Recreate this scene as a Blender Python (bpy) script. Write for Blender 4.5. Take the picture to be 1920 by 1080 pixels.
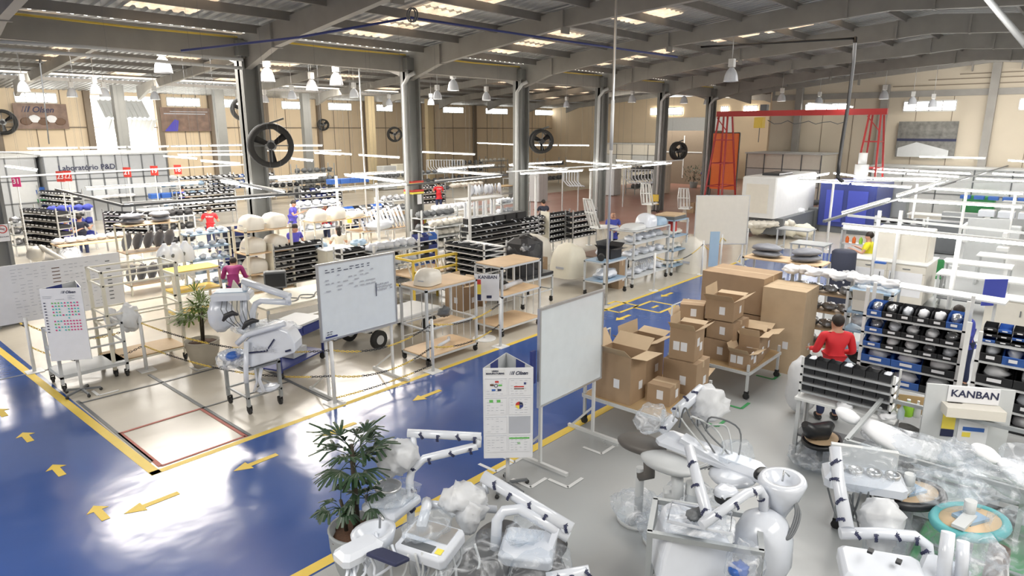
import bpy, math, random
from mathutils import Vector, Matrix, noise
# ------------------------------------------------------------------ scene set-up: camera, world, exposure
S = bpy.context.scene
for o in list(bpy.data.objects): bpy.data.objects.remove(o)
COL = S.collection
random.seed(7)
PI = math.pi
CAMH = 4.5; FPX = 1238.0; PITCH = math.radians(13.5); YAW = math.radians(41.5)
cd = bpy.data.cameras.new('camera'); cam = bpy.data.objects.new('camera', cd); COL.objects.link(cam)
cd.sensor_width = 36; cd.lens = 36 * FPX / 1920; cd.clip_end = 200
cam.location = (0, 0, CAMH); cam.rotation_euler = (PI/2 - PITCH, 0, YAW - PI/2)
S.camera = cam
w = bpy.data.worlds.new('world'); S.world = w; w.use_nodes = True
w.node_tree.nodes['Background'].inputs[0].default_value = (.85, .92, 1, 1)
w.node_tree.nodes['Background'].inputs[1].default_value = 1.0
vs = S.view_settings; vs.view_transform = 'Standard'; vs.look = 'None'; vs.gamma = 1; vs.use_curve_mapping = False
vs.exposure = 0.68
def area(name, loc, sx, sy, power, color, rot=(0, 0, 0), spread=PI):
    l = bpy.data.lights.new(name, 'AREA'); l.shape = 'RECTANGLE'; l.size = sx; l.size_y = sy
    l.energy = power; l.color = color; l.spread = spread
    o = bpy.data.objects.new(name, l); o.location = loc; o.rotation_euler = rot; COL.objects.link(o); return o
# daylight coming in through the roof lights of the main nave and of the second nave
for i, (x, y, z, sx, sy, p) in enumerate([(-3, 4, 7.2, 6, 5, 500), (6, -3.5, 6.9, 8, 4, 520), (14, 5, 7.3, 8, 5, 420), (28, 5, 7.3, 10, 6, 350),
        (10, 31, 7.2, 12, 6, 520), (28, 31, 7.2, 14, 6, 520), (-6, 14, 6.7, 6, 4, 500), (22, -3.5, 6.9, 10, 4, 500)]):
    area('roof_daylight', (x, y, z), sx, sy, p, (1, .97, .92), (0, 0, 0))
# lamps added under the rear roof to mirror as soft patches in the aisle
for x, y, s_, p in [(6.2, 20.2, 2.2, 230), (7.9, 21.0, 1.8, 150), (9.2, 20.6, 2.2, 230), (12.4, 20.2, 2.4, 240), (13.6, 21.6, 2.0, 120), (16.9, 22.8, 2.2, 190), (19.5, 22.9, 2.0, 110), (7.2, 28.5, 2.2, 170), (5.6, 33, 2.4, 170), (12.5, 23.4, 2, 90)]:
    area('aisle_patch_lamp', (x, y, 6.9), s_, s_*.8, p*1.2, (1, .93, .84), (0, 0, .4))
# lamps added inside the hall to brighten the far walls
area('wall_fill', (20, 40, 6.6), 26, 2, 900, (1, .93, .82), (math.radians(50), 0, 0)); area('wall_fill', (40, 0, 6.6), 2, 14, 450, (1, .95, .88), (0, math.radians(-50), 0)); area('wall_fill', (50, 28, 6.4), 2, 12, 500, (1, .93, .82), (0, math.radians(-45), 0))
FWD = (math.cos(YAW)*math.cos(PITCH), math.sin(YAW)*math.cos(PITCH), -math.sin(PITCH))
RGT = (math.sin(YAW), -math.cos(YAW), 0)
UPV = (math.cos(YAW)*math.sin(PITCH), math.sin(YAW)*math.sin(PITCH), math.cos(PITCH))
def ray(x, y):
    a = (x-960)/FPX; b = -(y-540)/FPX
    return Vector([FWD[i]+a*RGT[i]+b*UPV[i] for i in range(3)])
def at(x, y, z=0.0):          # place in the hall seen at that point of the photograph, at height z
    d = ray(x, y); t = (z-CAMH)/d[2]; return Vector((d[0]*t, d[1]*t, z))
def near(x, y, z=0.0, my=41, mx=43):   # the same, kept inside the hall
    p = at(x, y, z)
    while p.y > my or p.x > mx or p.y < 0 and p.x < 0: y += 1; p = at(x, y, z)
    return p
def onX(x, y, X): d = ray(x, y); t = X/d[0]; return Vector((X, d[1]*t, CAMH+d[2]*t))
def onY(x, y, Y): d = ray(x, y); t = Y/d[1]; return Vector((d[0]*t, Y, CAMH+d[2]*t))
def D(x, y, c): d = ray(x, y); return Vector((d[0]*c, d[1]*c, CAMH+d[2]*c))
# ------------------------------------------------------------------ materials (all procedural)
MATS = {}
def mat(name, col, rough=.5, metal=0, var=.06, scale=6, emit=0, trans=0, coat=0, bump=0, alpha=1):
    if name in MATS: return MATS[name]
    m = bpy.data.materials.new(name); m.use_nodes = True; nt = m.node_tree; N = nt.nodes; L = nt.links
    b = N['Principled BSDF']; c = (*col, 1)
    b.inputs['Roughness'].default_value = rough; b.inputs['Metallic'].default_value = metal
    tc = N.new('ShaderNodeTexCoord'); nz = N.new('ShaderNodeTexNoise'); nz.inputs['Scale'].default_value = scale; nz.inputs['Detail'].default_value = 3
    L.new(tc.outputs['Object'], nz.inputs['Vector'])
    mx = N.new('ShaderNodeMix'); mx.data_type = 'RGBA'
    mx.inputs[6].default_value = tuple(max(0, v*(1-var)) for v in col)+(1,); mx.inputs[7].default_value = tuple(min(1, v*(1+var)) for v in col)+(1,)
    L.new(nz.outputs[0], mx.inputs[0]); L.new(mx.outputs[2], b.inputs['Base Color'])
    if emit:
        L.new(mx.outputs[2], b.inputs['Emission Color']); b.inputs['Emission Strength'].default_value = emit
    if trans: b.inputs['Transmission Weight'].default_value = trans
    if coat: b.inputs['Coat Weight'].default_value = coat; b.inputs['Coat Roughness'].default_value = .06
    if bump:
        bp = N.new('ShaderNodeBump'); bp.inputs['Strength'].default_value = bump; L.new(nz.outputs[0], bp.inputs['Height']); L.new(bp.outputs[0], b.inputs['Normal'])
    if alpha < 1: b.inputs['Alpha'].default_value = alpha
    MATS[name] = m; return m
def film(name, col, op):      # crinkled clear plastic film: mostly see-through, with sharp glints
    m = bpy.data.materials.new(name); m.use_nodes = True; nt = m.node_tree; N = nt.nodes; L = nt.links
    N.remove(N['Principled BSDF']); out = N['Material Output']
    t = N.new('ShaderNodeBsdfTransparent'); t.inputs[0].default_value = (.93, .95, .97, 1)
    g = N.new('ShaderNodeBsdfPrincipled'); g.inputs['Base Color'].default_value = (*col, 1); g.inputs['Roughness'].default_value = .12
    nz = N.new('ShaderNodeTexNoise'); nz.inputs['Scale'].default_value = 5; nz.inputs['Detail'].default_value = 3; nz.inputs['Distortion'].default_value = 1.5
    tc = N.new('ShaderNodeTexCoord'); L.new(tc.outputs['Object'], nz.inputs['Vector'])
    rp = N.new('ShaderNodeMapRange'); rp.inputs[1].default_value = .48; rp.inputs[2].default_value = .72; rp.inputs[3].default_value = op*.3; rp.inputs[4].default_value = min(1, op*1.5)
    L.new(nz.outputs[0], rp.inputs[0])
    bp = N.new('ShaderNodeBump'); bp.inputs['Strength'].default_value = .35; bp.inputs['Distance'].default_value = .03; L.new(nz.outputs[0], bp.inputs['Height']); L.new(bp.outputs[0], g.inputs['Normal'])
    mx = N.new('ShaderNodeMixShader'); L.new(rp.outputs[0], mx.inputs[0]); L.new(t.outputs[0], mx.inputs[1]); L.new(g.outputs[0], mx.inputs[2]); L.new(mx.outputs[0], out.inputs[0])
    MATS[name] = m; return m
M = dict(
 white=mat('white_paint', (.72, .73, .73), .35), plastic=mat('white_plastic', (.66, .695, .76), .22, coat=.4), cream=mat('cream_paint', (.72, .69, .58), .45),
 ivory=mat('ivory_shell', (.7, .67, .6), .3), grey=mat('grey_metal', (.36, .38, .39), .4, .3), steel=mat('bright_steel', (.6, .61, .62), .3, .8), cabin=mat('pale_cabin_panel', (.42,.44,.46), .5), lgrey=mat('light_grey_paint', (.55, .57, .58), .4),
 dgrey=mat('dark_grey_paint', (.13, .14, .15), .45), black=mat('black_plastic', (.018, .019, .022), .38), rubber=mat('black_rubber', (.025, .025, .025), .7), blackfab=mat('black_upholstery', (.03, .03, .033), .5),
 blue=mat('blue_plastic', (.04, .13, .45), .4), navy=mat('navy_paint', (.03, .045, .2), .4), lblue=mat('pale_blue_shelf', (.3, .42, .55), .4), red=mat('red_paint', (.45, .03, .03), .4), orange=mat('orange_curtain', (.8, .16, .02), .4),
 yellow=mat('yellow_paint', (.72, .52, .08), .5), green=mat('green_plastic', (.05, .3, .1), .4), lime=mat('lime_plastic', (.35, .7, .05), .4), teal=mat('teal_rubber', (.1, .38, .4), .5),
 wood=mat('plywood', (.62, .45, .28), .5, var=.18, scale=3), mdf=mat('brown_board', (.42, .29, .15), .6, var=.1), card=mat('corrugated_cardboard', (.36, .25, .155), .8, var=.14, scale=4, bump=.1), card2=mat('pale_cardboard', (.5, .38, .25), .8, var=.12, scale=4),
 paper=mat('white_paper', (.76, .77, .8), .6), board=mat('whiteboard_surface', (.74, .8, .85), .2, coat=.3), alu=mat('aluminium', (.6, .61, .62), .35, .7),
 pot=mat('beige_pot', (.42, .38, .31), .6, var=.1), potg=mat('grey_pot', (.32, .34, .35), .6), soil=mat('bark_soil', (.09, .045, .025), .9, var=.5, scale=40, bump=.6), leaf=mat('dark_palm_leaf', (.025, .055, .025), .4, var=.4), leaf2=mat('bright_palm_leaf', (.13, .2, .04), .45, var=.4), stem=mat('palm_stem', (.05, .04, .025), .8, var=.4, scale=30),
 skin=mat('skin', (.5, .27, .18), .5), hair=mat('dark_hair', (.02, .013, .01), .6, var=.4), brown=mat('brown_leather', (.12, .06, .03), .5), yellowshirt=mat('yellow_cloth', (.75, .7, .03), .7), purple=mat('blue_violet_cloth', (.08, .07, .45), .7),
 bluecloth=mat('royal_blue_cloth', (.05, .07, .4), .7), redcloth=mat('red_cloth', (.62, .02, .03), .7), magenta=mat('magenta_cloth', (.33, .03, .17), .7), dark=mat('dark_cloth', (.03, .035, .06), .8), jeans=mat('navy_trousers', (.03, .04, .1), .8),
 ink=mat('dark_ink', (.02, .025, .07), .6), pink=mat('pink_ink', (.6, .04, .2), .6), teali=mat('teal_ink', (.05, .45, .45), .6), redi=mat('red_ink', (.55, .05, .04), .6), faded=mat('faded_red_tape', (.42, .13, .1), .6, var=.3), greeni=mat('green_ink', (.15, .5, .12), .6), faint=mat('faint_grey_ink', (.45, .47, .52), .6), yelli=mat('yellow_ink', (.85, .7, .1), .6),
 col=mat('column_grey_paint', (.2, .205, .2), .5, var=.1, scale=2), colb=mat('column_beige_paint', (.52, .43, .27), .55, var=.08), beam=mat('beam_grey_paint', (.3, .29, .27), .55, var=.22, scale=1.5), purl=mat('purlin_grey_paint', (.2, .19, .18), .6, var=.2, scale=2),
 wall=mat('cream_wall_panel', (.7, .58, .42), .8, var=.07, scale=.8), wallg=mat('grey_cream_wall_panel', (.58, .52, .42), .8, var=.07, scale=.8), dwall=mat('brown_wall_post', (.2, .16, .12), .7),
 tube=mat('lit_fluorescent_tube', (1, .98, .94), .5, emit=17, var=0), bulb=mat('lit_lamp_mouth', (1, .93, .78), .5, emit=18, var=0), pane=mat('daylit_pane', (1, .97, .9), .5, emit=5, var=.02),
 seat=mat('brown_grey_upholstery', (.12, .11, .1), .5), bagw=mat('milky_plastic_bag', (.72, .74, .77), .35, var=.05, bump=.4, scale=14, alpha=.82), greyfab=mat('grey_packed_upholstery', (.2, .21, .24), .45, var=.35, scale=5, bump=.4), silver=mat('silvery_packed_part', (.42, .43, .45), .2, .55, var=.5, scale=14, bump=.8),
 water=mat('clear_bottle', (.6, .7, .8), .2, alpha=.5))
M['film'] = film('clear_plastic_film', (.9, .93, .97), .3); M['film2'] = film('thick_plastic_film', (.86, .88, .92), .55)
# ------------------------------------------------------------------ mesh building
class MB:
    def __init__(s): s.v = []; s.f = []; s.sm = []
    def add(s, vs, fs, smooth=False):
        n = len(s.v); s.v += [tuple(v) for v in vs]; s.f += [tuple(i+n for i in f) for f in fs]; s.sm += [smooth]*len(fs); return s
    def box(s, x0, y0, z0, x1, y1, z1):
        return s.add([(x0,y0,z0),(x1,y0,z0),(x1,y1,z0),(x0,y1,z0),(x0,y0,z1),(x1,y0,z1),(x1,y1,z1),(x0,y1,z1)],
            [(0,3,2,1),(4,5,6,7),(0,1,5,4),(1,2,6,5),(2,3,7,6),(3,0,4,7)])
    def cbox(s, cx, cy, cz, sx, sy, sz): return s.box(cx-sx/2, cy-sy/2, cz-sz/2, cx+sx/2, cy+sy/2, cz+sz/2)
    def rbox(s, x0, y0, z0, x1, y1, z1, r=.02):      # box with chamfered vertical edges and top
        P = lambda a: [(x0+a+r,y0+a),(x1-a-r,y0+a),(x1-a,y0+a+r),(x1-a,y1-a-r),(x1-a-r,y1-a),(x0+a+r,y1-a),(x0+a,y1-a-r),(x0+a,y0+a+r)]
        vs = [(x,y,z0) for x,y in P(0)]+[(x,y,z1-r) for x,y in P(0)]+[(x,y,z1) for x,y in P(r)]
        fs = [tuple(range(7,-1,-1)), tuple(range(16,24))]
        for k in (0, 8):
            for i in range(8): j = (i+1) % 8; fs.append((k+i,k+j,k+8+j,k+8+i))
        return s.add(vs, fs)
    def bar(s, p, q, w=.03, h=None, up=(0,0,1)):
        h = h or w; p = Vector(p); q = Vector(q); d = (q-p).normalized(); u = Vector(up)
        if abs(d.dot(u)) > .98: u = Vector((1,0,0))
        a = d.cross(u).normalized(); b = a.cross(d).normalized()
        vs = [e+a*(sx*w/2)+b*(sy*h/2) for e in (p,q) for sx,sy in ((-1,-1),(1,-1),(1,1),(-1,1))]
        return s.add(vs, [(3,2,1,0),(4,5,6,7),(0,1,5,4),(1,2,6,5),(2,3,7,6),(3,0,4,7)])
    def tube(s, pts, r=.02, n=8, close=False, caps=True):
        pts = [Vector(p) for p in pts]; k = len(pts); rs = r if isinstance(r, (list, tuple)) else [r]*k
        prev = None; vs = []
        for i, p in enumerate(pts):
            if close: d = pts[(i+1) % k]-pts[i-1]
            else: d = pts[min(i+1,k-1)]-pts[max(i-1,0)]
            d = d.normalized() if d.length > 1e-9 else Vector((0,0,1))
            if prev is None: u = Vector((0,0,1)) if abs(d.z) < .9 else Vector((1,0,0)); a = d.cross(u).normalized()
            else: a = (prev-d*prev.dot(d)).normalized()
            b = d.cross(a); prev = a
            vs += [p+(a*math.cos(2*PI*j/n)+b*math.sin(2*PI*j/n))*rs[i] for j in range(n)]
        fs = []
        for i in range(k if close else k-1):
            for j in range(n): i2 = (i+1) % k; fs.append((i*n+j, i*n+(j+1) % n, i2*n+(j+1) % n, i2*n+j))
        s.add(vs, fs, True)
        if caps and not close:
            m = len(s.v)-len(vs); s.f += [tuple(m+j for j in range(n-1,-1,-1)), tuple(m+(k-1)*n+j for j in range(n))]; s.sm += [False]*2
        return s
    def curve(s, pts, r=.02, n=8, k=5):      # smooth tube through the points
        P = [Vector(p) for p in pts]; Q = [P[0]*2-P[1]]+P+[P[-1]*2-P[-2]]; out = []
        for i in range(1, len(Q)-2):
            for j in range(k):
                t = j/k; out.append(.5*((2*Q[i])+(Q[i+1]-Q[i-1])*t+(2*Q[i-1]-5*Q[i]+4*Q[i+1]-Q[i+2])*t*t+(3*Q[i]-Q[i-1]-3*Q[i+1]+Q[i+2])*t**3))
        return s.tube(out+[P[-1]], r, n)
    def cyl(s, x, y, z0, z1, r, n=16, r2=None):
        r2 = r if r2 is None else r2; return s.tube([(x,y,z0),(x,y,z1)], [r, r2], n)
    def lathe(s, prof, n=20, c=(0,0,0), sx=1, sy=1):
        k = len(prof); vs = [(c[0]+r*math.cos(2*PI*j/n)*sx, c[1]+r*math.sin(2*PI*j/n)*sy, c[2]+z) for r, z in prof for j in range(n)]
        return s.add(vs, [(i*n+j, i*n+(j+1) % n, (i+1)*n+(j+1) % n, (i+1)*n+j) for i in range(k-1) for j in range(n)], True)
    def prism(s, poly, z0, z1):
        n = len(poly); vs = [(x,y,z0) for x,y in poly]+[(x,y,z1) for x,y in poly]
        return s.add(vs, [tuple(range(n-1,-1,-1)), tuple(range(n,2*n))]+[(i,(i+1) % n,n+(i+1) % n,n+i) for i in range(n)])
    def blob(s, c, r, seed=0, amp=.15, f=3.0, nu=18, nv=12, flat=None):
        c = Vector(c); vs = []; off = Vector((seed*7.3, seed*3.1, seed*1.7))
        for i in range(nv+1):
            th = PI*i/nv
            for j in range(nu):
                ph = 2*PI*j/nu; d = Vector((math.sin(th)*math.cos(ph), math.sin(th)*math.sin(ph), math.cos(th)))
                k = 1+amp*(noise.noise(d*f*.8+off)*1.3-.45*abs(noise.noise(d*f*2.6+off)))
                z = d.z*r[2]*k
                if flat is not None: z = max(z, flat)
                vs.append(c+Vector((d.x*r[0]*k, d.y*r[1]*k, z)))
        return s.add(vs, [(i*nu+j, (i+1)*nu+j, (i+1)*nu+(j+1) % nu, i*nu+(j+1) % nu) for i in range(nv) for j in range(nu)], True)
    def quad(s, a, b, c, d): return s.add([a,b,c,d], [(0,1,2,3)])
    def xf(s, mt, i0=0): s.v[i0:] = [tuple(mt @ Vector(v)) for v in s.v[i0:]]; return s
    def mesh(s, name):
        me = bpy.data.meshes.new(name); me.from_pydata(s.v, [], s.f); me.polygons.foreach_set('use_smooth', s.sm); me.update(); return me
    def build(s, name, m, parent=None, loc=None, rot=None):
        me = s.mesh(name); me.materials.append(M[m] if isinstance(m, str) else m)
        o = bpy.data.objects.new(name, me); COL.objects.link(o)
        if parent: o.parent = parent
        if loc is not None: o.location = loc
        if rot is not None: o.rotation_euler = (0,0,rot) if not isinstance(rot, tuple) else rot
        return o
def tag(o, label, cat, group=None, kind=None):
    o['label'] = label; o['category'] = cat
    if group: o['group'] = group
    if kind: o['kind'] = kind
    return o
def thing(name, label, cat, loc=(0,0,0), rot=0, group=None):
    o = bpy.data.objects.new(name, None); COL.objects.link(o); o.empty_display_size = .1
    o.location = loc; o.rotation_euler = rot if isinstance(rot, tuple) else (0,0,rot); return tag(o, label, cat, group)
def struct(name, mb, m): o = mb.build(name, m); o['kind'] = 'structure'; return o
KIDS = {}
def tree(o):
    return [c for c in o.children]
def dup(root, loc=None, rot=None, label=None, group=None, kids=None):
    r = root.copy(); COL.objects.link(r)
    if loc is not None: r.location = loc
    if rot is not None: r.rotation_euler = (0,0,rot) if not isinstance(rot, tuple) else rot
    if label: r['label'] = label
    if group: r['group'] = group
    for ch in (root.children if kids is None else kids):
        c = ch.copy(); COL.objects.link(c); c.parent = r
        for g in ch.children: d = g.copy(); COL.objects.link(d); d.parent = c
    return r
TEXTS = []
def text(s, size, m, parent, loc, rot=(0,0,0), name='lettering', align='LEFT', bold=0, shear=0, sx=1):
    cu = bpy.data.curves.new(name, 'FONT'); cu.body = s; cu.size = size; cu.align_x = align; cu.offset = bold; cu.shear = shear; cu.extrude = .0015
    cu.materials.append(M[m]); o = bpy.data.objects.new(name, cu); COL.objects.link(o); o.parent = parent
    o.location = loc; o.rotation_euler = rot; o.scale = (sx, 1, 1); TEXTS.append(o); return o
def logo(parent, loc, rot, size, m='ink'):  # three slanted bars, then the word
    b = MB()
    for i in range(3):
        x = i*size*.3; wd = size*(.07+.06*i)
        b.add([(x,0,0),(x+wd,0,0),(x+wd+size*.28,size*.75,0),(x+size*.28,size*.75,0)], [(0,1,2,3)])
    o = b.build('logo', m, parent, loc, rot)
    text('Olsen', size*1.05, m, o, (size*1.15,0,0), name='lettering', bold=.018*size, shear=.3); return o
# ------------------------------------------------------------------ floor and its painted markings
def floor_mat(name, c1, c2, rough, spec=.5):
    m = mat(name, c1, rough, 0, .0); nt = m.node_tree; N = nt.nodes; L = nt.links; b = N['Principled BSDF']
    geo = N.new('ShaderNodeNewGeometry'); n1 = N.new('ShaderNodeTexNoise'); n1.inputs['Scale'].default_value = .7; n1.inputs['Detail'].default_value = 6
    L.new(geo.outputs['Position'], n1.inputs['Vector']); mx = N.new('ShaderNodeMix'); mx.data_type = 'RGBA'
    mx.inputs[6].default_value = (*c1,1); mx.inputs[7].default_value = (*c2,1); L.new(n1.outputs[0], mx.inputs[0]); L.new(mx.outputs[2], b.inputs['Base Color'])
    mr = N.new('ShaderNodeMapRange'); mr.inputs[3].default_value = rough*.7; mr.inputs[4].default_value = rough*1.4; L.new(n1.outputs[0], mr.inputs[0]); L.new(mr.outputs[0], b.inputs['Roughness'])
    n2 = N.new('ShaderNodeTexNoise'); n2.inputs['Scale'].default_value = 1.1; n2.inputs['Detail'].default_value = 3; bp = N.new('ShaderNodeBump'); bp.inputs['Strength'].default_value = .11; bp.inputs['Distance'].default_value = .1
    L.new(geo.outputs['Position'], n2.inputs['Vector']); L.new(n2.outputs[0], bp.inputs['Height']); L.new(bp.outputs[0], b.inputs['Normal'])
    b.inputs['IOR'].default_value = 1.9
    return m
fm = floor_mat('beige_epoxy_floor', (.5, .46, .39), (.58, .54, .46), .22)
fg = floor_mat('shaded_epoxy_floor', (.33, .35, .355), (.41, .42, .425), .3)  # same floor as the beige; cooler, dimmer light put into its colour
fb = floor_mat('blue_epoxy_aisle', (.018, .065, .24), (.032, .09, .32), .17)
fr = floor_mat('reddish_floor', (.3, .14, .11), (.38, .2, .16), .3)
def slab(name, x0, y0, x1, y1, m, z=0.0): return struct(name, MB().box(x0,y0,z-.05,x1,y1,z), m)
slab('floor', -12, -14, 62, 56, fm)
slab('floor', -8, -12, 61, 5.5, fg, .002)
slab('floor', 2.9, 5.5, 26, 9.0, fb, .004)
slab('floor', -8, 5.5, 2.9, 24, fb, .004)
slab('floor', 27, 11, 60.9, 30, fr, .003)
TR = [0]
def trim(mb, m): TR[0] += 1; return struct('trim_%d' % TR[0], mb, m)
def stripe(x0, y0, x1, y1, wd, m='yellow', z=.006):
    b = MB().bar((x0,y0,z-.002),(x1,y1,z-.002), wd, .004); return trim(b, m)
stripe(2.7, 18.5, 2.86, 8.9, .13); stripe(2.8, 8.95, 25, 9.1, .11); stripe(-2, 5.62, 22, 5.5, .14)
for a, b_, m, wd in [((4.25,12.9),(4.25,9.05),'dgrey',.06), ((2.95,12.35),(4.25,12.3),'dgrey',.05), ((4.25,12.3),(5.85,12.3),'dgrey',.05), ((5.85,12.0),(5.8,9.1),'dgrey',.06),
        ((4.2,10.6),(4.2,9.05),'faded',.06), ((2.95,10.6),(4.2,10.6),'faded',.05), ((2.98,10.6),(2.98,9.08),'faded',.06), ((2.98,9.08),(4.2,9.08),'faded',.04), ((2.95,12.5),(2.95,9.3),'dgrey',.05), ((4.2,10.6),(5.8,10.6),'dgrey',.04), ((1.8,14.7),(4.2,14.6),'dgrey',.05)]:
    stripe(*a, *b_, wd, m, .008)
# short white and green corner marks and yellow boxes
for px, py, m in [(1065,915,'white'),(995,915,'white'),(930,885,'white'),(965,867,'white'),(1128,852,'white'),(185,742,'white'),(370,695,'white'),(1390,767,'green'),(1450,712,'green'),(1345,800,'green'),(1350,650,'green')]:
    p = at(px, py); stripe(p.x, p.y, p.x+.32, p.y, .05, m, .01); stripe(p.x, p.y, p.x, p.y+.32, .05, m, .01)
for px0, py0, px1, py1 in [(1188,577,1260,577),(1126,579,1168,584)]:
    a = at(px0, py0); b_ = at(px1, py1); xs = sorted((a.x, b_.x)); ys = sorted((a.y, b_.y)); xs = (xs[0], max(xs[1], xs[0]+.9)); ys = (ys[0], max(ys[1], ys[0]+.7))
    for u0, v0, u1, v1 in ((0,0,1,0),(1,0,1,1),(1,1,0,1),(0,1,0,0)): stripe(xs[u0], ys[v0], xs[u1], ys[v1], .08)
    if px0 == 1188: stripe(sum(xs)/2-.15, sum(ys)/2, sum(xs)/2+.15, sum(ys)/2, .08)
def arrow(px, py, ang, s_=.32):
    p = at(px, py); mt = Matrix.Translation((p.x,p.y,.0)) @ Matrix.Rotation(ang,4,'Z')
    b = MB().prism([(-s_,-.045),(s_*.3,-.045),(s_*.3,-.12),(s_,0),(s_*.3,.12),(s_*.3,.045),(-s_,.045)], .005, .009).xf(mt); trim(b, 'yellow')
for px, py in [(480,868),(285,944),(634,806),(800,742),(1250,553),(1168,596)]: arrow(px, py, PI)
for px, py in [(187,962),(108,882),(50,820),(3,774)]: arrow(px, py, PI/2, .22)
# ------------------------------------------------------------------ building shell
XG = 45.8; YC = 18.8; YR = 5.2; ZE = 7.0; ZR = 8.3; YE = -8.4; Y2 = 43.5; YW = 48.0
def corrugated(x0, x1, ya, za, yb, zb, pitch=.28, dep=.05):
    xs = []; n = int((x1-x0)/pitch)
    for i in range(n): b_ = x0+i*pitch; xs += [(b_,0),(b_+pitch*.45,0),(b_+pitch*.55,dep),(b_+pitch*.9,dep)]
    mb = MB(); vs = []
    for t in (0, 1):
        y = ya if t == 0 else yb; z = za if t == 0 else zb
        vs += [(x,y,z+d) for x, d in xs]
    k = len(xs); return mb.add(vs, [(i,i+1,k+i+1,k+i) for i in range(k-1)])
rm = mat('corrugated_roof_sheet', (.36, .37, .38), .5, .2, var=.15, scale=.6)
struct('ceiling', corrugated(-14, XG, YC, ZE+.25, YR, ZR+.25), rm); struct('ceiling', corrugated(-14, XG, YR, ZR+.25, YE, ZE+.25), rm)
struct('ceiling', corrugated(-14, 62, YC, ZE+.25, 31, 8.2), rm); struct('ceiling', corrugated(-14, 62, 31, 8.2, Y2, ZE+.25), rm); struct('ceiling', corrugated(-14, 62, Y2, ZE+.1, YW+.2, ZE-.2), rm)
struct('ceiling', corrugated(XG, 62, YR, ZR+.2, YC, ZE+.25), rm)
struct('wall_left', MB().box(-14,YW,0,14.3,YW+.2,7.1).box(18.3,YW,0,62,YW+.2,7.1).box(14.3,YW,6.6,18.3,YW+.2,7.1), 'wall')
struct('wall_back', MB().add([(XG,YE,0),(XG,YC-1.5,0),(XG,YC-1.5,ZE),(XG,YR,ZR+.3),(XG,YE,ZE)]+[(XG+.2,YE,0),(XG+.2,YC-1.5,0),(XG+.2,YC-1.5,ZE),(XG+.2,YR,ZR+.3),(XG+.2,YE,ZE)],
    [(0,1,2,3,4),(9,8,7,6,5),(0,5,6,1),(1,6,7,2),(2,7,8,3),(3,8,9,4),(4,9,5,0)]), 'wallg')
struct('wall_back_left', MB().box(61,YC-1.5,0,61.2,YW,7.6), 'wall'); struct('wall_side', MB().box(XG+.2,YC-1.5,0,61,YC-1.3,7.2), 'wall')
struct('wall_right', MB().box(-14,YE-.2,0,XG,YE,7.3), 'wallg'); struct('wall_front', MB().box(-14.2,YE,0,-14,YW,8.3), 'wall')
# wall posts and seams on the long wall and on the gable wall
for r in (.2,.299,.386,.46,.545,.64,.735,.86,1.01,1.15): trim(MB().box(r*YW-.18,YW-.25,0,r*YW+.18,YW-.02,7.0), 'dwall')
for y in (-4.5, 5.2, 10.5, 15.5): trim(MB().box(XG-.35,y-.2,0,XG-.02,y+.2,7.1+(1.0 if y == 5.2 else 0)), 'beam')
trim(MB().box(XG-.12,YE,6.35,XG-.01,YC-1.5,6.7), 'beam')
for z in (6.95,7.25,7.5): trim(MB().box(XG-.06,YE+2,z,XG-.01,YR+5-(z-6.95)*6,z+.04), 'dwall')
trim(MB().box(-14,YW-.1,4.6,61,YW-.02,4.66), 'dwall')
for r in [.17,.24,.27,.42,.44,.5,.52,.58,.61,.67,.7,.78,.82,.9,.95,1.05,1.1,1.2,1.25]: trim(MB().box(r*YW-.02,YW-.03,0,r*YW+.02,YW-.005,6.9), 'dwall')
for y in (-6.5,-2.5,-.5,1.6,3.4,7,8.8,12.2,14): trim(MB().box(XG-.02,y-.015,0,XG-.001,y+.015,6.4), 'dwall')
WN = [0]
def window(x0,y0,z0,x1,y1,z1):
    WN[0] += 1; f = MB(); ax = abs(x1-x0) > abs(y1-y0)
    if ax:
        for z in (z0, z1): f.box(x0,y0-.06,z-.04,x1,y0,z+.04)
        for i in range(5): x = x0+(x1-x0)*i/4; f.box(x-.025,y0-.06,z0,x+.025,y0,z1)
        p = MB().box(x0,y0-.03,z0,x1,y0-.01,z1)
    else:
        for z in (z0, z1): f.box(x0-.06,y0,z-.04,x0,y1,z+.04)
        for i in range(5): y = y0+(y1-y0)*i/4; f.box(x0-.06,y-.025,z0,x0,y+.025,z1)
        p = MB().box(x0-.03,y0,z0,x0-.01,y1,z1)
    e = struct('window_%d' % WN[0], p, 'pane'); f.build('window_frame', 'white', e)
for a, b_ in [(30,108),(313,375),(420,455),(528,565),(615,658),(705,735),(760,788),(830,868),(910,951),(1003,1048)]:
    p = onY(a, 200, YW); q = onY(b_, 200, YW); window(p.x, YW, 6.05, q.x, YW, 6.6)
for a, b_ in [(1510,1592),(1694,1792),(1910,1990)]:
    p = onX(a, 205, XG); q = onX(b_, 205, XG); window(XG, q.y, 5.55, XG, p.y, 6.1)
for a, b_ in [(1220,1280),(1352,1366),(1394,1420)]:
    p = onX(a, 205, 60.9); q = onX(b_, 205, 60.9); window(60.9, q.y, 5.9, 60.9, p.y, 6.6)
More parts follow.
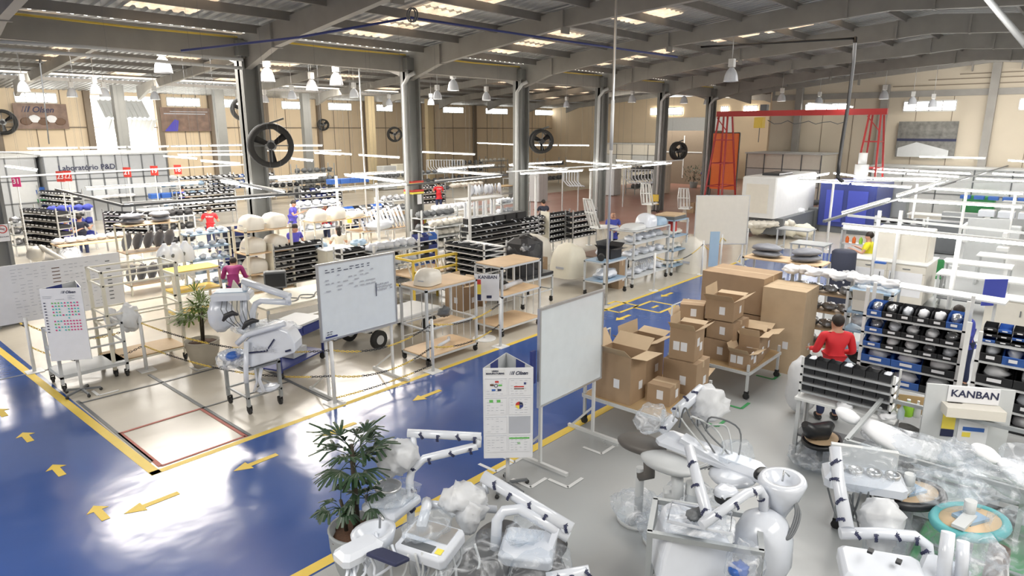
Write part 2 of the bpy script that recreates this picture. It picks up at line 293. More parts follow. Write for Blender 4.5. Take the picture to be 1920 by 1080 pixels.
# roller door opening in the long wall: daylight yard, corrugated leaf folded up
d = struct('door_1', MB().box(14.4,YW+.1,0,18.2,YW+.12,6.5), 'pane')
mb = corrugated(14.9, 17.9, YW-.1, 6.3, YW-1.2, 5.2, .3, .06); mb.v += []; mb2 = corrugated(15.0, 18.0, YW-1.2, 5.1, YW-.2, 4.3, .3, .06); mb.add(mb2.v, mb2.f); o = mb.build('door_leaf', 'lgrey', d)
struct('door_2', corrugated(0, 7, 0, 0, 0, 5.6, .3, .06).xf(Matrix.Translation((60.8,26.5,0)) @ Matrix.Rotation(PI/2,4,'Z')), 'lgrey')
# ------------------------------------------------------------------ steel frame
frameX = [9.83+6*k for k in range(-3, 6)]
cols = []
for k, x in enumerate(frameX):
    if x < -6: continue
    if abs(x-3.83) < .1: x = 3.35
    t = thing('steel_column', 'x', 'column', (x, YC, 0), 0)
    MB().box(-.27,-.06,0,.27,.06,ZE-.1).box(-.27,-.22,0,-.2,.22,ZE-.1).box(.2,-.22,0,.27,.22,ZE-.1).build('shaft', 'col', t)
    MB().box(-.4,-.35,ZE-.5,.4,.35,ZE-.1).build('cap_plate', 'col', t)
    if x > 12:
        MB().tube([(-.38,-.1,0),(-.38,-.1,ZE-1.0),(-.3,-.3,ZE-.7),(-.2,-.5,ZE-.6)], .07).build('downpipe', 'lgrey', t)
    cols.append(t)
cl = ['grey steel column in the gangway right of the camera', 'grey column at the left edge carrying the no smoking sign', 'grey column carrying the large drum fan, left of the centre', 'grey column with the fire extinguisher and its striped band', 'grey column carrying the round fan in the middle of the hall', 'grey column with a white downpipe near the hanging hoses', 'grey column with twin pipes left of the dark round fan', 'grey column beside the red gantry crane']
cols_lab = cl[-len(cols):]
for t, l_ in zip(cols, cols_lab): t['label'] = l_
for i, (px, beige) in enumerate([(228,0),(415,0),(575,0),(695,1),(805,1)]):
    x = [.337,.473,.617,.747,.887][i]*Y2
    t = thing('steel_column', ['slim grey column in front of the bright roller door','slim grey column right of the brownish factory mural','slim grey column between the drum fan and the small wall fan','beige yellow column left of the extinguisher column','beige yellow column right of the extinguisher column'][i], 'column', (x,Y2,0))
    MB().box(-.3,-.2,0,.3,.2,ZE).build('shaft', 'colb' if beige else 'col', t)
    MB().box(-.32,-.22,0,.32,.22,.3).build('foot_plate', 'col', t)
def beam(pts, wd, hts, m='beam', name='roof_rafter', label='', group=None, cat='beam'):
    b = MB()
    vs = []
    for (p, h) in zip(pts, hts):
        x, y, z = p
        vs += [(x-wd/2,y,z-h),(x+wd/2,y,z-h),(x+wd/2,y,z),(x-wd/2,y,z)]
    fs = [(0,1,2,3),(len(vs)-4,len(vs)-1,len(vs)-2,len(vs)-3)]
    for i in range(len(pts)-1):
        k = i*4
        for j in range(4): fs.append((k+j,k+4+j,k+4+(j+1) % 4,k+(j+1) % 4))
    b.add(vs, fs); o = b.build(name, m); tag(o, label, cat, group); return o
for x in frameX+[45.4]:
    if x < -6: continue
    o = beam([(x,YC,ZE+.1),(x,YC-1.6,ZE+.25),(x,(YC+YR)/2,(ZE+ZR)/2+.1),(x,YR+1.1,ZR-.05),(x,YR,ZR+.05),(x,YR-1.1,ZR-.05),(x,(YE+YR)/2,(ZE+ZR)/2+.1),(x,YE,ZE)], .2, ([.95,.62,.45,.6,.62,.6,.45,.9] if x < 45 else [.4,.35,.3,.3,.3,.3,.3,.4]),
        label='long grey tapered roof rafter spanning the main hall', group='rafters of the main hall')
    for y, z in ((YR+1.1,ZR-.05),(YR-1.1,ZR-.05),(YC-1.7,ZE+.24),((YC+YR)/2,(ZE+ZR)/2+.1)): MB().box(x-.17,y-.03,z-.62,x+.17,y+.03,z).build('stiffener_plate', 'beam', o)
for x in [9.83+6*k for k in range(-2, 9)]:
    o = beam([(x,YC,ZE+.1),(x,YC+1.6,ZE+.15),(x,31,8.0),(x,Y2-1.6,ZE+.15),(x,Y2,ZE)], .2, [.9,.45,.4,.45,.8], label='grey roof rafter spanning the rear hall beyond the columns', group='rafters of the rear hall')
# eave beams between columns: one per bay, with the yellow painted edge
for k in range(len(frameX)-1):
    x0 = frameX[k]; x1 = frameX[k+1]
    if x0 < -6: continue
    o = MB().box(x0+.1,YC-.12,ZE-.55,x1-.1,YC+.12,ZE-.02).build('eave_beam', 'beam'); tag(o, 'deep grey eave beam bridging two columns under the roof edge', 'beam', 'eave beams along the column row')
    MB().tube([(x0+.3,YC-.16,ZE+.0),((x0+x1)/2,YC-.16,ZE-.03),(x1-.3,YC-.16,ZE+.0)], .03, 6).build('yellow_cable', 'yellow', o)
# daylight dots through the corrugation openings along the eaves
b = MB(); x = -2.0
while x < 44:
    b.cbox(x, YC-.12, ZE+.16, .07, .02, .05); x += .28
o = b.build('window_gap_light', 'pane'); o.name = 'window_%d' % (WN[0]+1); o['kind'] = 'structure'
b = MB(); x = 6.0
while x < 60: b.cbox(x, Y2-.12, ZE+.14, .12, .02, .05); x += .56
o = b.build('window_x', 'pane'); o.name = 'window_%d' % (WN[0]+2); o['kind'] = 'structure'
# purlins
for i in range(8):
    t_ = (i+.5)/8; y = YC+(YR-YC)*t_; z = ZE+(ZR-ZE)*t_+.12; trim(MB().box(-8,y-.04,z-.16,XG,y+.04,z+.06), 'purl')
    y = YE+(YR-YE)*t_
    if i % 2 == 0: trim(MB().box(-8,y-.04,z-.16,XG,y+.04,z+.06), 'purl')
for i in range(12):
    y = YC+(Y2-YC)*(i+.6)/12; z = ZE+(1-abs(y-31)/12.3)*1.0+.1; trim(MB().box(-8,y-.04,z-.12,61,y+.04,z+.06), 'purl')
# translucent, stained roof lights
sk = mat('stained_translucent_sheet', (.9, .62, .38), .5, emit=1.1, var=0); nt = sk.node_tree; nn = nt.nodes['Noise Texture']; nn.inputs['Scale'].default_value = 2.2; nn.inputs['Detail'].default_value = 6
mx_ = nt.nodes['Mix']; mx_.inputs[6].default_value = (.12, .06, .03, 1); mx_.inputs[7].default_value = (1, .82, .6, 1)
skc = mat('clear_translucent_sheet', (1, .97, .92), .5, emit=9, var=0)
def rooflight(x, y0, y1, m, wd=1.1):
    def zz(y): return (ZE+.2+(ZR-ZE)*(YC-y)/(YC-YR)) if YR <= y <= YC else ((ZE+.2+(ZR-ZE)*(y-YE)/(YR-YE)) if y < YR else ZE+.2+max(0,1-abs(y-31)/12.3)*.95)
    o = corrugated(x, x+wd, y0, zz(y0)-.03, y1, zz(y1)-.03).build('roof_light', m)
    WN[0] += 1; o.name = 'window_%d' % (WN[0]+5); o['kind'] = 'structure'
random.seed(3)
for x in (6.3, 12.2, 18.2, 24.4, 30.2, 36.2):
    for i, y in enumerate((17.6, 15.7, 13.9, 12.1, 10.2, 8.4)):
        if random.random() < .85: rooflight(x+random.uniform(-.1,.1), y, y-1.6, sk, 1.7)
for x in (4, 9, 14, 19, 25, 31, 37, 44, 50):
    for y in (21, 24.5, 28, 33, 36, 39.5):
        if random.random() < .6: rooflight(x+random.uniform(-.6,.6), y, y+1.8, sk, 1.8)
# ------------------------------------------------------------------ people
def human(label, x, y, head, shirt, pants='jeans', hair='hair', lean=0, arms=((.35,.05,-.15),(.35,-.05,-.15)), hgt=1.72, long=False, female=False, group=None, sleeves='skin', mark=None, glasses=False, bald=False, z0=0, lvl=1):
    t = thing('person', label, 'person', (x, y, z0), head); s = hgt/1.72
    def lean_pt(p):
        if p[2] <= .95: return p
        dz = p[2]-.95; return (p[0]*1.0*math.cos(lean)+dz*math.sin(lean), p[1], .95+dz*math.cos(lean)-p[0]*math.sin(lean))
    V = []; E_ = []; R = []
    def nd(p, r, par=None, ln=True):
        p = lean_pt(p) if ln else p
        V.append(tuple(c*s for c in p)); R.append((r*s if not isinstance(r, tuple) else (r[0]*s, r[1]*s)))
        if par is not None: E_.append((par, len(V)-1))
        return len(V)-1
    pel = nd((0,0,.95), (.1,.13)); wst = nd((.01,0,1.1), (.08,.11), pel); ch = nd((.0,0,1.28), (.1,.14), wst); up_ = nd((-.01,0,1.4), (.09,.12), ch)
    nk = nd((0,0,1.47), .055, up_); hj = nd((.03,0,1.54), (.075,.07), nk); hd = nd((.02,0,1.62), (.098,.082), hj); ht = nd((.01,0,1.69), (.06,.055), hd)
    no = nd((.115,0,1.595), .014, hd)
    wr = []
    sh_idx = []
    for sd in (1, -1):
        a = nd((-.01,sd*.17,1.41), .06, up_); e = arms[0 if sd == 1 else 1]
        S0 = Vector(lean_pt((-.01,sd*.2,1.4))); W = S0+Vector(e); mid = (S0+W)/2
        L1 = .27; half = (W-S0).length/2; off = math.sqrt(max(0.0009, L1*L1-half*half)) if half < L1 else .03
        d = (W-S0).normalized(); dn = Vector((0,sd*.3,-1)); dn = (dn-d*dn.dot(d)).normalized(); el = mid+dn*off
        sdx = nd((-.01,sd*.2,1.4), .058, a); ei = nd(tuple(el), .042, sdx, False); wi = nd(tuple(W), .028, ei, False)
        hd_ = (W-el).normalized(); side = hd_.cross(Vector((0,0,1))).normalized(); dnn = side.cross(hd_)
        pi_ = nd(tuple(W+hd_*.05), (.034,.022), wi, False); sh_idx.append((a, sdx, ei, wi)); wr.append(W)
        for q in range(4):
            b0 = W+hd_*.085+side*((q-1.5)*.021); f1 = nd(tuple(b0), .0095, pi_, False)
            f2 = nd(tuple(b0+hd_*(.035-.004*abs(q-1.5))-dnn*.012), .0085, f1, False); nd(tuple(b0+hd_*.05-dnn*.038), .0075, f2, False)
        tb = nd(tuple(W+hd_*.045+side*.035*sd*-1), .0105, pi_, False); nd(tuple(W+hd_*.085+side*.052*sd*-1-dnn*.01), .009, tb, False)
    for sd in (1, -1):
        h = nd((0,sd*.09,.88), .095, pel); k = nd((.03,sd*.11,.48), .06, h); an = nd((-.02,sd*.12,.1), .042, k); nd((.1,sd*.13,.04), .036, an)
        nd((.01,sd*.088,1.6), .016, hd)
    def skinmesh(name, vs, es, rs, m, root=0, sub=lvl):
        me = bpy.data.meshes.new(name); me.from_pydata(vs, es, []); o = bpy.data.objects.new(name, me); COL.objects.link(o)
        md = o.modifiers.new('skin', 'SKIN'); md.use_smooth_shade = True
        if sub: sm = o.modifiers.new('sub', 'SUBSURF'); sm.levels = sub; sm.render_levels = sub
        for i, r in enumerate(rs): me.skin_vertices[0].data[i].radius = r if isinstance(r, tuple) else (r, r)
        me.skin_vertices[0].data[root].use_root = True
        me.materials.append(M[m]); o.parent = t; SKINS.append(o); return o
    skinmesh('body', V, E_, R, 'skin')
    # shirt: torso and upper arms (whole arms when long-sleeved)
    idx = [pel, wst, ch, up_]; vs = [V[i] for i in idx]; es = [(0,1),(1,2),(2,3)]; rs = [(.14*s,.175*s),(.125*s,.155*s),(.14*s,.185*s),(.115*s,.16*s)]
    vs.append(tuple(Vector(V[up_])*.45+Vector(V[nk])*.55)); es.append((3,4)); rs.append((.068*s,.075*s))
    for (a, b, e, w_) in sh_idx:
        n = len(vs); vs += [V[a], V[b]]; es += [(3,n),(n,n+1)]; rs += [.075*s,.072*s]
        if long: vs += [V[e], tuple(Vector(V[w_])*.93+Vector(V[e])*.07)]; es += [(n+1,n+2),(n+2,n+3)]; rs += [.058*s,.042*s]
        else: vs.append(tuple(Vector(V[b])*.35+Vector(V[e])*.65)); es.append((n+1,n+2)); rs.append(.062*s)
    vs.append((V[pel][0],0,V[pel][2]-.1*s)); es.append((0,len(vs)-1)); rs.append((.14*s,.172*s)); sh = skinmesh('shirt', vs, es, rs, shirt)
    leg = [(V[pel][0]*.5+.02*math.sin(lean),0,1.0*s)]; le = []; lr = [(.132*s,.162*s)]
    for sd in (1, -1):
        n = len(leg); leg += [(0,sd*.09*s,.86*s),(.03*s,sd*.11*s,.48*s),(-.02*s,sd*.12*s,.09*s)]; le += [(0,n),(n,n+1),(n+1,n+2)]; lr += [.105*s,.075*s,.062*s]
    skinmesh('trousers', leg, le, lr, pants)
    for sd in (1, -1): MB().blob((.05*s,sd*.125*s,.045), (.13,.05,.05), 1, .03, flat=-.04).build('shoe', 'black', t)
    if not bald:
        hp = Vector(V[hd]); hm = MB().blob((hp.x-.018*s,0,hp.z+.028*s), (.105*s,.092*s,.1*s), int(x*10) % 9, .07, 5)
        hm.f = [f for f in hm.f if sum(hm.v[i][2] for i in f)/4 > hp.z-.02 or sum(hm.v[i][0] for i in f)/4 < hp.x-.035]
        hm.sm = [True]*len(hm.f)
        if female: hm.blob((hp.x-.08,0,hp.z-.1), (.06,.075,.15), 3, .1)
        hm.build('hair', hair, t)
    hp = Vector(V[hd])
    for sd in (1, -1): MB().blob((hp.x+.085*s,sd*.032*s,hp.z+.0), (.008,.014,.008), 0, 0, nu=8, nv=6).build('eye', 'ink', t)
    MB().blob((hp.x+.085*s,0,hp.z-.062*s), (.006,.024,.006), 0, 0, nu=8, nv=6).build('mouth', 'redi', t)
    if glasses:
        MB().tube([(hp.x+.1*s,.05+.022*math.cos(a*PI/4)-.018,hp.z+.022*math.sin(a*PI/4)) for a in range(8)], .003, 4, True).tube([(hp.x+.1*s,-.032+.022*math.cos(a*PI/4),hp.z+.022*math.sin(a*PI/4)) for a in range(8)], .003, 4, True).build('glasses', 'black', t)
    if mark:
        up = Vector(V[ch]); bk = -1
        logo(t, (up.x-.155*s-.01*0, .13, up.z+.05), (PI/2,0,-PI/2), .07, mark)
    return t
SKINS = []
# ------------------------------------------------------------------ reusable objects
def caster(parent, x, y, r=.06, name='caster', m='rubber'):
    o = MB().tube([(x-.018,y,r),(x+.018,y,r)], r, 12).box(x-.035,y-.03,r,x-.028,y+.03,r*2+.03).box(x+.028,y-.03,r,x+.035,y+.03,r*2+.03).box(x-.035,y-.03,r*2+.02,x+.035,y+.03,r*2+.035).build(name, m, parent)
    return o
def cart(label, x, y, rot, w, d, levels, top=None, m='grey', sm='wood', legs='post', casters=True, cat='cart', name='shelf_cart', rails=(), mesh_side=False, group=None, z0=.14, pw=.045, sms=None, lean=None):
    """rectangular trolley: posts at the corners, shelves (z), rails (z)"""
    t = thing(name, label, cat, (x,y,0), rot, group); zt = max(list(levels)+list(rails)+[top or 0])
    b0 = z0 if casters else 0
    for sx in (0,1):
        for sy in (0,1): px = sx*(w-pw); py = sy*(d-pw); MB().box(px,py,b0,px+pw,py+pw,zt).build('post', m, t)
    for i, z in enumerate(levels):
        s_ = MB().box(.01,.01,z-.02,w-.01,d-.01,z).build('shelf', (sms[i] if sms else sm), t)
        MB().box(0,0,z-.06,w,.03,z-.021).box(0,d-.03,z-.06,w,d,z-.021).box(0,.03,z-.06,.03,d-.03,z-.021).box(w-.03,.03,z-.06,w,d-.03,z-.021).build('shelf_frame', m, s_)
    for z in rails:
        MB().bar((0,pw/2,z-.015),(w,pw/2,z-.015),.03).bar((0,d-pw/2,z-.015),(w,d-pw/2,z-.015),.03).bar((pw/2,0,z-.015),(pw/2,d,z-.015),.03).bar((w-pw/2,0,z-.015),(w-pw/2,d,z-.015),.03).build('rail', m, t)
    if mesh_side:
        b = MB()
        for i in range(1,5): b.bar((w*i/5,d-.02,z0+.1),(w*i/5,d-.02,zt),.012)
        for i in range(1,4): b.bar((w-.02,d*i/4,z0+.1),(w-.02,d*i/4,zt),.012)
        b.bar((0,d-.02,zt*.5),(w,d-.02,zt*.5),.012).bar((0,d-.02,zt*.3),(w,d-.02,zt*.3),.012)
        b.build('side_bars', m, t)
    if casters:
        for sx in (.04,w-.04):
            for sy in (.04,d-.04): caster(t, sx, sy, .055)
    return t
BINM = {}
def bin_mesh(w, d, h, key):
    k = (w,d,h)
    if k in BINM: return BINM[k]
    tck = .008; b = MB(); f = h*.55; n = d*.28    # open front, sloping lip. front is at y=0
    b.add([(0,n*.3,0),(w,n*.3,0),(w,d,0),(0,d,0),(0,0,f),(w,0,f),(w,n,h),(0,n,h),(w,d,h),(0,d,h)],[(0,3,2,1),(0,1,5,4),(1,2,8,6,5),(3,0,4,7,9),(2,3,9,8)])
    i=tck; b.add([(i,n*.3+i,i),(w-i,n*.3+i,i),(w-i,d-i,i),(i,d-i,i),(i,i,f),(w-i,i,f),(w-i,n,h),(i,n,h),(w-i,d-i,h),(i,d-i,h)],[(1,2,3,0),(4,5,1,0),(5,6,8,2,1),(9,7,4,0,3),(8,9,3,2)])
    b.add([(0,-.002,f-.012),(w,-.002,f-.012),(w,i,f),(0,i,f),(0,0,f),(w,0,f)],[(0,1,5,4),(4,5,2,3)])
    BINM[k] = b; return b
BINQ = []
def bin_at(w, d, h, color, mt, label, group, contents=None, seed=0, card=True): BINQ.append((w/max(4, (mt.translation-Vector((0,0,CAMH))).length), w, d, h, color, mt, label, group, contents, seed, card))
def make_bins():
    BINP = {}; BINQ.sort(key=lambda q: -q[0]); acc = {}
    for i, (_, w, d, h, color, mt, label, group, contents, seed, card) in enumerate(BINQ):
        if i >= 300:      # the small far ones: one object
            for nm, mbx, mm in (('bin', bin_mesh(w,d,h,0), color), ('bin', MB().box(w*.2,-.008,h*.2,w*.8,-.004,h*.5), 'paper'))+((('pile', MB().blob((w/2,d*.55,h*.5), (w*.42,d*.36,h*.42), seed % 5+1, .3, 4, 8, 6, flat=-h*.45), contents),) if contents else ()):
                a = acc.setdefault(nm, [MB(), [], []]); a[0].add([mt @ Vector(v) for v in mbx.v], mbx.f, mbx.sm and mbx.sm[0])
                if mm not in a[1]: a[1].append(mm)
                a[2] += [a[1].index(mm)]*len(mbx.f)
            continue
        key = (w,d,h,color)
        if key not in BINP:
            me = bin_mesh(w,d,h,0).mesh('storage_bin'); me.materials.append(M[color]); BINP[key] = me
            cm = MB().box(w*.3,-.006,h*.22,w*.7,-.003,h*.42).mesh('label_card'); cm.materials.append(M['paper']); BINP[key+(1,)] = cm
        o = bpy.data.objects.new('storage_bin', BINP[key]); COL.objects.link(o); o.matrix_world = mt; tag(o, label, 'bin', group)
        if card: c = bpy.data.objects.new('label_card', BINP[key+(1,)]); COL.objects.link(c); c.parent = o
        if contents:
            k2 = ('c',w,d,contents,seed % 5)
            if k2 not in BINP: me2 = MB().blob((w/2,d*.55,h*.5), (w*.4,d*.34,h*.42), seed % 5+1, .3, 4, 10, 8, flat=-h*.42).mesh('part_pile'); me2.materials.append(M[contents]); BINP[k2] = me2
            c = bpy.data.objects.new('part_pile', BINP[k2]); COL.objects.link(c); c.matrix_world = mt @ Matrix.Translation((0,0,.012)); tag(c, 'small parts heaped in one of the '+group, 'parts', 'part heaps in the '+group, 'stuff')
    for nm, (mb, ms, ix) in acc.items():
        me = mb.mesh('far_'+nm); [me.materials.append(M[k]) for k in ms]; me.polygons.foreach_set('material_index', ix)
        o = bpy.data.objects.new('storage_bin' if nm == 'bin' else 'part_pile', me); COL.objects.link(o); tag(o, 'distant small storage bins filling the far racks' if nm == 'bin' else 'small parts heaped in the distant storage bins', 'bins' if nm == 'bin' else 'parts', None, 'stuff')
NB = [0]
def rack(label, x, y, rot, w, d, shelves, m='steel', sm='lgrey', binspec=None, blabel='', bgroup='', colors=('black',), contents=('plastic','silver',None), tilt=.0, card=True, z0=0, back=False, sides=False, pw=.04, top=None, casters=False, cat='rack', group=None):
    """rack with its front along local +x at y=0, depth to +y. binspec: list (z index) -> (n bins, bin h)"""
    t = thing('storage_rack', label, cat, (x,y,z0), rot, group); zt = top or max(shelves)+.05
    for sx in (0,w-pw):
        for sy in (0,d-pw): MB().box(sx,sy,.12 if casters else 0,sx+pw,sy+pw,zt).build('post', m, t)
    for z in shelves: MB().box(0,0,z-.03,w,d,z).build('shelf', sm, t)
    if sides: MB().box(-.02,0,.1,-.001,d,zt).build('side_panel', sides if isinstance(sides, str) else 'cream', t)
    if back: MB().box(0,d,.1,w,d+.01,zt).build('back_panel', 'lgrey', t)
    if casters:
        for sx in (.05,w-.05):
            for sy in (.05,d-.05): caster(t, sx, sy, .05)
    base = Matrix.Translation((x,y,z0)) @ Matrix.Rotation(rot,4,'Z')
    if binspec:
        for zi, z in enumerate(shelves):
            if zi >= len(binspec) or not binspec[zi]: continue
            n, bh = binspec[zi]; bw = (w-2*pw)/n
            for i in range(n):
                NB[0] += 1; c = colors[(i*7+zi*3+NB[0]//5) % len(colors)]; ct = contents[(i*5+zi*2+NB[0]//3) % len(contents)] if contents else None
                mt = base @ Matrix.Translation((pw+i*bw+.004,-.02,z)) @ Matrix.Rotation(-tilt,4,'X')
                bin_at(round(bw-.008,3), round(d*.9,2), bh, c, mt, blabel, bgroup, ct, i+zi, card)
    return t
def box_open(name, label, x, y, z, rot, w, d, h, m='card', flaps='open', cat='box', labels=1, rx=0, group=None):
    t = thing(name, label, cat, (x,y,z), (rx,0,rot), group); k = .008
    body = MB()
    if flaps == 'closed':
        body.box(0,0,0,w,d,h); body.build('carton', m, t); MB().box(w/2-.03,-.002,h*.8,w/2+.03,0,h).box(w/2-.03,-.002,h,w/2+.03,d+.002,h+.002).build('tape', 'card2', t)
    else:
        body.box(0,0,0,w,d,.01).box(0,0,.01,w,k,h).box(0,d-k,.01,w,d,h).box(0,k,.01,k,d-k,h).box(w-k,k,.01,w,d-k,h); body.build('carton', m, t)
        fl = d*.42
        for (p, q, out, a) in (((0,0),(w,0),(0,-1),.3),((0,d),(w,d),(0,1),1.1),((0,0),(0,d),(-1,0),.7),((w,0),(w,d),(1,0),.25)):
            a += random.uniform(-.3,.5); ox = out[0]*fl*math.cos(a); oy = out[1]*fl*math.cos(a); oz = fl*math.sin(a)
            MB().add([(p[0],p[1],h),(q[0],q[1],h),(q[0]+ox,q[1]+oy,h+oz),(p[0]+ox,p[1]+oy,h+oz),(p[0],p[1],h-.006),(q[0],q[1],h-.006),(q[0]+ox,q[1]+oy,h+oz-.006),(p[0]+ox,p[1]+oy,h+oz-.006)],[(0,1,2,3),(7,6,5,4),(0,4,5,1),(1,5,6,2),(2,6,7,3),(3,7,4,0)]).build('flap', 'card2' if m == 'card' else m, t)
    for i in range(labels): MB().box(w*.55-i*.13,-.004,h*.25+i*.1,w*.55+.1-i*.13,-.001,h*.25+.13+i*.1).build('shipping_label', 'paper', t); MB().box(-.004,d*.3+i*.12,h*.3,-.001,d*.3+.1+i*.12,h*.3+.14).build('shipping_label', 'paper', t)
    return t
def tubelight(a, b, label='thin lit fluorescent tube hung above the left and middle work stations', group='fluorescent tubes over the work stations', r=.022):
    a = Vector(a); b = Vector(b); L_ = (b-a).length; n = max(1, round(L_/2.5))
    ang = math.atan2(b.y-a.y, b.x-a.x)
    for i in range(n):
        p = a.lerp(b, i/n); l = L_/n-.06
        t = thing('fluorescent_lamp', label, 'light', p, ang, group)
        MB().box(0,-.04,.03,l,.04,.07).build('housing', 'white', t)
        MB().tube([(.04,0,0),(l-.04,0,0)], r, 8).build('light_tube', 'tube', t); rz = min(roofz(p.y),roofz(p.lerp(b,1/n).y if n else p.y))-p.z-.15
        if 'left' in label or 'over the work' in (group or ''):
            for xx in (.1,l-.1): MB().bar((xx,0,.07),(xx,0,rz),.004).build('suspension_wire', 'dgrey', t)
    return t
def post(label, p, z1, m='white', r=.03, name='support_post', group=None, base=True, z0=0):
    t = thing(name, label, 'post', (p[0],p[1],z0), 0, group); MB().cyl(0,0,0,z1-z0,r,8).build('pole', m, t)
    if base: MB().cyl(0,0,0,.012,r*3.2,12).build('foot_plate', m, t)
    return t
def roofz(y): return (ZE+.2+(ZR-ZE)*(YC-y)/(YC-YR)) if YR <= y <= YC else ((ZE+.2+(ZR-ZE)*(y-YE)/(YR-YE)) if y < YR else (ZE+.1+max(0,1-abs(y-31)/12.3)*.95 if y < Y2 else ZE))
HB = []
def highbay(px, py, lit, z=6.05, r=.235):
    p = at(px, py, z)
    if p.y > 46.5: p = onY(px, py, 46.5)
    if p.x > 44.5 and p.y < 16: p = onX(px, py, 44.5)
    if not HB:
        t = thing('highbay_lamp', '', 'lamp', p)
        MB().lathe([(.075,.44),(.1,.4),(.16,.33),(.21,.2),(.235,.04),(.245,.0),(.235,0),(.2,.19),(.15,.3),(.05,.36)], 20).build('dome_shade', 'plastic', t)
        MB().box(-.09,-.09,.46,.09,.09,.72).build('ballast_box', 'white', t); MB().cyl(0,0,.72,1.72,.012,6).build('suspension_rod', 'steel', t)
        g = MB().lathe([(0,.03),(.19,.03)], 16).build('lamp_mouth', 'bulb', t); HB.append(t); HB.append(g)
    else:
        t = dup(HB[0], p, kids=[c for c in HB[0].children if c is not HB[1]])
        if lit: c = HB[1].copy(); COL.objects.link(c); c.parent = t
    rod = [c for c in t.children if c.name.startswith('suspension_rod')][0]; L_ = roofz(p.y)-p.z-.72; rod.scale = (1,1,L_); rod.location = (0,0,.72-.72*L_)
    if lit: t['label'] = 'lit white bell-shaped high bay lamp under the far roof'; t['group'] = 'lit high bay lamps'
    return t
hb = [(850,170,1),(912,188,1),(1465,190,1),(1535,195,1),(1657,186,1),(1710,196,1),(1748,201,1),(1185,192,1),(1282,194,1),(548,186,1),(664,183,1),(808,197,1),(1062,201,1),(45,172,1),(136,182,1),(180,176,1),(197,182,1),(291,187,1),(820,186,1),(730,198,1),(1326,196,1),(497,192,1)]
for a in hb: highbay(*a)
for px, py, l_ in [(307,137,'unlit white bell lamp hanging nearest, top left over the blue floor'),(502,153,'unlit bell lamp just right of the column with the large fan'),(585,170,'small unlit bell lamp between two beams left of centre'),(631,160,'unlit bell lamp below the skylights left of the extinguisher column'),(1370,153,'large unlit bell lamp hanging above the red gantry beam')]:
    t = highbay(px, py, 0); t['label'] = l_; 
    if 'group' in t: del t['group']
# ------------------------------------------------------------------ fluorescent tubes
SEG = [(230,385,400,377,2.9),(400,377,522,366,2.9),(160,355,377,343,2.9),(458,337,615,328,2.9),(600,359,765,345,2.9),(415,341,535,361,2.9),(647,329,763,343,2.9),(660,328,790,321,2.9),(820,321,940,329,2.9),(823,318,928,310,2.9),(817,342,943,330,2.9),
 (975,326,1095,320,2.9),(955,310,1065,319,2.9),(960,309,1055,304,2.9),(1062,302,1170,311,2.9),(1105,319,1185,312,2.9),(1155,301,1252,305,2.9),(1205,311,1260,306,2.9),(600,285,660,290,3.2),(673,291,750,296,3.2),(785,285,892,290,3.2),(895,268,980,272,3.5),(990,272,1107,273,3.5),
 (10,312,70,320,3.0),(50,279,240,276,3.6),(60,286,240,283,3.5),(240,276,460,272,3.6),(307,293,370,298,3.2),(377,302,450,308,3.2),(333,291,460,290,3.3),(540,273,607,273,3.6),(547,298,587,302,3.2),(590,287,640,290,3.3),(333,266,440,264,3.6),(520,338,600,333,2.9)]
for x0,y0,x1,y1,z in SEG: tubelight(at(x0,y0,z), at(x1,y1,z))
SEGR = [(1495,338,1712,352,2.5),(1495,336,1554,326,2.5),(1563,325,1637,335,2.5),(1637,335,1768,336,2.5),(1612,320,1801,332,2.5),(1637,316,1823,326,2.5),(1580,402,1668,375,2.5),(1682,368,1776,339,2.5),(1682,375,1925,389,2.5),(1579,424,1935,459,2.5),(1740,353,1925,364,2.5),(1723,294,1851,297,3.0),(1754,290,1884,294,3.0),(1793,286,1898,288,3.0),(1890,301,1925,303,3.0),(1829,335,1925,341,2.5),(1860,325,1925,329,2.5)]
for x0,y0,x1,y1,z in SEGR: tubelight(at(x0,y0,z), at(x1,y1,z), 'bright white tube in the lighting grid over the right-hand benches', 'tubes over the right-hand benches', .03)
tubelight(at(1540,279,3.0), at(1585,276,3.0), 'slanting tube beside the gable wall corner', 'slanting tubes by the gable wall corner'); tubelight(at(1515,195,5.6), at(1600,201,5.6), 'lone bright tube above the red gantry beam', 'tubes above the red gantry beam')
def framebar(px0, px1, z, label, m='dgrey', wd=.06):
    a = at(*px0, z); b = at(*px1, z); o = MB().bar(a, b, wd, .05).build('lamp_rail', m); tag(o, label, 'rail'); return o
framebar((1545,415),(1925,300),2.56,'long dark diagonal rail of the right lighting grid'); framebar((1590,404),(1925,437),2.56,'grey rail just above the front tube on the right','lgrey'); framebar((1498,337),(1925,342),2.56,'thin grey rail along the back of the right grid','lgrey')
framebar((105,355),(232,386),2.97,'dark slanting lamp rail above the left boxes'); framebar((232,386),(600,360),2.97,'long dark lamp rail over the left racks'); framebar((0,285),(640,282),3.6,'high pale rail in front of the laboratory','lgrey'); framebar((0,332),(470,308),3.1,'thin grey rail crossing the laboratory front','lgrey')
framebar((400,330),(540,365),2.97,'short dark rail near the fan column'); framebar((765,347),(950,328),2.97,'grey lamp rail right of the striped column','dgrey'); framebar((950,322),(1280,300),2.97,'grey lamp rail in front of the round fan column','lgrey')
for px, py, zb in [(706,343,2.9),(880,345,2.9),(1005,330,2.9),(1108,322,2.9),(630,330,2.9)]:
    p = at(px, py, zb); post('white square post holding up the tubes over the left work stations', p, zb, 'white', .045, group='white lamp posts on the left')
for px, py in [(1563,345),(1690,395),(1650,395),(1812,360),(1720,345),(1905,360),(1800,440)]:
    p = at(px, py, 2.5); post('white post holding up the lighting grid on the right', p, 2.5, 'white', .045, group='white lamp posts on the right')
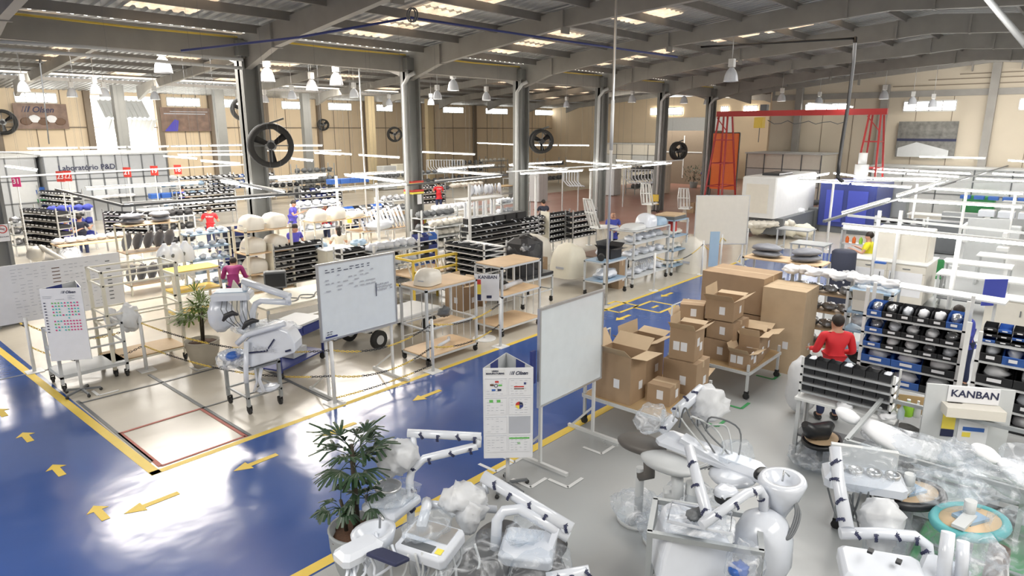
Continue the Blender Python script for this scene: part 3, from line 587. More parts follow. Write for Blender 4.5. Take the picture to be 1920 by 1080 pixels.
# tall suspension rods from the roof
p = at(1136,572); t = post('tall thin grey pole rising from the aisle edge to the roof', p, 7.6, 'alu', .035, 'roof_pole')
MB().cyl(0,0,4.0,5.2,.045,8).build('coupling', 'lgrey', t)
p = at(691,470); post('tall thin grey pole with the camera right of the drum fan', p, 7.3, 'alu', .03, 'roof_pole')
for px, py0, py1, Y, l_ in [(78,40,270,34,'thin dark cable hanging left of the roller door'),(1850,25,0,0,'')][:1]:
    a = onY(px-4,110,34); b = onY(92,270,34); tag(MB().tube([a,b],.025,6).build('hanging_cable','dgrey'), l_, 'cable')
# fans
def fan(label, cpos, ang, r=.6, arm=None, m='dgrey'):
    t = thing('drum_fan', label, 'fan', cpos, (0,0,ang))     # axis along local x
    ring = MB(); n = 28
    for (ra, xa) in (()): pass
    prof = [(-.2,r),(.2,r*.98),(.2,r*.74),(-.2,r*.8)]
    vs = []; k = 4
    for j in range(n):
        a = 2*PI*j/n; vs += [(x_,rr*math.cos(a),rr*math.sin(a)) for x_, rr in prof]
    fs = []
    for j in range(n):
        j2 = (j+1) % n
        for q in range(4): fs.append((j*4+q, j*4+(q+1) % 4, j2*4+(q+1) % 4, j2*4+q))
    ring.add(vs, fs, True); ring.build('drum', 'rubber', t)
    MB().tube([(-.17,r*math.cos(a*PI/14),r*math.sin(a*PI/14)) for a in range(28)], .022, 6, True).build('rim', m, t)
    MB().tube([(-.14,0,0),(-.02,0,0)], [r*.2,r*.26], 16).build('hub', 'lgrey', t); MB().tube([(-.02,0,0),(.2,0,0)], .1, 12).build('motor', 'black', t)
    for j in range(3):
        a = 2*PI*j/3+.5; b = MB(); ca, sa = math.cos(a), math.sin(a)
        c1 = Vector((0,ca,sa)); c2 = Vector((0,-sa,ca))
        P = [c1*r*.2+c2*.07, c1*r*.9+c2*.17, c1*r*.92-c2*.05, c1*r*.2-c2*.06]; o_ = [(-.05),(-.03),(.06),(.04)]
        top = [p_+Vector((o_[i],0,0)) for i, p_ in enumerate(P)]; bot = [q+Vector((.008,0,0)) for q in top]
        b.add(top+bot, [(0,1,2,3),(7,6,5,4),(0,4,5,1),(1,5,6,2),(2,6,7,3),(3,7,4,0)]); b.build('blade', 'black', t)
    MB().bar((.17,-r,0),(.17,r,0),.03).bar((.17,0,-r),(.17,0,r),.03).build('guard', m, t)
    if arm:
        MB().bar(arm, (0,0,r),.05).bar((arm[0],arm[1],arm[2]-.5),(0,0,r*.9),.04).build('bracket', m, t)
    return t
A2C = YAW+PI     # facing the camera
fan('large black drum fan on the left column', onY(508,273,17.9), 4.25, .62, (-.1,.4,.75))
fan('round dark fan on the column in the middle', onY(1015,265,18.0), 4.1, .5, (-.1,.35,.6)); fan('dark round fan at the right end of the column row', onY(1272,283,18.2), 4.3, .5, (0,.3,.6))
fan('small dark fan on the far wall, left edge', onY(5,229,YW-.5), 4.4, .7); fan('small dark fan on the far wall right of the murals', onY(606,234,YW-.5), 4.4, .45); fan('round fan against the bright far windows', onY(740,252,44), 4.2, .6)
fan('three-bladed dark fan on a bracket over the left offices', onY(455,205,30), 4.4, .5)
# compressed air lines overhead
def pipe(pts, r, m, label, name='air_pipe'): return tag(MB().tube(pts, r, 6).build(name, m), label, 'pipe')
pipe([onX(1270,107,19), onX(1000,68,14.5), onX(770,33,10.5), onX(560,70,8.6), onX(340,95,7.0)], .03, 'navy', 'long blue and black air line sagging under the roof')
pipe([D(-40,75,14), D(160,88,15.5), D(455,112,17.6)], .045, 'lgrey', 'upper of two grey pipes at the top left under the beam'); pipe([D(-40,89,14), D(160,103,15.5), D(455,128,17.6)], .045, 'lgrey', 'lower of two grey pipes at the top left under the beam')
pipe([D(1604,70,22), D(1600,120,21.8), D(1590,200,21.2), D(1580,260,20.6), D(1573,310,20), D(1571,333,19.5), D(1580,341,19.5)], .055, 'black', 'thick black hose dropping from the roof to the right tubes', 'hanging_hose')
pipe([D(1280,90,27), D(1600,72,22)], .04, 'black', 'dark air line running to the hanging black hose')
pipe([D(1845,-10,12), D(1925,85,10.5)], .055, 'lgrey', 'pale pipe slanting across the top right corner')
o = MB(); 
for k in range(2): o.tube([D(771+8*math.cos(a*PI/6)+k*4,28+13*math.sin(a*PI/6),14.2+k*.1) for a in range(12)], .018, 5, True)
tag(o.build('cable_coil', 'dgrey'), 'small coil of cable hung on the blue air line', 'cable')
# ------------------------------------------------------------------ pictures and signs on the walls
def picture(px, Y, label, ma, shapes):
    a = onY(px[0],px[1],Y); b = onY(px[2],px[3],Y); t = thing('wall_picture', label, 'picture', (a.x,Y-.06,b.z))
    w_ = b.x-a.x; h_ = a.z-b.z; MB().box(0,0,0,w_,.05,h_).build('panel', ma, t); return t, w_, h_
sepia = mat('sepia_photo_print', (.2,.13,.1), .5, var=.75, scale=2.3); sepia.node_tree.nodes['Noise Texture'].inputs['Detail'].default_value = 8; bwp = mat('grey_photo_print', (.16,.16,.15), .5, var=.9, scale=3.5)
t, w_, h_ = picture((22,193,130,242), YW-.3, 'brown toned mural of a crowded hall left of the roller door', sepia, None)
logo(t, (w_*.14,-.01,h_*.66), (PI/2,0,0), h_*.3)
for i in range(5): MB().blob((w_*(.2+.16*i),-.01,h_*(.3+.1*(i % 2))), (.3,.008,.22), i, .1, nu=12, nv=8).build('printed_figure', 'paper' if i % 2 else 'brown', t)
t, w_, h_ = picture((299,201,396,246), YW-.3, 'brown toned mural with a violet aisle right of the roller door', sepia, None)
MB().prism([(w_*.03,.0),(w_*.28,0),(w_*.34,.0)], 0, 0); MB().add([(w_*.04,-.01,0),(w_*.3,-.01,0),(w_*.34,-.01,h_*.45),(w_*.26,-.01,h_*.5)],[(0,1,2,3)]).build('violet_aisle', 'purple', t)
MB().box(.2,-.012,h_*.72,w_*.9,-.006,h_*.76).box(.6,-.012,h_*.82,w_*.95,-.006,h_*.85).build('printed_lights', 'faint', t)
a = onX(1686,228,XG-.3); b = onX(1788,296,XG-.3); t = thing('wall_picture', 'grey mural of a building and trees on the gable wall', 'picture', (XG-.3,a.y,b.z), -PI/2); w_ = a.y-b.y; h_ = a.z-b.z
MB().box(0,0,0,w_,.05,h_).build('panel', bwp, t); MB().add([(.1,-.01,h_*.25),(w_*.35,-.01,h_*.42),(w_*.9,-.01,h_*.2),(w_*.9,-.01,0),(.1,-.01,0)],[(0,1,2,3,4)]).build('printed_roof', 'lgrey', t)
MB().box(0,-.012,h_*.45,w_,-.006,h_*.52).build('printed_roofline', 'ink', t)
# ------------------------------------------------------------------ helpers for boards, signs, shells
def zat(p, px, py): d = ray(px, py); t = math.hypot(p[0],p[1])/math.hypot(d.x,d.y); return CAMH+d.z*t
def whiteboard(label, x, y, rot, w, z0, z1, feet=True, m='board', group=None, lx=.08, foot=(-.42,.5)):
    t = thing('whiteboard', label, 'whiteboard', (x,y,0), rot, group)
    MB().box(0,0,z0,w,.025,z1).build('writing_surface', m, t)
    MB().box(-.03,-.012,z0-.03,w+.03,.03,z0).box(-.03,-.012,z1,w+.03,.03,z1+.03).box(-.03,-.012,z0,0,.03,z1).box(w,-.012,z0,w+.03,.03,z1).build('frame', 'alu', t)
    if feet:
        for xx in (lx, w-lx):
            s_ = MB().box(xx-.02,.03,0.03,xx+.02,.07,z1).build('stand', 'white', t)
            MB().box(xx-.025,foot[0],0,xx+.025,foot[1],.05).build('foot', 'white', t)
            MB().bar((xx,.05,.45),(xx,foot[1]-.06,.04),.03).build('brace', 'white', t)
    return t
def marks(parent, x0, x1, z0, z1, rows, cols, m='faint', y=-.014, seed=1, hh=.012, fill=.7, name='writing'):
    r = random.Random(seed); b = MB()
    for i in range(rows):
        for j in range(cols):
            if r.random() > fill: continue
            xx = x0+(x1-x0)*j/cols; zz = z1-(z1-z0)*(i+.5)/rows; wd = (x1-x0)/cols*r.uniform(.35,.8)
            b.box(xx, y-.002, zz-hh/2, xx+wd, y, zz+hh/2)
    return b.build(name, m, parent)
def hood(label, x, y, z, rot, l=.6, w=.5, h=.36, m='ivory', group='moulded shells', name='moulded_shell', cat='shell', slope=.35):
    t = thing(name, label, cat, (x,y,z), rot, group); b = MB(); nu, nv = 24, 9; vs = []
    for i in range(nv+1):
        f = i/nv; k = (1-f**3.2)**.5 if f < 1 else 0
        for j in range(nu):
            a = 2*PI*j/nu; c, s_ = math.cos(a), math.sin(a); sx = math.copysign(abs(c)**.5,c); sy = math.copysign(abs(s_)**.5,s_)
            vs.append((sx*l/2*(.25+.75*k)+f*slope*l*.3, sy*w/2*(.3+.7*k), f*h*(1-.25*(sx*.5+.5)*slope)))
    b.add(vs, [(i*nu+j, i*nu+(j+1) % nu, (i+1)*nu+(j+1) % nu, (i+1)*nu+j) for i in range(nv) for j in range(nu)]+[tuple(nv*nu+j for j in range(nu))], True)
    b.build('shell_body', m, t); MB().box(-l*.48,-w*.2,h*.28,-l*.5+.004,w*.1,h*.34).build('badge', 'faint', t); return t
def bag(label, c, r, seed=1, m='bagw', name='plastic_bag', amp=.28, parent=None, group=None, cat='bag'):
    o = MB().blob((0,0,0), r, seed, amp, 2.6, 22, 16).build(name, m, parent, c)
    if not parent: tag(o, label, cat, group)
    return o
def prefix(px,py,z): return at(px,py,z)
# ------------------------------------------------------------------ big boards and stand signs
t = whiteboard('large blank whiteboard on a white stand at the right edge of the aisle', 6.38, 5.15, 0, 1.42, .92, 2.23); MB().box(-.13,.03,1.25,-.05,.07,1.7).build('eraser_tray', 'navy', t)
t = whiteboard('whiteboard with handwritten columns behind the chained posts', 5.8, 9.36, .0, 1.55, 1.06, 2.33, foot=(-.4,.65))
marks(t,.12,1.2,2.18,2.26,2,9,'ink',seed=4,hh=.012,fill=.9); marks(t,.12,1.15,1.85,2.16,5,9,'faint',seed=2,hh=.022,fill=.6); marks(t,1.15,1.5,1.7,1.85,3,6,'faint',seed=3,hh=.03,fill=.9)
MB().box(1.12,-.016,1.62,1.135,-.013,1.86).build('magnet_strip','ink',t); marks(t,.08,.2,1.12,1.2,2,2,'ink',seed=5,fill=1); MB().box(.05,-.016,1.08,.28,-.013,1.11).build('printed_bar','navy',t)
p = at(1330, 500); t = whiteboard('tall blank cream whiteboard at the far end of the aisle', p.x-.2, p.y+.5, -.42-PI/8, 1.75, .75, 2.35, m='ivory')
# wide paper chart on the left edge
a = onY(0,478,14.9); b_ = onY(105,468,14.9); t = thing('chart_board', 'wide white chart board with a column of dark dashes at the left edge', 'board', (a.x-.8,14.9,0))
z1_ = 2.05; z0_ = .95; MB().box(0,0,z0_,2.75,.03,z1_).build('panel', 'paper', t); MB().box(.3,.03,0,.35,.07,z1_).box(2.4,.03,0,2.45,.07,z1_).build('stand', 'white', t)
for i in range(13): MB().box(1.55,-.004,z1_-.16-i*.068,1.68,-.001,z1_-.145-i*.068).build('dash', 'brown', t)
for i in range(11): MB().box(2.48,-.004,z1_-.16-i*.078,2.56,-.001,z1_-.14-i*.078).build('dash', 'dgrey', t)
marks(t,.9,1.5,z0_+.08,z1_-.06,16,5,'faint',seed=8,hh=.008,y=-.002); marks(t,1.75,2.4,z0_+.08,z1_-.08,14,7,'faint',seed=9,hh=.01,y=-.002,fill=.5)
def pylon(label, p, face, w, z0, z1, head=None):
    t = thing('display_pylon', label, 'display board', (p[0],p[1],0), face)   # front face toward local -y
    dp = w*.95
    MB().box(-w/2,-dp/3,z0,w/2,-dp/3+.012,z1).build('front_panel', 'paper', t)
    for sd in (-1,1): MB().bar((sd*w/2,-dp/3+.01,(z0+z1)/2),(0,dp*.66,(z0+z1)/2),.012,z1-z0).build('side_panel', 'lgrey', t); MB().bar((sd*w*.42,-dp/3+.11,z1-.14),(sd*w*.2,dp*.27,z1-.14),.02,.27).build('blue_inner_patch', 'navy', t)
    MB().cyl(0,0,.05,z0+.1,.025,10).build('pole', 'white', t)
    b = MB()
    for k in range(5):
        a = k*2*PI/5+.4; b.bar((0,0,.09),(.28*math.cos(a),.28*math.sin(a),.06),.035,.03)
    b.build('star_base', 'dgrey', t)
    for k in range(5): a = k*2*PI/5+.4; MB().blob((.28*math.cos(a),.28*math.sin(a),.03),(.03,.03,.03),0,0,nu=8,nv=6).build('castor', 'rubber', t)
    return t
FACE = YAW-PI/2   # a front face turned to the mezzanine
p = at(952, 916); ztop = zat(p,943,680); zbot = zat(p,943,845)
t = pylon('three-sided lean manufacturing display on a pole in the foreground', p, FACE+.05, .6, zbot, ztop); hh = ztop-zbot; F_ = -.6*.95/3-.002; U = (PI/2,0,0)
MB().box(-.27,F_-.004,ztop-.085,-.045,F_,ztop-.015).build('title_card', 'white', t); text('LEAN', .032, 'ink', t, (-.158,F_-.006,ztop-.045), U, align='CENTER', bold=.001); text('MANUFACTURING', .029, 'ink', t, (-.158,F_-.006,ztop-.075), U, align='CENTER', bold=.001, sx=.9)
logo(t, (.015,F_-.002,ztop-.085), U, .06)
k = 0
for r_ in range(4):
    for c_ in range(2):
        x0 = -.28+c_*.29; z_ = ztop-.13-r_*(hh-.19)/4; h_ = (hh-.19)/4-.025
        s_ = MB().box(x0,F_-.004,z_-h_,x0+.26,F_,z_).build('sheet', 'paper' if (r_,c_)!=(2,1) else 'faint', t); MB().box(x0,F_-.005,z_-.006,x0+.26,F_-.004,z_).build('sheet_edge', 'faint', t)
        if (r_,c_)==(0,0):
            for (xx,zz,m_) in ((.12,.03,'redi'),(.06,.07,'brown'),(.16,.075,'greeni'),(.08,.135,'blue'),(.15,.135,'ink')): MB().box(x0+xx,F_-.007,z_-zz-.022,x0+xx+.045,F_-.004,z_-zz).build('printed_box', m_, t)
            MB().lathe([(.016,0),(.024,0)],14).xf(Matrix.Translation((x0+.132,F_-.007,z_-.09)) @ Matrix.Rotation(PI/2,4,'X')).build('printed_ring','ink',t)
        elif (r_,c_)==(0,1):
            MB().box(x0+.06,F_-.007,z_-.115,x0+.18,F_-.004,z_-.1).build('printed_bar','redi',t); MB().box(x0+.06,F_-.007,z_-.14,x0+.18,F_-.004,z_-.128).build('printed_bar','brown',t); MB().box(x0+.18,F_-.007,z_-.08,x0+.205,F_-.004,z_-.052).build('printed_square','navy',t)
        elif (r_,c_)==(1,0):
            for xx in (.05,.14): MB().box(x0+xx,F_-.007,z_-.06,x0+xx+.045,F_-.004,z_-.025).build('printed_box','greeni',t)
        elif (r_,c_)==(1,1):
            for q,m_ in enumerate(('ink','redi','yelli','navy')): MB().add([(0,0,0)]+[(.047*math.cos(q*PI/2+a*PI/16),.047*math.sin(q*PI/2+a*PI/16),0) for a in range(9)],[tuple(range(10))]).xf(Matrix.Translation((x0+.125,F_-.007,z_-.1)) @ Matrix.Rotation(PI/2,4,'X')).build('pie_slice',m_,t)
        elif (r_,c_)==(3,1): MB().box(x0,F_-.007,z_-.05,x0+.25,F_-.004,z_-.03).build('green_band','greeni',t); text('5S', .04, 'greeni', t, (x0+.1,F_-.007,z_-.12), U)
        if (r_,c_)!=(2,1): marks(t, x0+.02, x0+.24, z_-h_+.01, z_-.01, 6, 4, 'faint', F_-.005, seed=k, hh=.004, fill=.75)
        k += 1
p = at(155, 738); zt = zat(p,145,533); zb = zat(p,145,668)
t = pylon('three-sided poster with rows of coloured dots on the left', p, FACE+.2, .62, zb, zt); F_ = -.62*.95/3-.002; logo(t, (.0,F_-.002,zt-.09), U, .06); marks(t,-.28,.28,zt-.2,zt-.12,3,3,'faint',F_-.003,hh=.008)
rr = random.Random(5)
for i in range(10):
    if i == 5: MB().lathe([(0,0),(.013,0)],8).xf(Matrix.Translation((.07,F_-.005,zt-.25-i*.052)) @ Matrix.Rotation(PI/2,4,'X')).build('dot','teali',t); continue
    for j in range(9):
        if (i in (2,3) and j in (3,4)) or (i > 5 and j == 2 and i % 2): continue
        m_ = 'pink' if (j > 3+rr.random()*2 and i > 4) or rr.random() < .3 else ('teali' if rr.random() < .7 else 'greeni')
        MB().lathe([(0,0),(.014,0)],8).xf(Matrix.Translation((-.15+j*.047,F_-.005,zt-.25-i*.052)) @ Matrix.Rotation(PI/2,4,'X')).build('dot',m_,t)
for i in range(11): MB().box(-.28,F_-.006,zt-.25-i*.05,-.25,F_-.003,zt-.235-i*.05).build('row_mark','ink',t)
# kanban sign on a round foot by the chain
p = at(908, 636); t = thing('kanban_sign', 'white kanban sign with a red yellow and black strip on a round foot', 'sign', (p.x,p.y,0), FACE)
z1_ = zat(p,915,514); z0_ = zat(p,915,564); MB().box(-.2,0,z0_,.34,.02,z1_).build('panel','paper',t); MB().cyl(0,.03,.02,z1_,.02,8).build('pole','white',t); MB().cyl(0,.03,0,.02,.26,20).build('round_foot','white',t)
text('KANBAN', .1, 'ink', t, (-.12,-.002,z1_-.1), U, bold=.002)
for q,(m_,f0,f1) in enumerate((('redi',.2,.38),('yelli',.38,.75),('ink',.75,.98))): MB().box(-.16,-.006,z1_-(z1_-z0_)*f1,-.06,-.001,z1_-(z1_-z0_)*f0).build('colour_strip',m_,t)
MB().box(.06,-.006,z0_+.06,.17,-.001,z0_+.12).build('printed_box','ink',t)
# ------------------------------------------------------------------ chained posts
SP = [(65,697),(275,694),(628,757),(812,697),(938,650)]
PP = [at(*q) for q in SP]
for i, p in enumerate(PP):
    z_ = zat(p, *[(57,596),(266,592),(619,642),(806,600),(940,560)][i]); t = thing('chain_post', ['leftmost white chain post beside the blue floor','white chain post left of the potted palm','white chain post in front of the written whiteboard','white chain post in front of the wooden-topped cart','white chain post beside the second wooden-topped cart'][i], 'post', p)
    MB().cyl(0,0,0,z_,.032,12).build('pole','white',t); MB().box(-.14,-.14,0,.14,.14,.015).build('base_plate','white',t); MB().blob((0,0,z_),(.034,.034,.02),0,0,nu=10,nv=6).build('cap','white',t)
def chain(a, b, za, zb, sag, label, sw=4):
    t = thing('barrier_chain', label, 'chain', (0,0,0)); a = Vector((a.x,a.y,za)); b = Vector((b.x,b.y,zb)); L_ = (b-a).length; n = int(L_*1.06/.048); n -= n % 2
    for col_i in range(int(math.ceil(n/12))):
        mb = MB()
        for i in range(col_i*12, min(n, col_i*12+12)):
            f0 = i/n; f1 = (i+1)/n; P = lambda f: a.lerp(b,f)-Vector((0,0,sag*4*f*(1-f)))
            p, q = P(f0), P(f1); d = (q-p).normalized(); s_ = d.cross(Vector((0,0,1))).normalized(); s_ = s_ if i % 2 else s_.cross(d); m_ = (p+q)/2; h_ = (q-p).length*.72
            mb.tube([m_+d*h_*x_+s_*.014*y_ for x_,y_ in ((-1,0),(-.6,1),(.6,1),(1,0),(.6,-1),(-.6,-1))], .0055, 4, True)
        mb.build('chain_run', 'yellow' if col_i % 2 == 0 else 'black', t)
    return t
for lo, hi, nm in ((.95,.95,'upper'),(.5,.5,'middle'),(.5,.12,'')):
    if nm:
        chain(PP[1],PP[2],lo,hi,.22,nm+' yellow and black chain right of the potted palm'); chain(PP[2],PP[3],lo,hi,.2,nm+' yellow and black chain in front of the written whiteboard'); chain(PP[3],PP[4],lo,hi,.16,nm+' yellow and black chain in front of the wooden-topped carts')
        chain(PP[0],PP[1],lo,hi,.3,nm+' yellow and black chain behind the dotted poster')
chain(PP[2],PP[3],.1,.15,.05,'lowest yellow and black chain near the floor')
chain(PP[0],at(20,600),.9,.9,.3,'chain running back from the leftmost post')
# ------------------------------------------------------------------ carts left of the aisle
t = cart('tall wooden-topped cart with barred sides and a grey hood on it', 8.0,9.25,0,1.38,.8,[.2,1.55],m='lgrey',rails=(.75,),mesh_side=True)
MB().box(.62,.3,.62,1.34,.76,.64).build('half_shelf','wood',t)
hood('smooth ivory hood on the wooden-topped cart behind the whiteboard', 8.35,9.6,1.56,.2,.5,.44,.32)
cart('second wooden-topped cart, beside the black wrapped block', 10.35,9.45,0,1.35,.85,[.22,.95,1.6],m='lgrey',mesh_side=True)
o = MB().tube([(8.5,9.5,.26),(8.9,9.62,.26),(9.02,9.75,.26)],.035).build('pipe_elbow','plastic'); tag(o,'white bent pipe lying on the lower shelf of the barred cart','pipe')
tag(MB().blob((8.95,9.8,.83),(.16,.1,.12),2,.3).build('motor','dgrey'),'small grey motor inside the barred cart','motor')
tag(MB().tube([(10.75,9.75,1.03),(11.1,9.8,1.05),(11.5,9.9,1.02)],.06).build('spare_lamp','plastic'),'white arm lying on the middle shelf of the second cart','arm'); tag(MB().blob((10.85,9.9,1.05),(.16,.14,.09),3,.3).build('dark_lump','rubber'),'dark part beside the white arm on the second cart','part')
# flatbed wagon
a = at(713,652); t = thing('flatbed_wagon','grey flatbed wagon with four rubber wheels behind the whiteboard','wagon',(a.x-.25,a.y-.05,0),.1)
MB().rbox(-.15,0,.42,2.2,.95,.5,.02).build('deck','lgrey',t); MB().bar((.1,.1,.36),(.1,.85,.36),.05).bar((1.7,.1,.36),(1.7,.85,.36),.05).bar((.1,.45,.36),(1.7,.45,.36),.05).bar((-.6,.45,.3),(.1,.45,.36),.03).build('chassis','dgrey',t)
for xx in (.2,1.75):
    for yy in (.0,.92):
        wv = MB().tube([(xx,yy-.05,.2),(xx,yy+.05,.2)],.2,18).build('wheel','rubber',t); MB().tube([(xx,yy-.058,.2),(xx,yy+.058,.2)],.1,14).build('wheel_hub','lgrey',wv)
MB().tube([(1.1,.5,.5),(1.02,.5,1.1)],.02).build('handle','black',t)
hood('white hood lying on the flatbed wagon', a.x+.35,a.y+.45,.51,.3,.5,.42,.26)
# blue tool cart with grey top
t = thing('tool_cart','dark blue tool cart with a grey worktop behind the dental unit','cart',(5.75,10.75,0),.35)
MB().rbox(0,0,.85,1.35,.7,.89,.01).build('worktop','lgrey',t); MB().box(.02,.02,.66,1.33,.68,.85).build('drawer_case','navy',t); MB().box(.1,.004,.7,.6,.02,.82).box(.7,.004,.7,1.25,.02,.82).build('drawer','navy',t)
for xx in (.02,1.28):
    for yy in (.02,.63): MB().box(xx,yy,.12,xx+.05,yy+.05,.66).build('leg','navy',t)
MB().box(.02,.02,.16,1.33,.68,.19).build('shelf','navy',t)
for xx in (.06,1.28):
    for yy in (.06,.62): caster(t,xx,yy,.055)
tag(MB().box(.6,.2,0,1.0,.5,.16).build('grey_box','lgrey',None,(5.75,10.75,.2),.35),'small grey box on the lower shelf of the blue tool cart','box')
tag(MB().bar((0,0,0),(0,.85,.5),.75,.02,up=(1,0,0)).build('leaning_board','ivory',None,(5.65,11.4,.9)),'cream panel propped up behind the blue tool cart','panel')
# dental delivery unit on a grey cart (left centre)
t = cart('grey square cart carrying a wrapped white and blue dental unit', 4.6,9.75,0,.62,.75,[.8],m='grey',sm='dgrey',rails=(.3,),pw=.05)
E0 = Vector((4.6,9.75,0))
t = thing('dental_unit','white dental delivery unit wrapped in film on the grey cart','dental unit',(0,0,0)); c = 10.6
def sideplate(par, px, c, th, m, name, bev=.03):
    P = [D(x_,y_,c) for x_,y_ in px]; n = Vector((FWD[0],FWD[1],0)).normalized()*th; k = len(P)
    o = MB().add([p for p in P]+[p+n for p in P],[tuple(range(k-1,-1,-1)),tuple(range(k,2*k))]+[(i,(i+1)%k,k+(i+1)%k,k+i) for i in range(k)]).build(name,m,par)
    if bev: md = o.modifiers.new('bevel','BEVEL'); md.width = bev; md.segments = 3
    return o
sideplate(t,[(458,640),(480,622),(513,612),(540,622),(552,645),(553,662),(520,674),(470,690),(455,675)],10.35,.4,'plastic','side_cover')
for a_,b__ in (((462,662),(500,658)),((500,658),(514,636))): MB().bar(D(*a_,10.32),D(*b__,10.32),.02).build('seam_line','ink',t)
MB().bar(D(535,659,10.32),D(545,656,10.32),.025).build('badge','ink',t); q = D(472,658,10.3); text('ACTIVE',.11,'faint',t,q,(PI/2,0,FACE-.1))
MB().blob((0,0,0),(.25,.2,.17),3,.2).build('wrapped_bowl','film2',t,D(435,672,10.4)); MB().blob((0,0,0),(.12,.08,.08),1,.1).build('blue_label','blue',t,D(437,668,10.3)); MB().lathe([(.05,-.12),(.18,-.02),(.22,.06),(.18,.06),(0,-.04)],18).build('bowl','plastic',t,D(436,668,10.5))
for P_ in ([(418,602),(424,592),(436,587),(446,590)],[(455,617),(462,607),(474,601),(485,602)]): MB().tube([D(x_,y_,10.5) for x_,y_ in P_],[.02,.045,.045,.02]).build('black_armrest','blackfab',t)
MB().blob((0,0,0),(.5,.24,.1),4,.15).build('seat_cushion','lgrey',t,D(500,618,10.8),YAW-PI/2); MB().blob((0,0,0),(.58,.28,.13),4,.2).build('wrapped_seat','film2',t,D(498,615,10.75),YAW-PI/2)
MB().tube([D(444,645,10.3),D(462,628,10.3),D(500,617,10.3),D(535,607,10.3)],.045).build('rail_arm','plastic',t)
MB().tube([D(457,620,10.7),D(457,557,10.7)],.06).build('column','plastic',t); o = MB().rbox(-.3,-.2,-.06,.3,.2,.06,.04).build('instrument_tray','plastic',t,D(436,552,10.7),YAW-PI/2+.15); MB().box(-.24,-.15,.061,.24,.15,.07).build('tray_mat','lblue',o)
MB().tube([D(460,556,10.7),D(459,528,10.7)],.045).tube([D(456,527,10.7),D(543,556,10.5)],.06).build('upper_arm','plastic',t)
MB().tube([D(540,555,10.5),D(540,568,10.5)],.045).tube([D(543,567,10.5),D(490,564,10.7),D(479,570,10.7),D(474,585,10.7),D(473,620,10.7)],.05).build('lower_arm','plastic',t)
for i in range(6): MB().tube([D(418+i*9,556,10.6),D(414+i*10,580,10.5),D(425+i*9,602,10.5),D(440+i*6,612,10.6)],.007,5).build('hose','dgrey',t)
MB().blob((0,0,0),(.22,.18,.3),6,.12).build('cuspidor','plastic',t,D(415,590,10.9)); MB().tube([D(462,640,10.25),D(461,690,10.25),D(462,718,10.25)],.04).build('down_tube','plastic',t)
MB().tube([D(490,690,10.6),D(486,712,10.6),D(495,735,10.6)],.03).tube([D(478,690,10.6),D(482,715,10.6),D(476,735,10.6)],.02).build('drain_hoses','plastic',t); MB().blob((0,0,0),(.2,.14,.05),2,.2).build('foot_control','plastic',t,D(503,727,10.8))
# ------------------------------------------------------------------ potted palms
def palm(label, p, pr, ph, stems, mleaf, mpot, seed):
    r = random.Random(seed); t = thing('potted_palm', label, 'plant', p)
    MB().lathe([(pr*.62,0),(pr*.8,ph*.25),(pr*.98,ph*.7),(pr*1.0,ph*.95),(pr*1.03,ph),(pr*.93,ph),(pr*.9,ph*.88),(0,ph*.88)],28).build('pot', mpot, t)
    MB().blob((0,0,ph*.88),(pr*.9,pr*.9,.03),seed,.3,8,20,8).build('soil','soil',t)
    for k,(sx,sy,hx,hy,hz,nf,sz) in enumerate(stems):
        mb = MB().tube([(sx,sy,ph*.85),((sx+hx)/2+.01,(sy+hy)/2,(ph+hz)/2),(hx,hy,hz)],[.034,.03,.022] if mleaf == 'leaf' and k == 0 else [.022,.02,.016],7); st = mb.build('stem','stem',t); crown = MB()
        for i in range(nf):
            a = r.uniform(0,2*PI); el = r.uniform(-.1,1.1); zb_ = hz-r.uniform(0,.3)*sz; o_ = Vector((hx,hy,zb_)); d = Vector((math.cos(a)*math.cos(el),math.sin(a)*math.cos(el),math.sin(el))); pl = r.uniform(.18,.34)*sz
            c = o_+d*pl; crown.tube([o_,o_+d*pl*.5+Vector((0,0,.02)),c],.005,4)
            s_ = d.cross(Vector((0,0,1))).normalized(); nl = r.randint(6,8)
            for q in range(nl):
                th = (q-(nl-1)/2)*.36; ld = (d*math.cos(th)+s_*math.sin(th)).normalized(); ll = sz*r.uniform(.24,.36)*(1-.12*abs(th)); wv = ld.cross(Vector((0,0,1))).normalized()*.0185
                p1 = c+ld*ll*.5+Vector((0,0,-.01)); p2 = c+ld*ll+Vector((0,0,-.05-.05*r.random())); up_ = Vector((0,0,.006))
                crown.add([c-wv*.3,c+wv*.3,p1+wv,p1-wv,p2+wv*.7,p2-wv*.7,p1+up_],[(0,1,2,6),(0,6,3),(3,6,5),(6,2,4,5)])
        crown.build('fronds', mleaf, t)
    return t
p = Vector((3.42,5.12,0)); palm('potted palm in a grey pot, bottom centre in the foreground', p, .29, .58, [(0,.02,.0,.02,1.48,15,.85),(.06,-.08,.06,-.1,.95,6,.55),(-.08,.08,-.1,.12,.88,6,.5),(.04,.04,.02,.06,1.34,8,.78)], 'leaf', 'potg', 3)
p = at(381,690); palm('potted palm in a beige pot behind the chained square', (p.x+.1,p.y+.15,0), .31, .52, [(0,0,.0,.0,1.25,24,1.0),(.05,.05,.08,.06,1.05,14,.9)], 'leaf2', 'pot', 8)
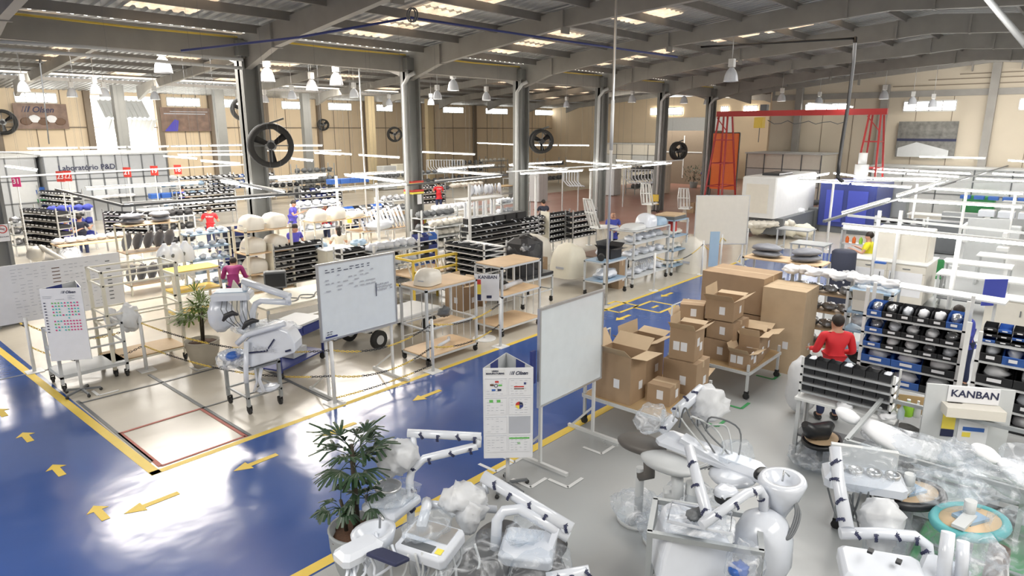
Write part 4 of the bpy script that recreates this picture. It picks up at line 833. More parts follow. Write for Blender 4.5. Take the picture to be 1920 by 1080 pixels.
# ------------------------------------------------------------------ cardboard boxes on two flat trolleys at the right side of the aisle
def trolley(label, x, y, w, d):
    t = thing('platform_trolley', label, 'trolley', (x,y,0))
    MB().box(0,0,.48,w,d,.5).build('deck','mdf',t); MB().bar((0,0,.47),(w,0,.47),.05).bar((0,d,.47),(w,d,.47),.05).bar((0,0,.47),(0,d,.47),.05).bar((w,0,.47),(w,d,.47),.05).build('deck_frame','lgrey',t)
    for xx in (0.02,w-.02):
        for yy in (.02,d-.02): MB().box(xx-.02,yy-.02,.13,xx+.02,yy+.02,.62).build('leg','lgrey',t); caster(t,xx,yy,.055)
    MB().tube([(.02,d,.5),(.02,d,1.4),(w*.45,d,1.4),(w*.45,d,.5)],.017).build('push_handle','lgrey',t); return t
trolley('grey platform trolley half hidden by the large whiteboard, loaded with open cartons', 7.95,4.15,1.55,1.4); trolley('grey platform trolley loaded with crumpled cartons, right of the aisle', 10.55,3.98,1.45,1.5)
BX = [('tall open carton at the left end of the first trolley',8.0,4.75,.5,0,.45,.62,.75,'open'),('open carton with a big raised flap behind the tall one',8.75,4.95,.5,0,.6,.5,.72,'open'),('small closed carton at the front of the first trolley',8.35,4.28,.5,.1,.38,.36,.3,'closed'),
 ('big carton under the labelled open one on the first trolley',8.95,4.17,.5,.05,.5,.55,.52,'closed'),('open carton with two white labels stacked on top of another',9.0,4.25,1.03,.12,.42,.4,.5,'open'),('low open carton behind the labelled stack',9.72,4.5,0,.2,.45,.42,.55,'open'),
 ('huge carton on top of the tall stack at the back',12.3,4.5,1.02,0,.95,1.25,.72,'closed'),('huge carton under the top one of the tall stack',12.3,4.5,0,0,.95,1.25,1.0,'closed'),('tall pale carton standing right of the huge stack',12.25,3.7,0,.03,.8,.78,1.62,'closed'),
 ('tilted carton on the far left of the second trolley',10.85,5.0,1.12,.35,.42,.42,.3,'closed'),('open carton below the tilted one',10.7,4.95,.5,.1,.5,.52,.6,'open'),('crumpled carton topmost of the middle stack',10.85,4.45,1.22,.1,.6,.5,.36,'open'),
 ('creased carton in the middle of the middle stack',10.82,4.42,.87,-.05,.6,.5,.33,'closed'),('carton at the bottom of the middle stack',10.8,4.42,.5,.05,.62,.5,.36,'closed'),('open carton at the right end of the second trolley',11.5,4.1,.5,.1,.42,.55,.42,'open'),
 ('small open carton with white labels at the front corner',10.62,4.02,.5,0,.38,.35,.28,'open'),('open carton resting on the front corner ones',11.02,4.02,.5,.1,.4,.35,.5,'open')]
for i,(l_,x,y,z,r_,w_,d_,h_,f_) in enumerate(BX): box_open('cardboard_carton', l_, x, y, z, r_, w_, d_, h_, 'card' if i not in (8,) else 'card2', f_, labels=2 if i in (4,15) else 1)
# ------------------------------------------------------------------ people
def person(label, px, py, head, shirt, hgt=1.72, seat=0, **k):
    p = at(px, py, hgt-seat); return human(label, p.x, p.y, head, shirt, hgt=hgt, z0=-seat if seat else 0, **k)
H = YAW
person('person in a red hooded sweatshirt with dark hair, back turned, at the right-hand bins', 1573,592, H-.1, 'redcloth', arms=((.3,.06,-.3),(.26,-.02,-.34)), long=True, lvl=2)
person('bald person in a royal blue shirt and glasses, facing the camera, holding a cloth', 1150,397, H+PI+.1, 'bluecloth', bald=True, glasses=True, arms=((.3,-.12,-.28),(.3,.1,-.3)), lvl=2)
person('person in a blue violet T-shirt looking down behind the black bin rack', 546,418, H+PI+.9, 'purple', lean=.25, arms=((.35,.0,-.3),(.35,.05,-.3)), lvl=2)
person('person in a magenta sweater bending forward, back turned', 432,476, H+.3, 'magenta', hgt=1.6, lean=.75, long=True, arms=((.3,.1,-.3),(.3,-.1,-.3)), lvl=2)
person('person in a red shirt with white lettering, back turned, between the left racks', 391,387, H+.3, 'redcloth', arms=((.35,.2,-.2),(.35,-.05,-.25)), mark='paper', lvl=2)
person('person in a blue violet shirt standing sideways beside the ivory shells', 545,376, H-PI/2, 'purple', lean=.15, lvl=1)
person('long-haired person in a red and white top sitting behind the shells', 610,380, H+PI-.6, 'redcloth', female=True, seat=.25, lvl=1)
person('dark-haired person in grey sitting with the back turned at the far left', 147,403, H+.2, 'dark', seat=.3, lvl=1); person('person in a violet collar beside the grey one at the far left', 121,407, H-.6, 'purple', seat=.3, lvl=1)
person('person in a violet shirt under the tube light behind the red shirted one', 340,350, H-.8, 'purple', lvl=1); person('small far person in a red shirt right of the striped column', 822,341, H+.3, 'redcloth', mark='paper', lvl=1)
person('dark-clothed person with a red neckband in the middle of the far racks', 1019,375, H+.4, 'dark', seat=.2, lvl=1); person('person in a yellow shirt behind the white cabinet', 1632,436, H+.9, 'yellowshirt', lvl=1)
person('person in royal blue standing beside the red gantry leg', 1321,315, H+.4, 'bluecloth', lvl=1); person('capped person in blue and red bending behind the right-hand racks', 1822,562, H+PI/2+.4, 'bluecloth', lean=.5, hgt=1.6, long=True, lvl=1)
person('dark-haired person sitting low behind the black bin rack', 634,425, H+.5, 'cream', female=True, seat=.35, lvl=1)
# ------------------------------------------------------------------ racks on the right-hand side
def rk(label, px, py, z, rot, w, d, shelves, nb=6, bh=.13, **k):
    p = at(px, py, z); spec = k.pop('spec', None) or [(nb,bh)]*len(shelves)
    if k.pop('nobins', False): spec = None
    return rack(label, p.x, p.y, rot, w, d, shelves, binspec=spec, **k)
BK = 'black plastic bin with a white card on the rack '
rack('white shelf rack of black and blue bins behind the red-hooded worker', 11.9, 2.66, -PI/2, 1.45, .5, [.35,.68,.95,1.2,1.48], 'white', 'lgrey', [(3,.24),(3,.24),(5,.17),(5,.18),(6,.2)], BK+'behind the red-hooded worker','bins behind the red-hooded worker', ('black','black','black','blue'), ('plastic','silver','paper'), top=1.95, pw=.05)
rack('white shelf rack of large bins left of the blue upright at the right edge', 11.15, .98, -PI/2, 1.4, .55, [.3,.62,.95,1.28], 'white', 'lgrey', [(3,.26),(3,.26),(3,.26),(5,.24)], 'large bin of white parts on the right-hand rack, below the small stacked bins','large bins on the right-hand rack', ('black','black','blue','black'), ('plastic','paper'), top=1.7, pw=.05)
for row in range(3):
    for i in range(8):
        mt = Matrix.Translation((11.2, .94-i*.17, 1.55+row*.085)) @ Matrix.Rotation(-PI/2,4,'Z'); bin_at(.155,.26,.08,'black' if (i+row) % 3 else 'blue',mt,'small stacked bin along the top of the right-hand rack','small stacked bins on the right-hand rack',None,0)
tag(MB().box(11.16,-.45,1.52,11.6,1.0,1.548).build('top_shelf','lgrey'),'thin top shelf under the small stacked bins','shelf')
for x_,y_,l_ in ((10.55,1.05,'white leaning upright between the two right-hand racks'),(9.4,-.55,'bluish upright post at the right edge of the photo')): tag(MB().bar((x_,y_,0),(x_+.25,y_+.02,1.9),.06).build('upright','white' if y_>0 else 'lblue'),l_,'post')
# rack of bins seen from behind on the bench
def bench(label, x, y, rot, w, d, z, m='white', legs='lgrey', shelf=True, name='work_bench', low=.3):
    t = thing(name,label,'bench',(x,y,0),rot); MB().rbox(0,0,z-.04,w,d,z,.008).build('worktop',m,t)
    for xx in (.03,w-.08):
        for yy in (.03,d-.08): MB().box(xx,yy,0,xx+.05,yy+.05,z-.04).build('leg',legs,t)
    MB().bar((.05,.05,.12),(.05,d-.05,.12),.03).bar((w-.05,.05,.12),(w-.05,d-.05,.12),.03).build('foot_rail',legs,t)
    if shelf: MB().box(.04,.04,low,w-.04,d-.04,low+.03).build('low_shelf','dgrey' if shelf is True else shelf,t)
    return t
bench('white assembly bench carrying the tilted black bins in front of the red-hooded worker', 9.05, 2.75, -PI/2, 1.25, .5, .88)
t = rack('tilted rack of black bins seen from behind, in front of the red-hooded worker', 9.1, 2.72, -PI/2, 1.15, .36, [.98,1.1,1.22,1.34], 'white', 'steel', None, top=1.46, pw=.025)
for zi,z in enumerate([.98,1.1,1.22,1.34]):
    for i in range(7): mt = Matrix.Translation((9.44,1.62+i*.155,z)) @ Matrix.Rotation(PI/2,4,'Z'); bin_at(.145,.3,.1,'black',mt,'black bin with its back to the camera on the bench rack','bins on the tilted bench rack','plastic' if (i+zi) % 3 == 0 else None,i,False)
bench('white bench with bottles and papers running right from the bin rack', 8.3, 1.55, -PI/2, 1.5, .45, .86)
for px,py,m_,l_,s_ in [(1700,765,'lime','lime green spray bottle on the right bench',.07),(1718,768,'white','white bottle beside the lime green one',.045),(1740,765,'yellow','yellow and black tool on the right bench',.05),(1688,772,'water','clear little bottle on the right bench',.04),(1650,765,'lgrey','small grey cup on the right bench',.035)]:
    p = at(px,py+14,.87); t = thing('bottle',l_,'bottle',p); MB().lathe([(s_*.9,0),(s_,.02),(s_,.12),(s_*.35,.17),(s_*.3,.2),(0,.2)],12).build('bottle_body',m_,t); MB().cyl(0,0,.2,.225,s_*.33,8).build('cap','white',t)
for px,py,l_ in [(1665,778,'crumpled white cloth on the right bench'),(1585,700+60,'white rag below the bench rack')]: bag(l_, at(px,py,.9), (.16,.1,.05), 4, 'paper', 'cloth', cat='cloth')
t = thing('cardboard_sheet','flat brown cardboard sheet standing under the blue bins','cardboard',at(1650,770,.78)); MB().bar((0,0,.15),(.25,-.75,.15),.012,.25).build('sheet','mdf',t)
tag(MB().blob((0,0,0),(.26,.26,.3),2,.1).build('black_sack','rubber',None,at(1700,835,.3)),'dark sack on the floor under the right bench','sack'); tag(MB().lathe([(.2,0),(.22,.35),(.0,.35)],20).build('red_bin','red',None,at(1738,862)),'round red bin under the right bench','bin')
# kanban box
p = at(1800,858,.55); t = thing('kanban_box','grey panel board with a kanban sheet on the right','sign',(p.x,p.y,0),FACE-.25); c0=(1800,880)
zt = zat(p,1800,722); zb = .55
MB().box(-.48,0,.25,.46,.03,zt).build('panel','lgrey',t); MB().box(-.25,-.012,zt-.2,.3,-.001,zt-.0).build('sheet','paper',t); text('KANBAN',.125,'ink',t,(-.22,-.016,zt-.13),U,bold=.002); MB().box(-.24,-.03,zt-.3,-.08,-.001,zt-.21).build('red_sheet','redi',t)
zq = zt-.36; MB().box(-.26,-.012,zq-.2,-.12,-.001,zq).build('yellow_card','yelli',t); MB().box(-.26,-.012,zq-.3,-.12,-.001,zq-.21).build('black_card','ink',t); s_ = MB().box(-.08,-.012,zq-.42,.24,-.001,zq).build('poster','paper',t); MB().box(-.03,-.016,zq-.2,.2,-.012,zq-.15).build('printed_row','blue',s_); MB().box(-.03,-.016,zq-.28,.06,-.012,zq-.22).build('printed_square','yelli',s_)
MB().bar((-.5,.05,0),(-.5,.05,.3),.04).bar((.5,.05,0),(.5,.05,.3),.04).build('leg','lgrey',t)
MB().box(-.3,-.2,zt-.33,.32,0,zt-.21).build('paper_tray','ivory',t)
# silvery wrapped parts racks (behind the carton stack)
def packrack(label, x, y, rot, w, d, shelves, nb, seed, plabel, m='lgrey', sm='wood', pm='silver', top=None, casters=True, pr=(.15,.16,.08), group='', rows=1):
    t = rack(label, x, y, rot, w, d, shelves, m, sm, None, top=top, casters=casters, pw=.05); base = Matrix.Translation((x,y,0)) @ Matrix.Rotation(rot,4,'Z'); r = random.Random(seed)
    ms = []
    for q in range(4): mm = MB().blob((0,0,0),pr,seed+q,.3,3,14,10,flat=-pr[2]*.9).mesh('packed_part'); mm.materials.append(M[pm]); ms.append(mm)
    for z in shelves:
        for rr_ in range(rows):
            for i in range(nb):
                o = bpy.data.objects.new('packed_part', ms[r.randrange(4)]); COL.objects.link(o); o.matrix_world = base @ Matrix.Translation(((i+.5)*w/nb, d*.4+r.uniform(-.05,.05), z+pr[2]*(1+1.6*rr_))) @ Matrix.Rotation(r.uniform(0,3),4,'Z'); tag(o, plabel, 'part', group)
    return t
packrack('tall shelf rack of silvery film-wrapped parts behind the cartons', 13.3,4.35,-PI/2,1.15,.5,[.35,.7,1.05,1.4],4,3,'silvery film-wrapped part on the shelf rack behind the cartons',group='silvery wrapped parts behind the cartons',top=1.75,rows=1)
tag(MB().box(0,0,0,.5,1.15,.02).build('rack_top','lgrey',None,(13.3,3.2,1.75)),'grey top board of the silvery parts rack','board')
for i in range(9): bag('crumpled white bag lying along the rack tops behind the cartons', Vector((13.15-i*.02+.1*(i%2),4.3-i*.22,1.84)), (.17,.16,.09), i, 'paper', group='white bags along the rack tops')
rack('pale green shelf rack beside the red-hooded worker', 12.7,3.15,-PI/2,.75,.55,[.25,.6,.95,1.3,1.7],'lgrey','lblue',None,top=1.75)
bag('bundle of white packed parts on the pale green rack', Vector((12.9,2.8,1.12)), (.22,.26,.12), 5, 'plastic'); box_open('tray_box','cream open tray on the pale green rack',12.75,2.55,1.32,0,.35,.5,.2,'ivory','open',labels=0)
bag('dark packed parts low on the pale green rack', Vector((12.9,2.8,.42)), (.2,.22,.14), 6, 'rubber')
# standing wrapped upholstery behind (1390-1520, 460-530)
def uprack(label, x, y, rot, w, d, zs, ztop, n, seed, m='greyfab', frame='cream', tops=2, group=''):
    t = rack(label, x, y, rot, w, d, zs+[ztop], frame, 'wood', None, top=ztop, pw=.045); base = Matrix.Translation((x,y,0)) @ Matrix.Rotation(rot,4,'Z')
    me = MB().blob((0,0,0),(.055,d*.42,.27),seed,.22,2.5,14,12).mesh('packed_cushion'); me.materials.append(M[m])
    for z in zs:
        for i in range(n): o = bpy.data.objects.new('packed_cushion',me); COL.objects.link(o); o.matrix_world = base @ Matrix.Translation(((i+.6)*w/(n+.3),d*.5,z+.27)) @ Matrix.Rotation(.3,4,'Y'); tag(o,'upright film-wrapped grey cushion, '+group,'cushion','upright cushions '+group)
    m2 = MB().blob((0,0,0),(.33,.26,.09),seed+2,.2,2.5,18,10,flat=-.06).mesh('packed_cushion'); m2.materials.append(M[m])
    for i in range(tops):
        for q in range(2): o = bpy.data.objects.new('packed_cushion',m2); COL.objects.link(o); o.matrix_world = base @ Matrix.Translation(((i+.5)*w/tops,d*.5,ztop+.08+q*.13)) @ Matrix.Rotation(q*.2+i,4,'Z'); tag(o,'flat film-wrapped grey cushion lying on top, '+group,'cushion','flat cushions '+group)
    return t
p = at(1392,477,1.75); uprack('shelf rack of film-wrapped upholstery at the right of the far aisle', p.x,p.y,-PI/2,1.7,.7,[.75],1.7,8,2,frame='lgrey',group='on the rack beside the black roll')
p = at(230,425,1.95); uprack('cream rack of wrapped grey cushions left of the bottle-shaped shells', p.x,p.y,0,1.5,.75,[.3,1.2],1.95,5,6,group='on the cream rack at the left')
# tall black roll with marks
p = at(1572,568); t = thing('wrapped_roll','tall black wrapped roll with white marks standing by the cabinet','roll',(p.x,p.y,0)); zt = zat(p,1568,468); MB().lathe([(.3,0),(.31,zt*.5),(.3,zt-.05),(.25,zt),(0,zt)],22).build('roll_body','dark',t)
c_ = Vector((math.cos(FACE-PI/2),math.sin(FACE-PI/2),0)); text('m',.5,'paper',t,c_*.32+Vector((-.22,.1,zt*.52)),(PI/2,0,FACE),bold=.01); 
for q in range(4): MB().blob(c_*.31+Vector((-.1+q*.07,.06-q*.05,zt*.45-(q%3)*.14)),(.025,.025,.035),q,.1,nu=8,nv=6).build('white_mark','paper',t)
# white waste bag in front
t = bag('big translucent waste bag standing on the grey floor before the bins', at(1500,775)+Vector((0,0,.48)), (.26,.26,.5), 2, 'bagw', amp=.1)
# cabinets, fume hood and benches on the right
def cabinet(label, x, y, rot, w, d, h, m='ivory', n=2, z0=0.08, papers=False, drawers=0):
    t = thing('cabinet',label,'cabinet',(x,y,0),rot); MB().rbox(0,0,z0,w,d,h-.03,.004).build('carcass',m,t); MB().rbox(-.03,-.03,h-.03,w+.03,d+.03,h,.006).build('worktop','white',t)
    for i in range(n):
        dr = MB().box(i*w/n+.01,-.02,z0+.03,(i+1)*w/n-.01,-.001,h-.06-(.2 if drawers else 0)).build('door',m,t); MB().box(i*w/n+(.8 if i%2==0 else .1)*w/n,-.04,h*.6,i*w/n+(.8 if i%2==0 else .1)*w/n+.02,-.021,h*.75).build('handle','dgrey',dr)
        if papers: MB().box(i*w/n+.05,-.024,h*.25,(i+1)*w/n-.06,-.021,h*.5).box(i*w/n+.05,-.024,h*.53,(i+1)*w/n-.06,-.021,h*.8).build('pinned_sheet','paper',dr)
        if drawers: s_ = MB().box(i*w/n+.01,-.02,h-.24,(i+1)*w/n-.01,-.001,h-.06).build('drawer',m,t); MB().box(i*w/n+w/n*.4,-.035,h-.16,i*w/n+w/n*.6,-.021,h-.14).build('knob','dgrey',s_)
    return t
p = at(1598,482,1.15); cabinet('wide white cabinet with papers pinned to its doors', p.x,p.y,-PI/2,1.75,1.5,1.15,papers=True,drawers=1)
tag(MB().box(0,0,0,.12,.25,.05).build('blue_tray','blue',None,at(1660,496,1.16)),'small blue tray on the white cabinet','tray')
p = at(1640,440,1.75); t = thing('white_booth','white booth panel behind the papered cabinet','panel',(p.x,p.y,0),-PI/2); MB().rbox(0,0,0,1.3,.8,1.95,.02).build('body','ivory',t); MB().box(.05,-.02,1.1,.62,-.001,1.9).build('door','ivory',t); MB().box(.68,-.02,1.1,1.25,-.001,1.9).build('door','ivory',t)
bench('long white bench with dark open shelves at the far right', *at(1755,512,.95)[:2], -PI/2, 3.0, .8, .95, shelf=True); p=at(1880,560,.9); cabinet('cream cabinet under the long bench at the right', p.x+.1,p.y+.3,-PI/2,1.6,.6,.88)
p = at(1650,531,1.45); t = thing('tilted_lid','long white slanting lid board behind the black bins','board',(p.x,p.y,0),-PI/2-.03); MB().bar((0,.25,1.42),(2.1,.25,1.38),.5,.03).build('board','white',t); MB().box(.1,.2,0,.15,.25,1.4).box(1.9,.2,0,1.95,.25,1.37).build('leg','white',t)
def chair(label, p, rot, m='teal'):
    t = thing('office_chair',label,'chair',p,rot); MB().rbox(-.24,-.24,.44,.24,.24,.52,.05).build('seat',m,t); MB().rbox(-.3,-.22,.62,-.22,.22,1.0,.03).build('backrest',m,t); MB().bar((-.24,0,.48),(-.28,0,.7),.05,.02).cyl(0,0,.1,.45,.03).build('column','black',t)
    b = MB()
    for k in range(5): b.bar((0,0,.1),(.27*math.cos(k*1.257),.27*math.sin(k*1.257),.06),.04,.03)
    b.build('star_base','black',t)
    for k in range(5): MB().blob((.27*math.cos(k*1.257),.27*math.sin(k*1.257),.035),(.035,.035,.035),0,0,nu=8,nv=6).build('castor','black',t)
    for sd in (-1,1): MB().box(-.15,sd*.28-.025,.68,.12,sd*.28+.025,.71).bar((0,sd*.28,.68),(0,sd*.22,.46),.03).build('armrest','black',t)
    return t
p = at(1740,548); chair('green office chair behind the papered cabinet', p, .4, 'green'); chair('black office chair at the far right benches', at(1690,478), 2.0, 'black')
# right background tables, white parts boxes, machines
def table(label, px, py, z, w, d, rot=-PI/2, m='white', legs='lgrey', shelf=False, low=.3): p = near(px,py,z); return bench(label, p.x,p.y,rot,w,d,z,m,legs,shelf,'work_table',low)
tb = [('table with a white machine head, right of the green chair',1765,490,.9,1.6,.8),('table with two grey parts boxes at the far right',1830,478,.9,2.2,.8),('grey table with a dark top left of the black roll',1480,455,.85,1.1,.9),('grey table with red papers beyond the wrapped cushions',1455,428,.85,1.2,.9),
 ('low table of white parts left of the moulding machine',1390,400,.8,2.2,.9),('grey work table in front of the blue machine',1500,392,.85,2.6,.9),('far table under the right-hand tubes',1700,400,.85,3,.9),('far table with blue boxes under the tubes',1800,380,.85,3.5,.9)]
for i,a in enumerate(tb): table(a[0],a[1],a[2],a[3],a[4],a[5],m='white' if i not in (2,3,5) else 'grey')
def items(label, px, py, z, n, dx, dy, size, m, group, name='packed_part', seed=1, box=False, cat='part', rows=1):
    p = near(px,py,z); r = random.Random(seed*31+n); out = []
    ms = []
    for q in range(3):
        mb_ = MB().rbox(-size[0],-size[1],0,size[0],size[1],size[2]*2,min(size)*.2) if box else MB().blob((0,0,size[2]),size,seed+q,.3,3,12,8)
        me = mb_.mesh(name); me.materials.append(M[m]); ms.append(me)
    for i in range(n):
        for k in range(rows):
            o = bpy.data.objects.new(name, ms[r.randrange(3)]); COL.objects.link(o); o.location = (p.x+dx*i+r.uniform(-.03,.03)*(not box), p.y+dy*i, p.z+k*size[2]*2); o.rotation_euler = (0,0,0 if box else r.uniform(0,6)); tag(o,label,cat,group if n*rows>1 else None); out.append(o)
    return out
items('white lidded parts box on the far right shelf',1850,405,1.25,4,.0,-.62,(.28,.26,.12),'plastic','white lidded boxes at the far right',box=True,cat='box',rows=1,name='parts_box')
items('grey lidded box on the lower far right shelf',1822,440,.95,3,0,-.55,(.25,.24,.1),'lgrey','grey lidded boxes at the far right',box=True,cat='box',rows=2,name='parts_box')
items('blue tray in the row under the top right tubes',1810,372,1.0,5,0,-.6,(.22,.22,.09),'blue','blue trays under the top right tubes',box=True,cat='tray',name='parts_tray')
items('white wrapped part on the low table at the far aisle end',1400,398,.82,9,.12,-.25,(.28,.24,.14),'paper','white parts on the low far table'); items('cream wrapped block on the floor past the far aisle end',1420,440,.1,4,.2,-.55,(.5,.4,.28),'cream','cream wrapped blocks past the aisle end')
items('dark cast part on the grey table by the blue machine',1500,383,.87,10,.05,-.24,(.2,.18,.14),'dgrey','dark cast parts by the blue machine'); items('white part lying along the floor racks by the aisle end',1400,428,.5,7,.25,-.2,(.3,.25,.16),'ivory','white parts beside the far aisle end')
p = at(1640,410,1.9); packrack('dark rack of black parts under the right tubes',p.x,p.y,-PI/2,1.3,.6,[.6,1.0,1.4,1.8],4,9,'black glossy part on the dark rack under the right tubes',group='black parts on the dark rack',pm='rubber',sm='dgrey',casters=False,top=2.0)
for i,(px,py,l_) in enumerate([(1805,452,'white laboratory device with a small arm on the right table'),(1880,470,'second white device at the far right edge')]):
    p = at(px,py,.92); t = thing('bench_device',l_,'device',p); MB().rbox(-.18,-.15,0,.18,.15,.12,.02).build('base','white',t); MB().cyl(.1,0,.12,.5,.03).build('column','white',t); MB().rbox(-.15,-.06,.42,.15,.06,.56,.02).build('head','white',t)
# whatever stands deepest on the right: moulding machine, gantry, office boxes
def onG(px,py,x): return onX(px,py,x)
p = at(1395,400); mx = 27.5; a = onX(1393,330,mx); t = thing('moulding_machine','large white boxy moulding machine in front of the blue cabinet','machine',(a.x,a.y,0),-PI/2)
q = onX(1452,392,mx); w_ = a.y-q.y; zt = a.z; MB().rbox(0,0,.9,w_*1.0,5.0,zt,.05).build('housing','white',t); MB().box(.1,.3,.2,w_*1.2,5,.9).build('machine_bed','dgrey',t); MB().box(w_*.3,1,zt,w_*.8,2.6,zt+.1).build('top_plate','black',t); MB().box(.2,-.02,1.1,w_-.3,-.001,zt-.3).build('sliding_door','ivory',t)
t = thing('blue_cabinet','dark blue machine cabinet right of the white moulding machine','machine',(31.5,q.y-.5,0),-PI/2); MB().rbox(0,0,.3,2.3,3,2.25,.05).build('housing','navy',t); MB().box(.1,.1,0,2.2,2.8,.3).build('base','dgrey',t); MB().box(.3,-.03,.5,1.0,-.001,1.9).box(1.2,-.03,.5,2.0,-.001,1.9).build('door','bluecloth',t); MB().cyl(1.4,.8,2.25,3.0,.28,14).cyl(1.4,.8,3.0,3.5,.18,12).build('hopper','white',t)
# red gantry crane
GX = 36.0; a = onX(1345,214,GX); b_ = onX(1664,214,GX); t = thing('gantry_crane','red gantry crane with lattice legs near the gable wall','crane',(GX,0,0))
MB().box(-.12,b_.y,a.z-.14,.12,a.y,a.z+.14).build('girder','red',t)
for yy in (a.y-.5,b_.y+.45):
    b = MB()
    for sx in (-1,1):
        for sy in (-1,1): b.bar((sx*.3,yy+sy*.25,a.z-.14),(sx*1.0,yy+sy*.55,.15),.08)
    for f in (.25,.5,.75):
        s1 = .3+.7*f; s2 = .25+.3*f; z = a.z-.14-(a.z-.3)*f; b.bar((-s1,yy-s2,z),(s1,yy-s2,z),.05).bar((-s1,yy+s2,z),(s1,yy+s2,z),.05).bar((-s1,yy-s2,z),(-s1,yy+s2,z),.05).bar((s1,yy-s2,z),(s1,yy+s2,z),.05)
    b.bar((-.45,yy-.3,a.z-.9),(-.45,yy+.3,a.z-.2),.04).build('lattice_leg','red',t)
hy = onX(1425,230,GX).y; MB().box(-.2,hy-.2,a.z-.75,.2,hy+.25,a.z-.2).build('hoist','yellow',t); MB().cyl(0,hy,a.z-1.5,a.z-.7,.02).build('hoist_chain','dgrey',t); MB().box(-.15,hy-.35,a.z+.14,.15,hy+.0,a.z+.45).build('trolley','dgrey',t)
MB().tube([(0,hy-.4-i*.35,a.z-.35-.22*abs(math.sin(i*1.1))) for i in range(12)],.02,5).build('festoon_cable','dgrey',t)
c_ = onX(1357,300,39.5); t = thing('welding_booth','bright orange welding curtain behind the left gantry leg','curtain',(39.5,c_.y-.9,0)); MB().box(-.03,0,.9,.0,1.7,4.3).build('curtain','orange',t); MB().bar((0,0,4.3),(0,1.7,4.3),.06).bar((0,0,0),(0,0,4.3),.06).bar((0,1.7,0),(0,1.7,4.3),.06).build('frame','dgrey',t)
c_ = onX(1245,295,52); t = thing('dark_enclosure','dark brown machine enclosure behind the round dark fan','machine',(52,onX(1322,300,52).y,0)); MB().box(0,0,0,3,4.2,4.4).build('housing','dwall',t); MB().box(-.03,.3,2.6,-.001,3.8,2.7).box(-.03,1.9,.5,-.001,2.0,4).build('trim','lgrey',t)
def office(label, x0, y0, x1, y1, h, n=4, m='ivory', glass=True, face='y', sign=None):
    t = thing('office_cabin',label,'cabin',(x0,y0,0)); w_ = x1-x0; d_ = y1-y0; MB().box(0,0,0,w_,d_,h).build('walls',m,t); MB().box(-.1,-.1,h,w_+.1,d_+.1,h+.08).build('roof_board','lgrey',t); f = MB(); g = MB()
    if face == 'y':
        for i in range(n+1): f.box(w_*i/n-.03,-.03,0,w_*i/n+.03,-.001,h)
        for z in (1.05,2.1,h-.9): f.box(0,-.03,z-.02,w_,-.001,z+.02)
        for i in range(n):
            if i % 3 != 2 and glass: MB().box(w_*i/n+.05,-.015,1.1,w_*(i+1)/n-.05,-.002,2.05).build('glazing','lgrey',t)
    else:
        for i in range(n+1): f.box(-.03,d_*i/n-.03,0,-.001,d_*i/n+.03,h)
        for z in (1.05,2.1): f.box(-.03,0,z-.02,-.001,d_,z+.02)
        for i in range(n):
            if i % 3 != 2 and glass: MB().box(-.015,d_*i/n+.05,1.1,-.002,d_*(i+1)/n-.05,2.05).build('glazing','lgrey',t)
    f.build('frame_bars','dgrey',t)
    if g.v: g.build('glazing','lgrey',t)
    if sign: text(sign,.36,'ink',t,(w_*.1,-.035,2.55),U,bold=.004)
    return t
LX = at(80,284,3.2); RX = at(312,280,3.2); ly = 38.0
a = onY(80,300,ly); b_ = onY(312,300,ly); office('white laboratory cabin with dark frames and lettering at the far left', a.x,ly,b_.x,44,3.25,9,'cabin',sign='Laboratório P&D')
office('grey cabin wing left of the laboratory', a.x-5,ly+.5,a.x-.2,44,3.2,4,'cabin'); 
a = onX(1245,300,57); b_ = onX(1128,300,57); office('low cream cabin with a lit window beyond the white pipes', 57,a.y,60.5,b_.y,3.1,4,'ivory',face='x'); a = onX(1540,300,42.5); b_ = onX(1400,300,42.5); office('cream partition cabin behind the moulding machine', 42.5,a.y,45.5,b_.y,3.0,4,'ivory',face='x')
a = onX(1920,300,43); office('pale cabin against the gable wall behind the right tubes', 43,a.y-3,45.4,onX(1480,300,43).y-2.5 if False else a.y+7,2.4,6,'lgrey',face='x')
# ------------------------------------------------------------------ racks and benches of the left work area
COLR = ('black','black','black','black')
def R_(label, px, py, z, rot, w, d, n, rows, bh, z0, blabel, grp, **k):
    p = near(px,py,z); st = (z-z0)/rows; sh = [z0+st*i for i in range(rows)]
    return rack(label, p.x, p.y, rot, w, d, sh, k.pop('m','steel'), k.pop('sm','steel'), [(n,bh)]*rows, blabel, grp, k.pop('colors',COLR), k.pop('contents',(None,'silver','plastic')), top=z, tilt=.12, card=False, **k)
R_('rack of seven rows of black bins with a cream side panel, left of the whiteboard', 511,458,1.5,0,1.55,.4,7,7,.12,.35,'black bin on the cream-sided rack left of the written whiteboard','bins on the cream-sided rack',sides='cream',contents=(None,None,'silver'))
R_('white rack of black bins partly hidden behind the written whiteboard', 640,466,1.5,0,1.9,.4,9,4,.12,.9,'black bin on the white rack behind the written whiteboard','bins behind the written whiteboard',contents=(None,'plastic'),m='white',sm='white')
R_('white rack with nine close shelves of black trays, end-on to the aisle', 832,447,1.65,-PI/2,1.5,.9,6,9,.09,.3,'black tray on the nine-shelf white rack','trays on the nine-shelf rack',m='white',sm='white',contents=('silver',None))
R_('long rack of black bins running back behind the nine-shelf one', 880,425,1.6,0,3.4,.45,14,5,.15,.75,'black bin on the long rack behind the nine-shelf one','bins on the long middle rack',contents=('silver','plastic',None))
R_('second long rack of small black bins under the far middle tubes', 960,408,1.5,0,2.4,.4,13,4,.13,.7,'small black bin on the second long middle rack','bins on the second long middle rack')
R_('short rack of small black bins with a cream end panel', 1030,397,1.55,0,1.3,.4,7,6,.12,.4,'small black bin on the short rack with the cream end','bins on the short cream-ended rack',sides='cream',contents=(None,))
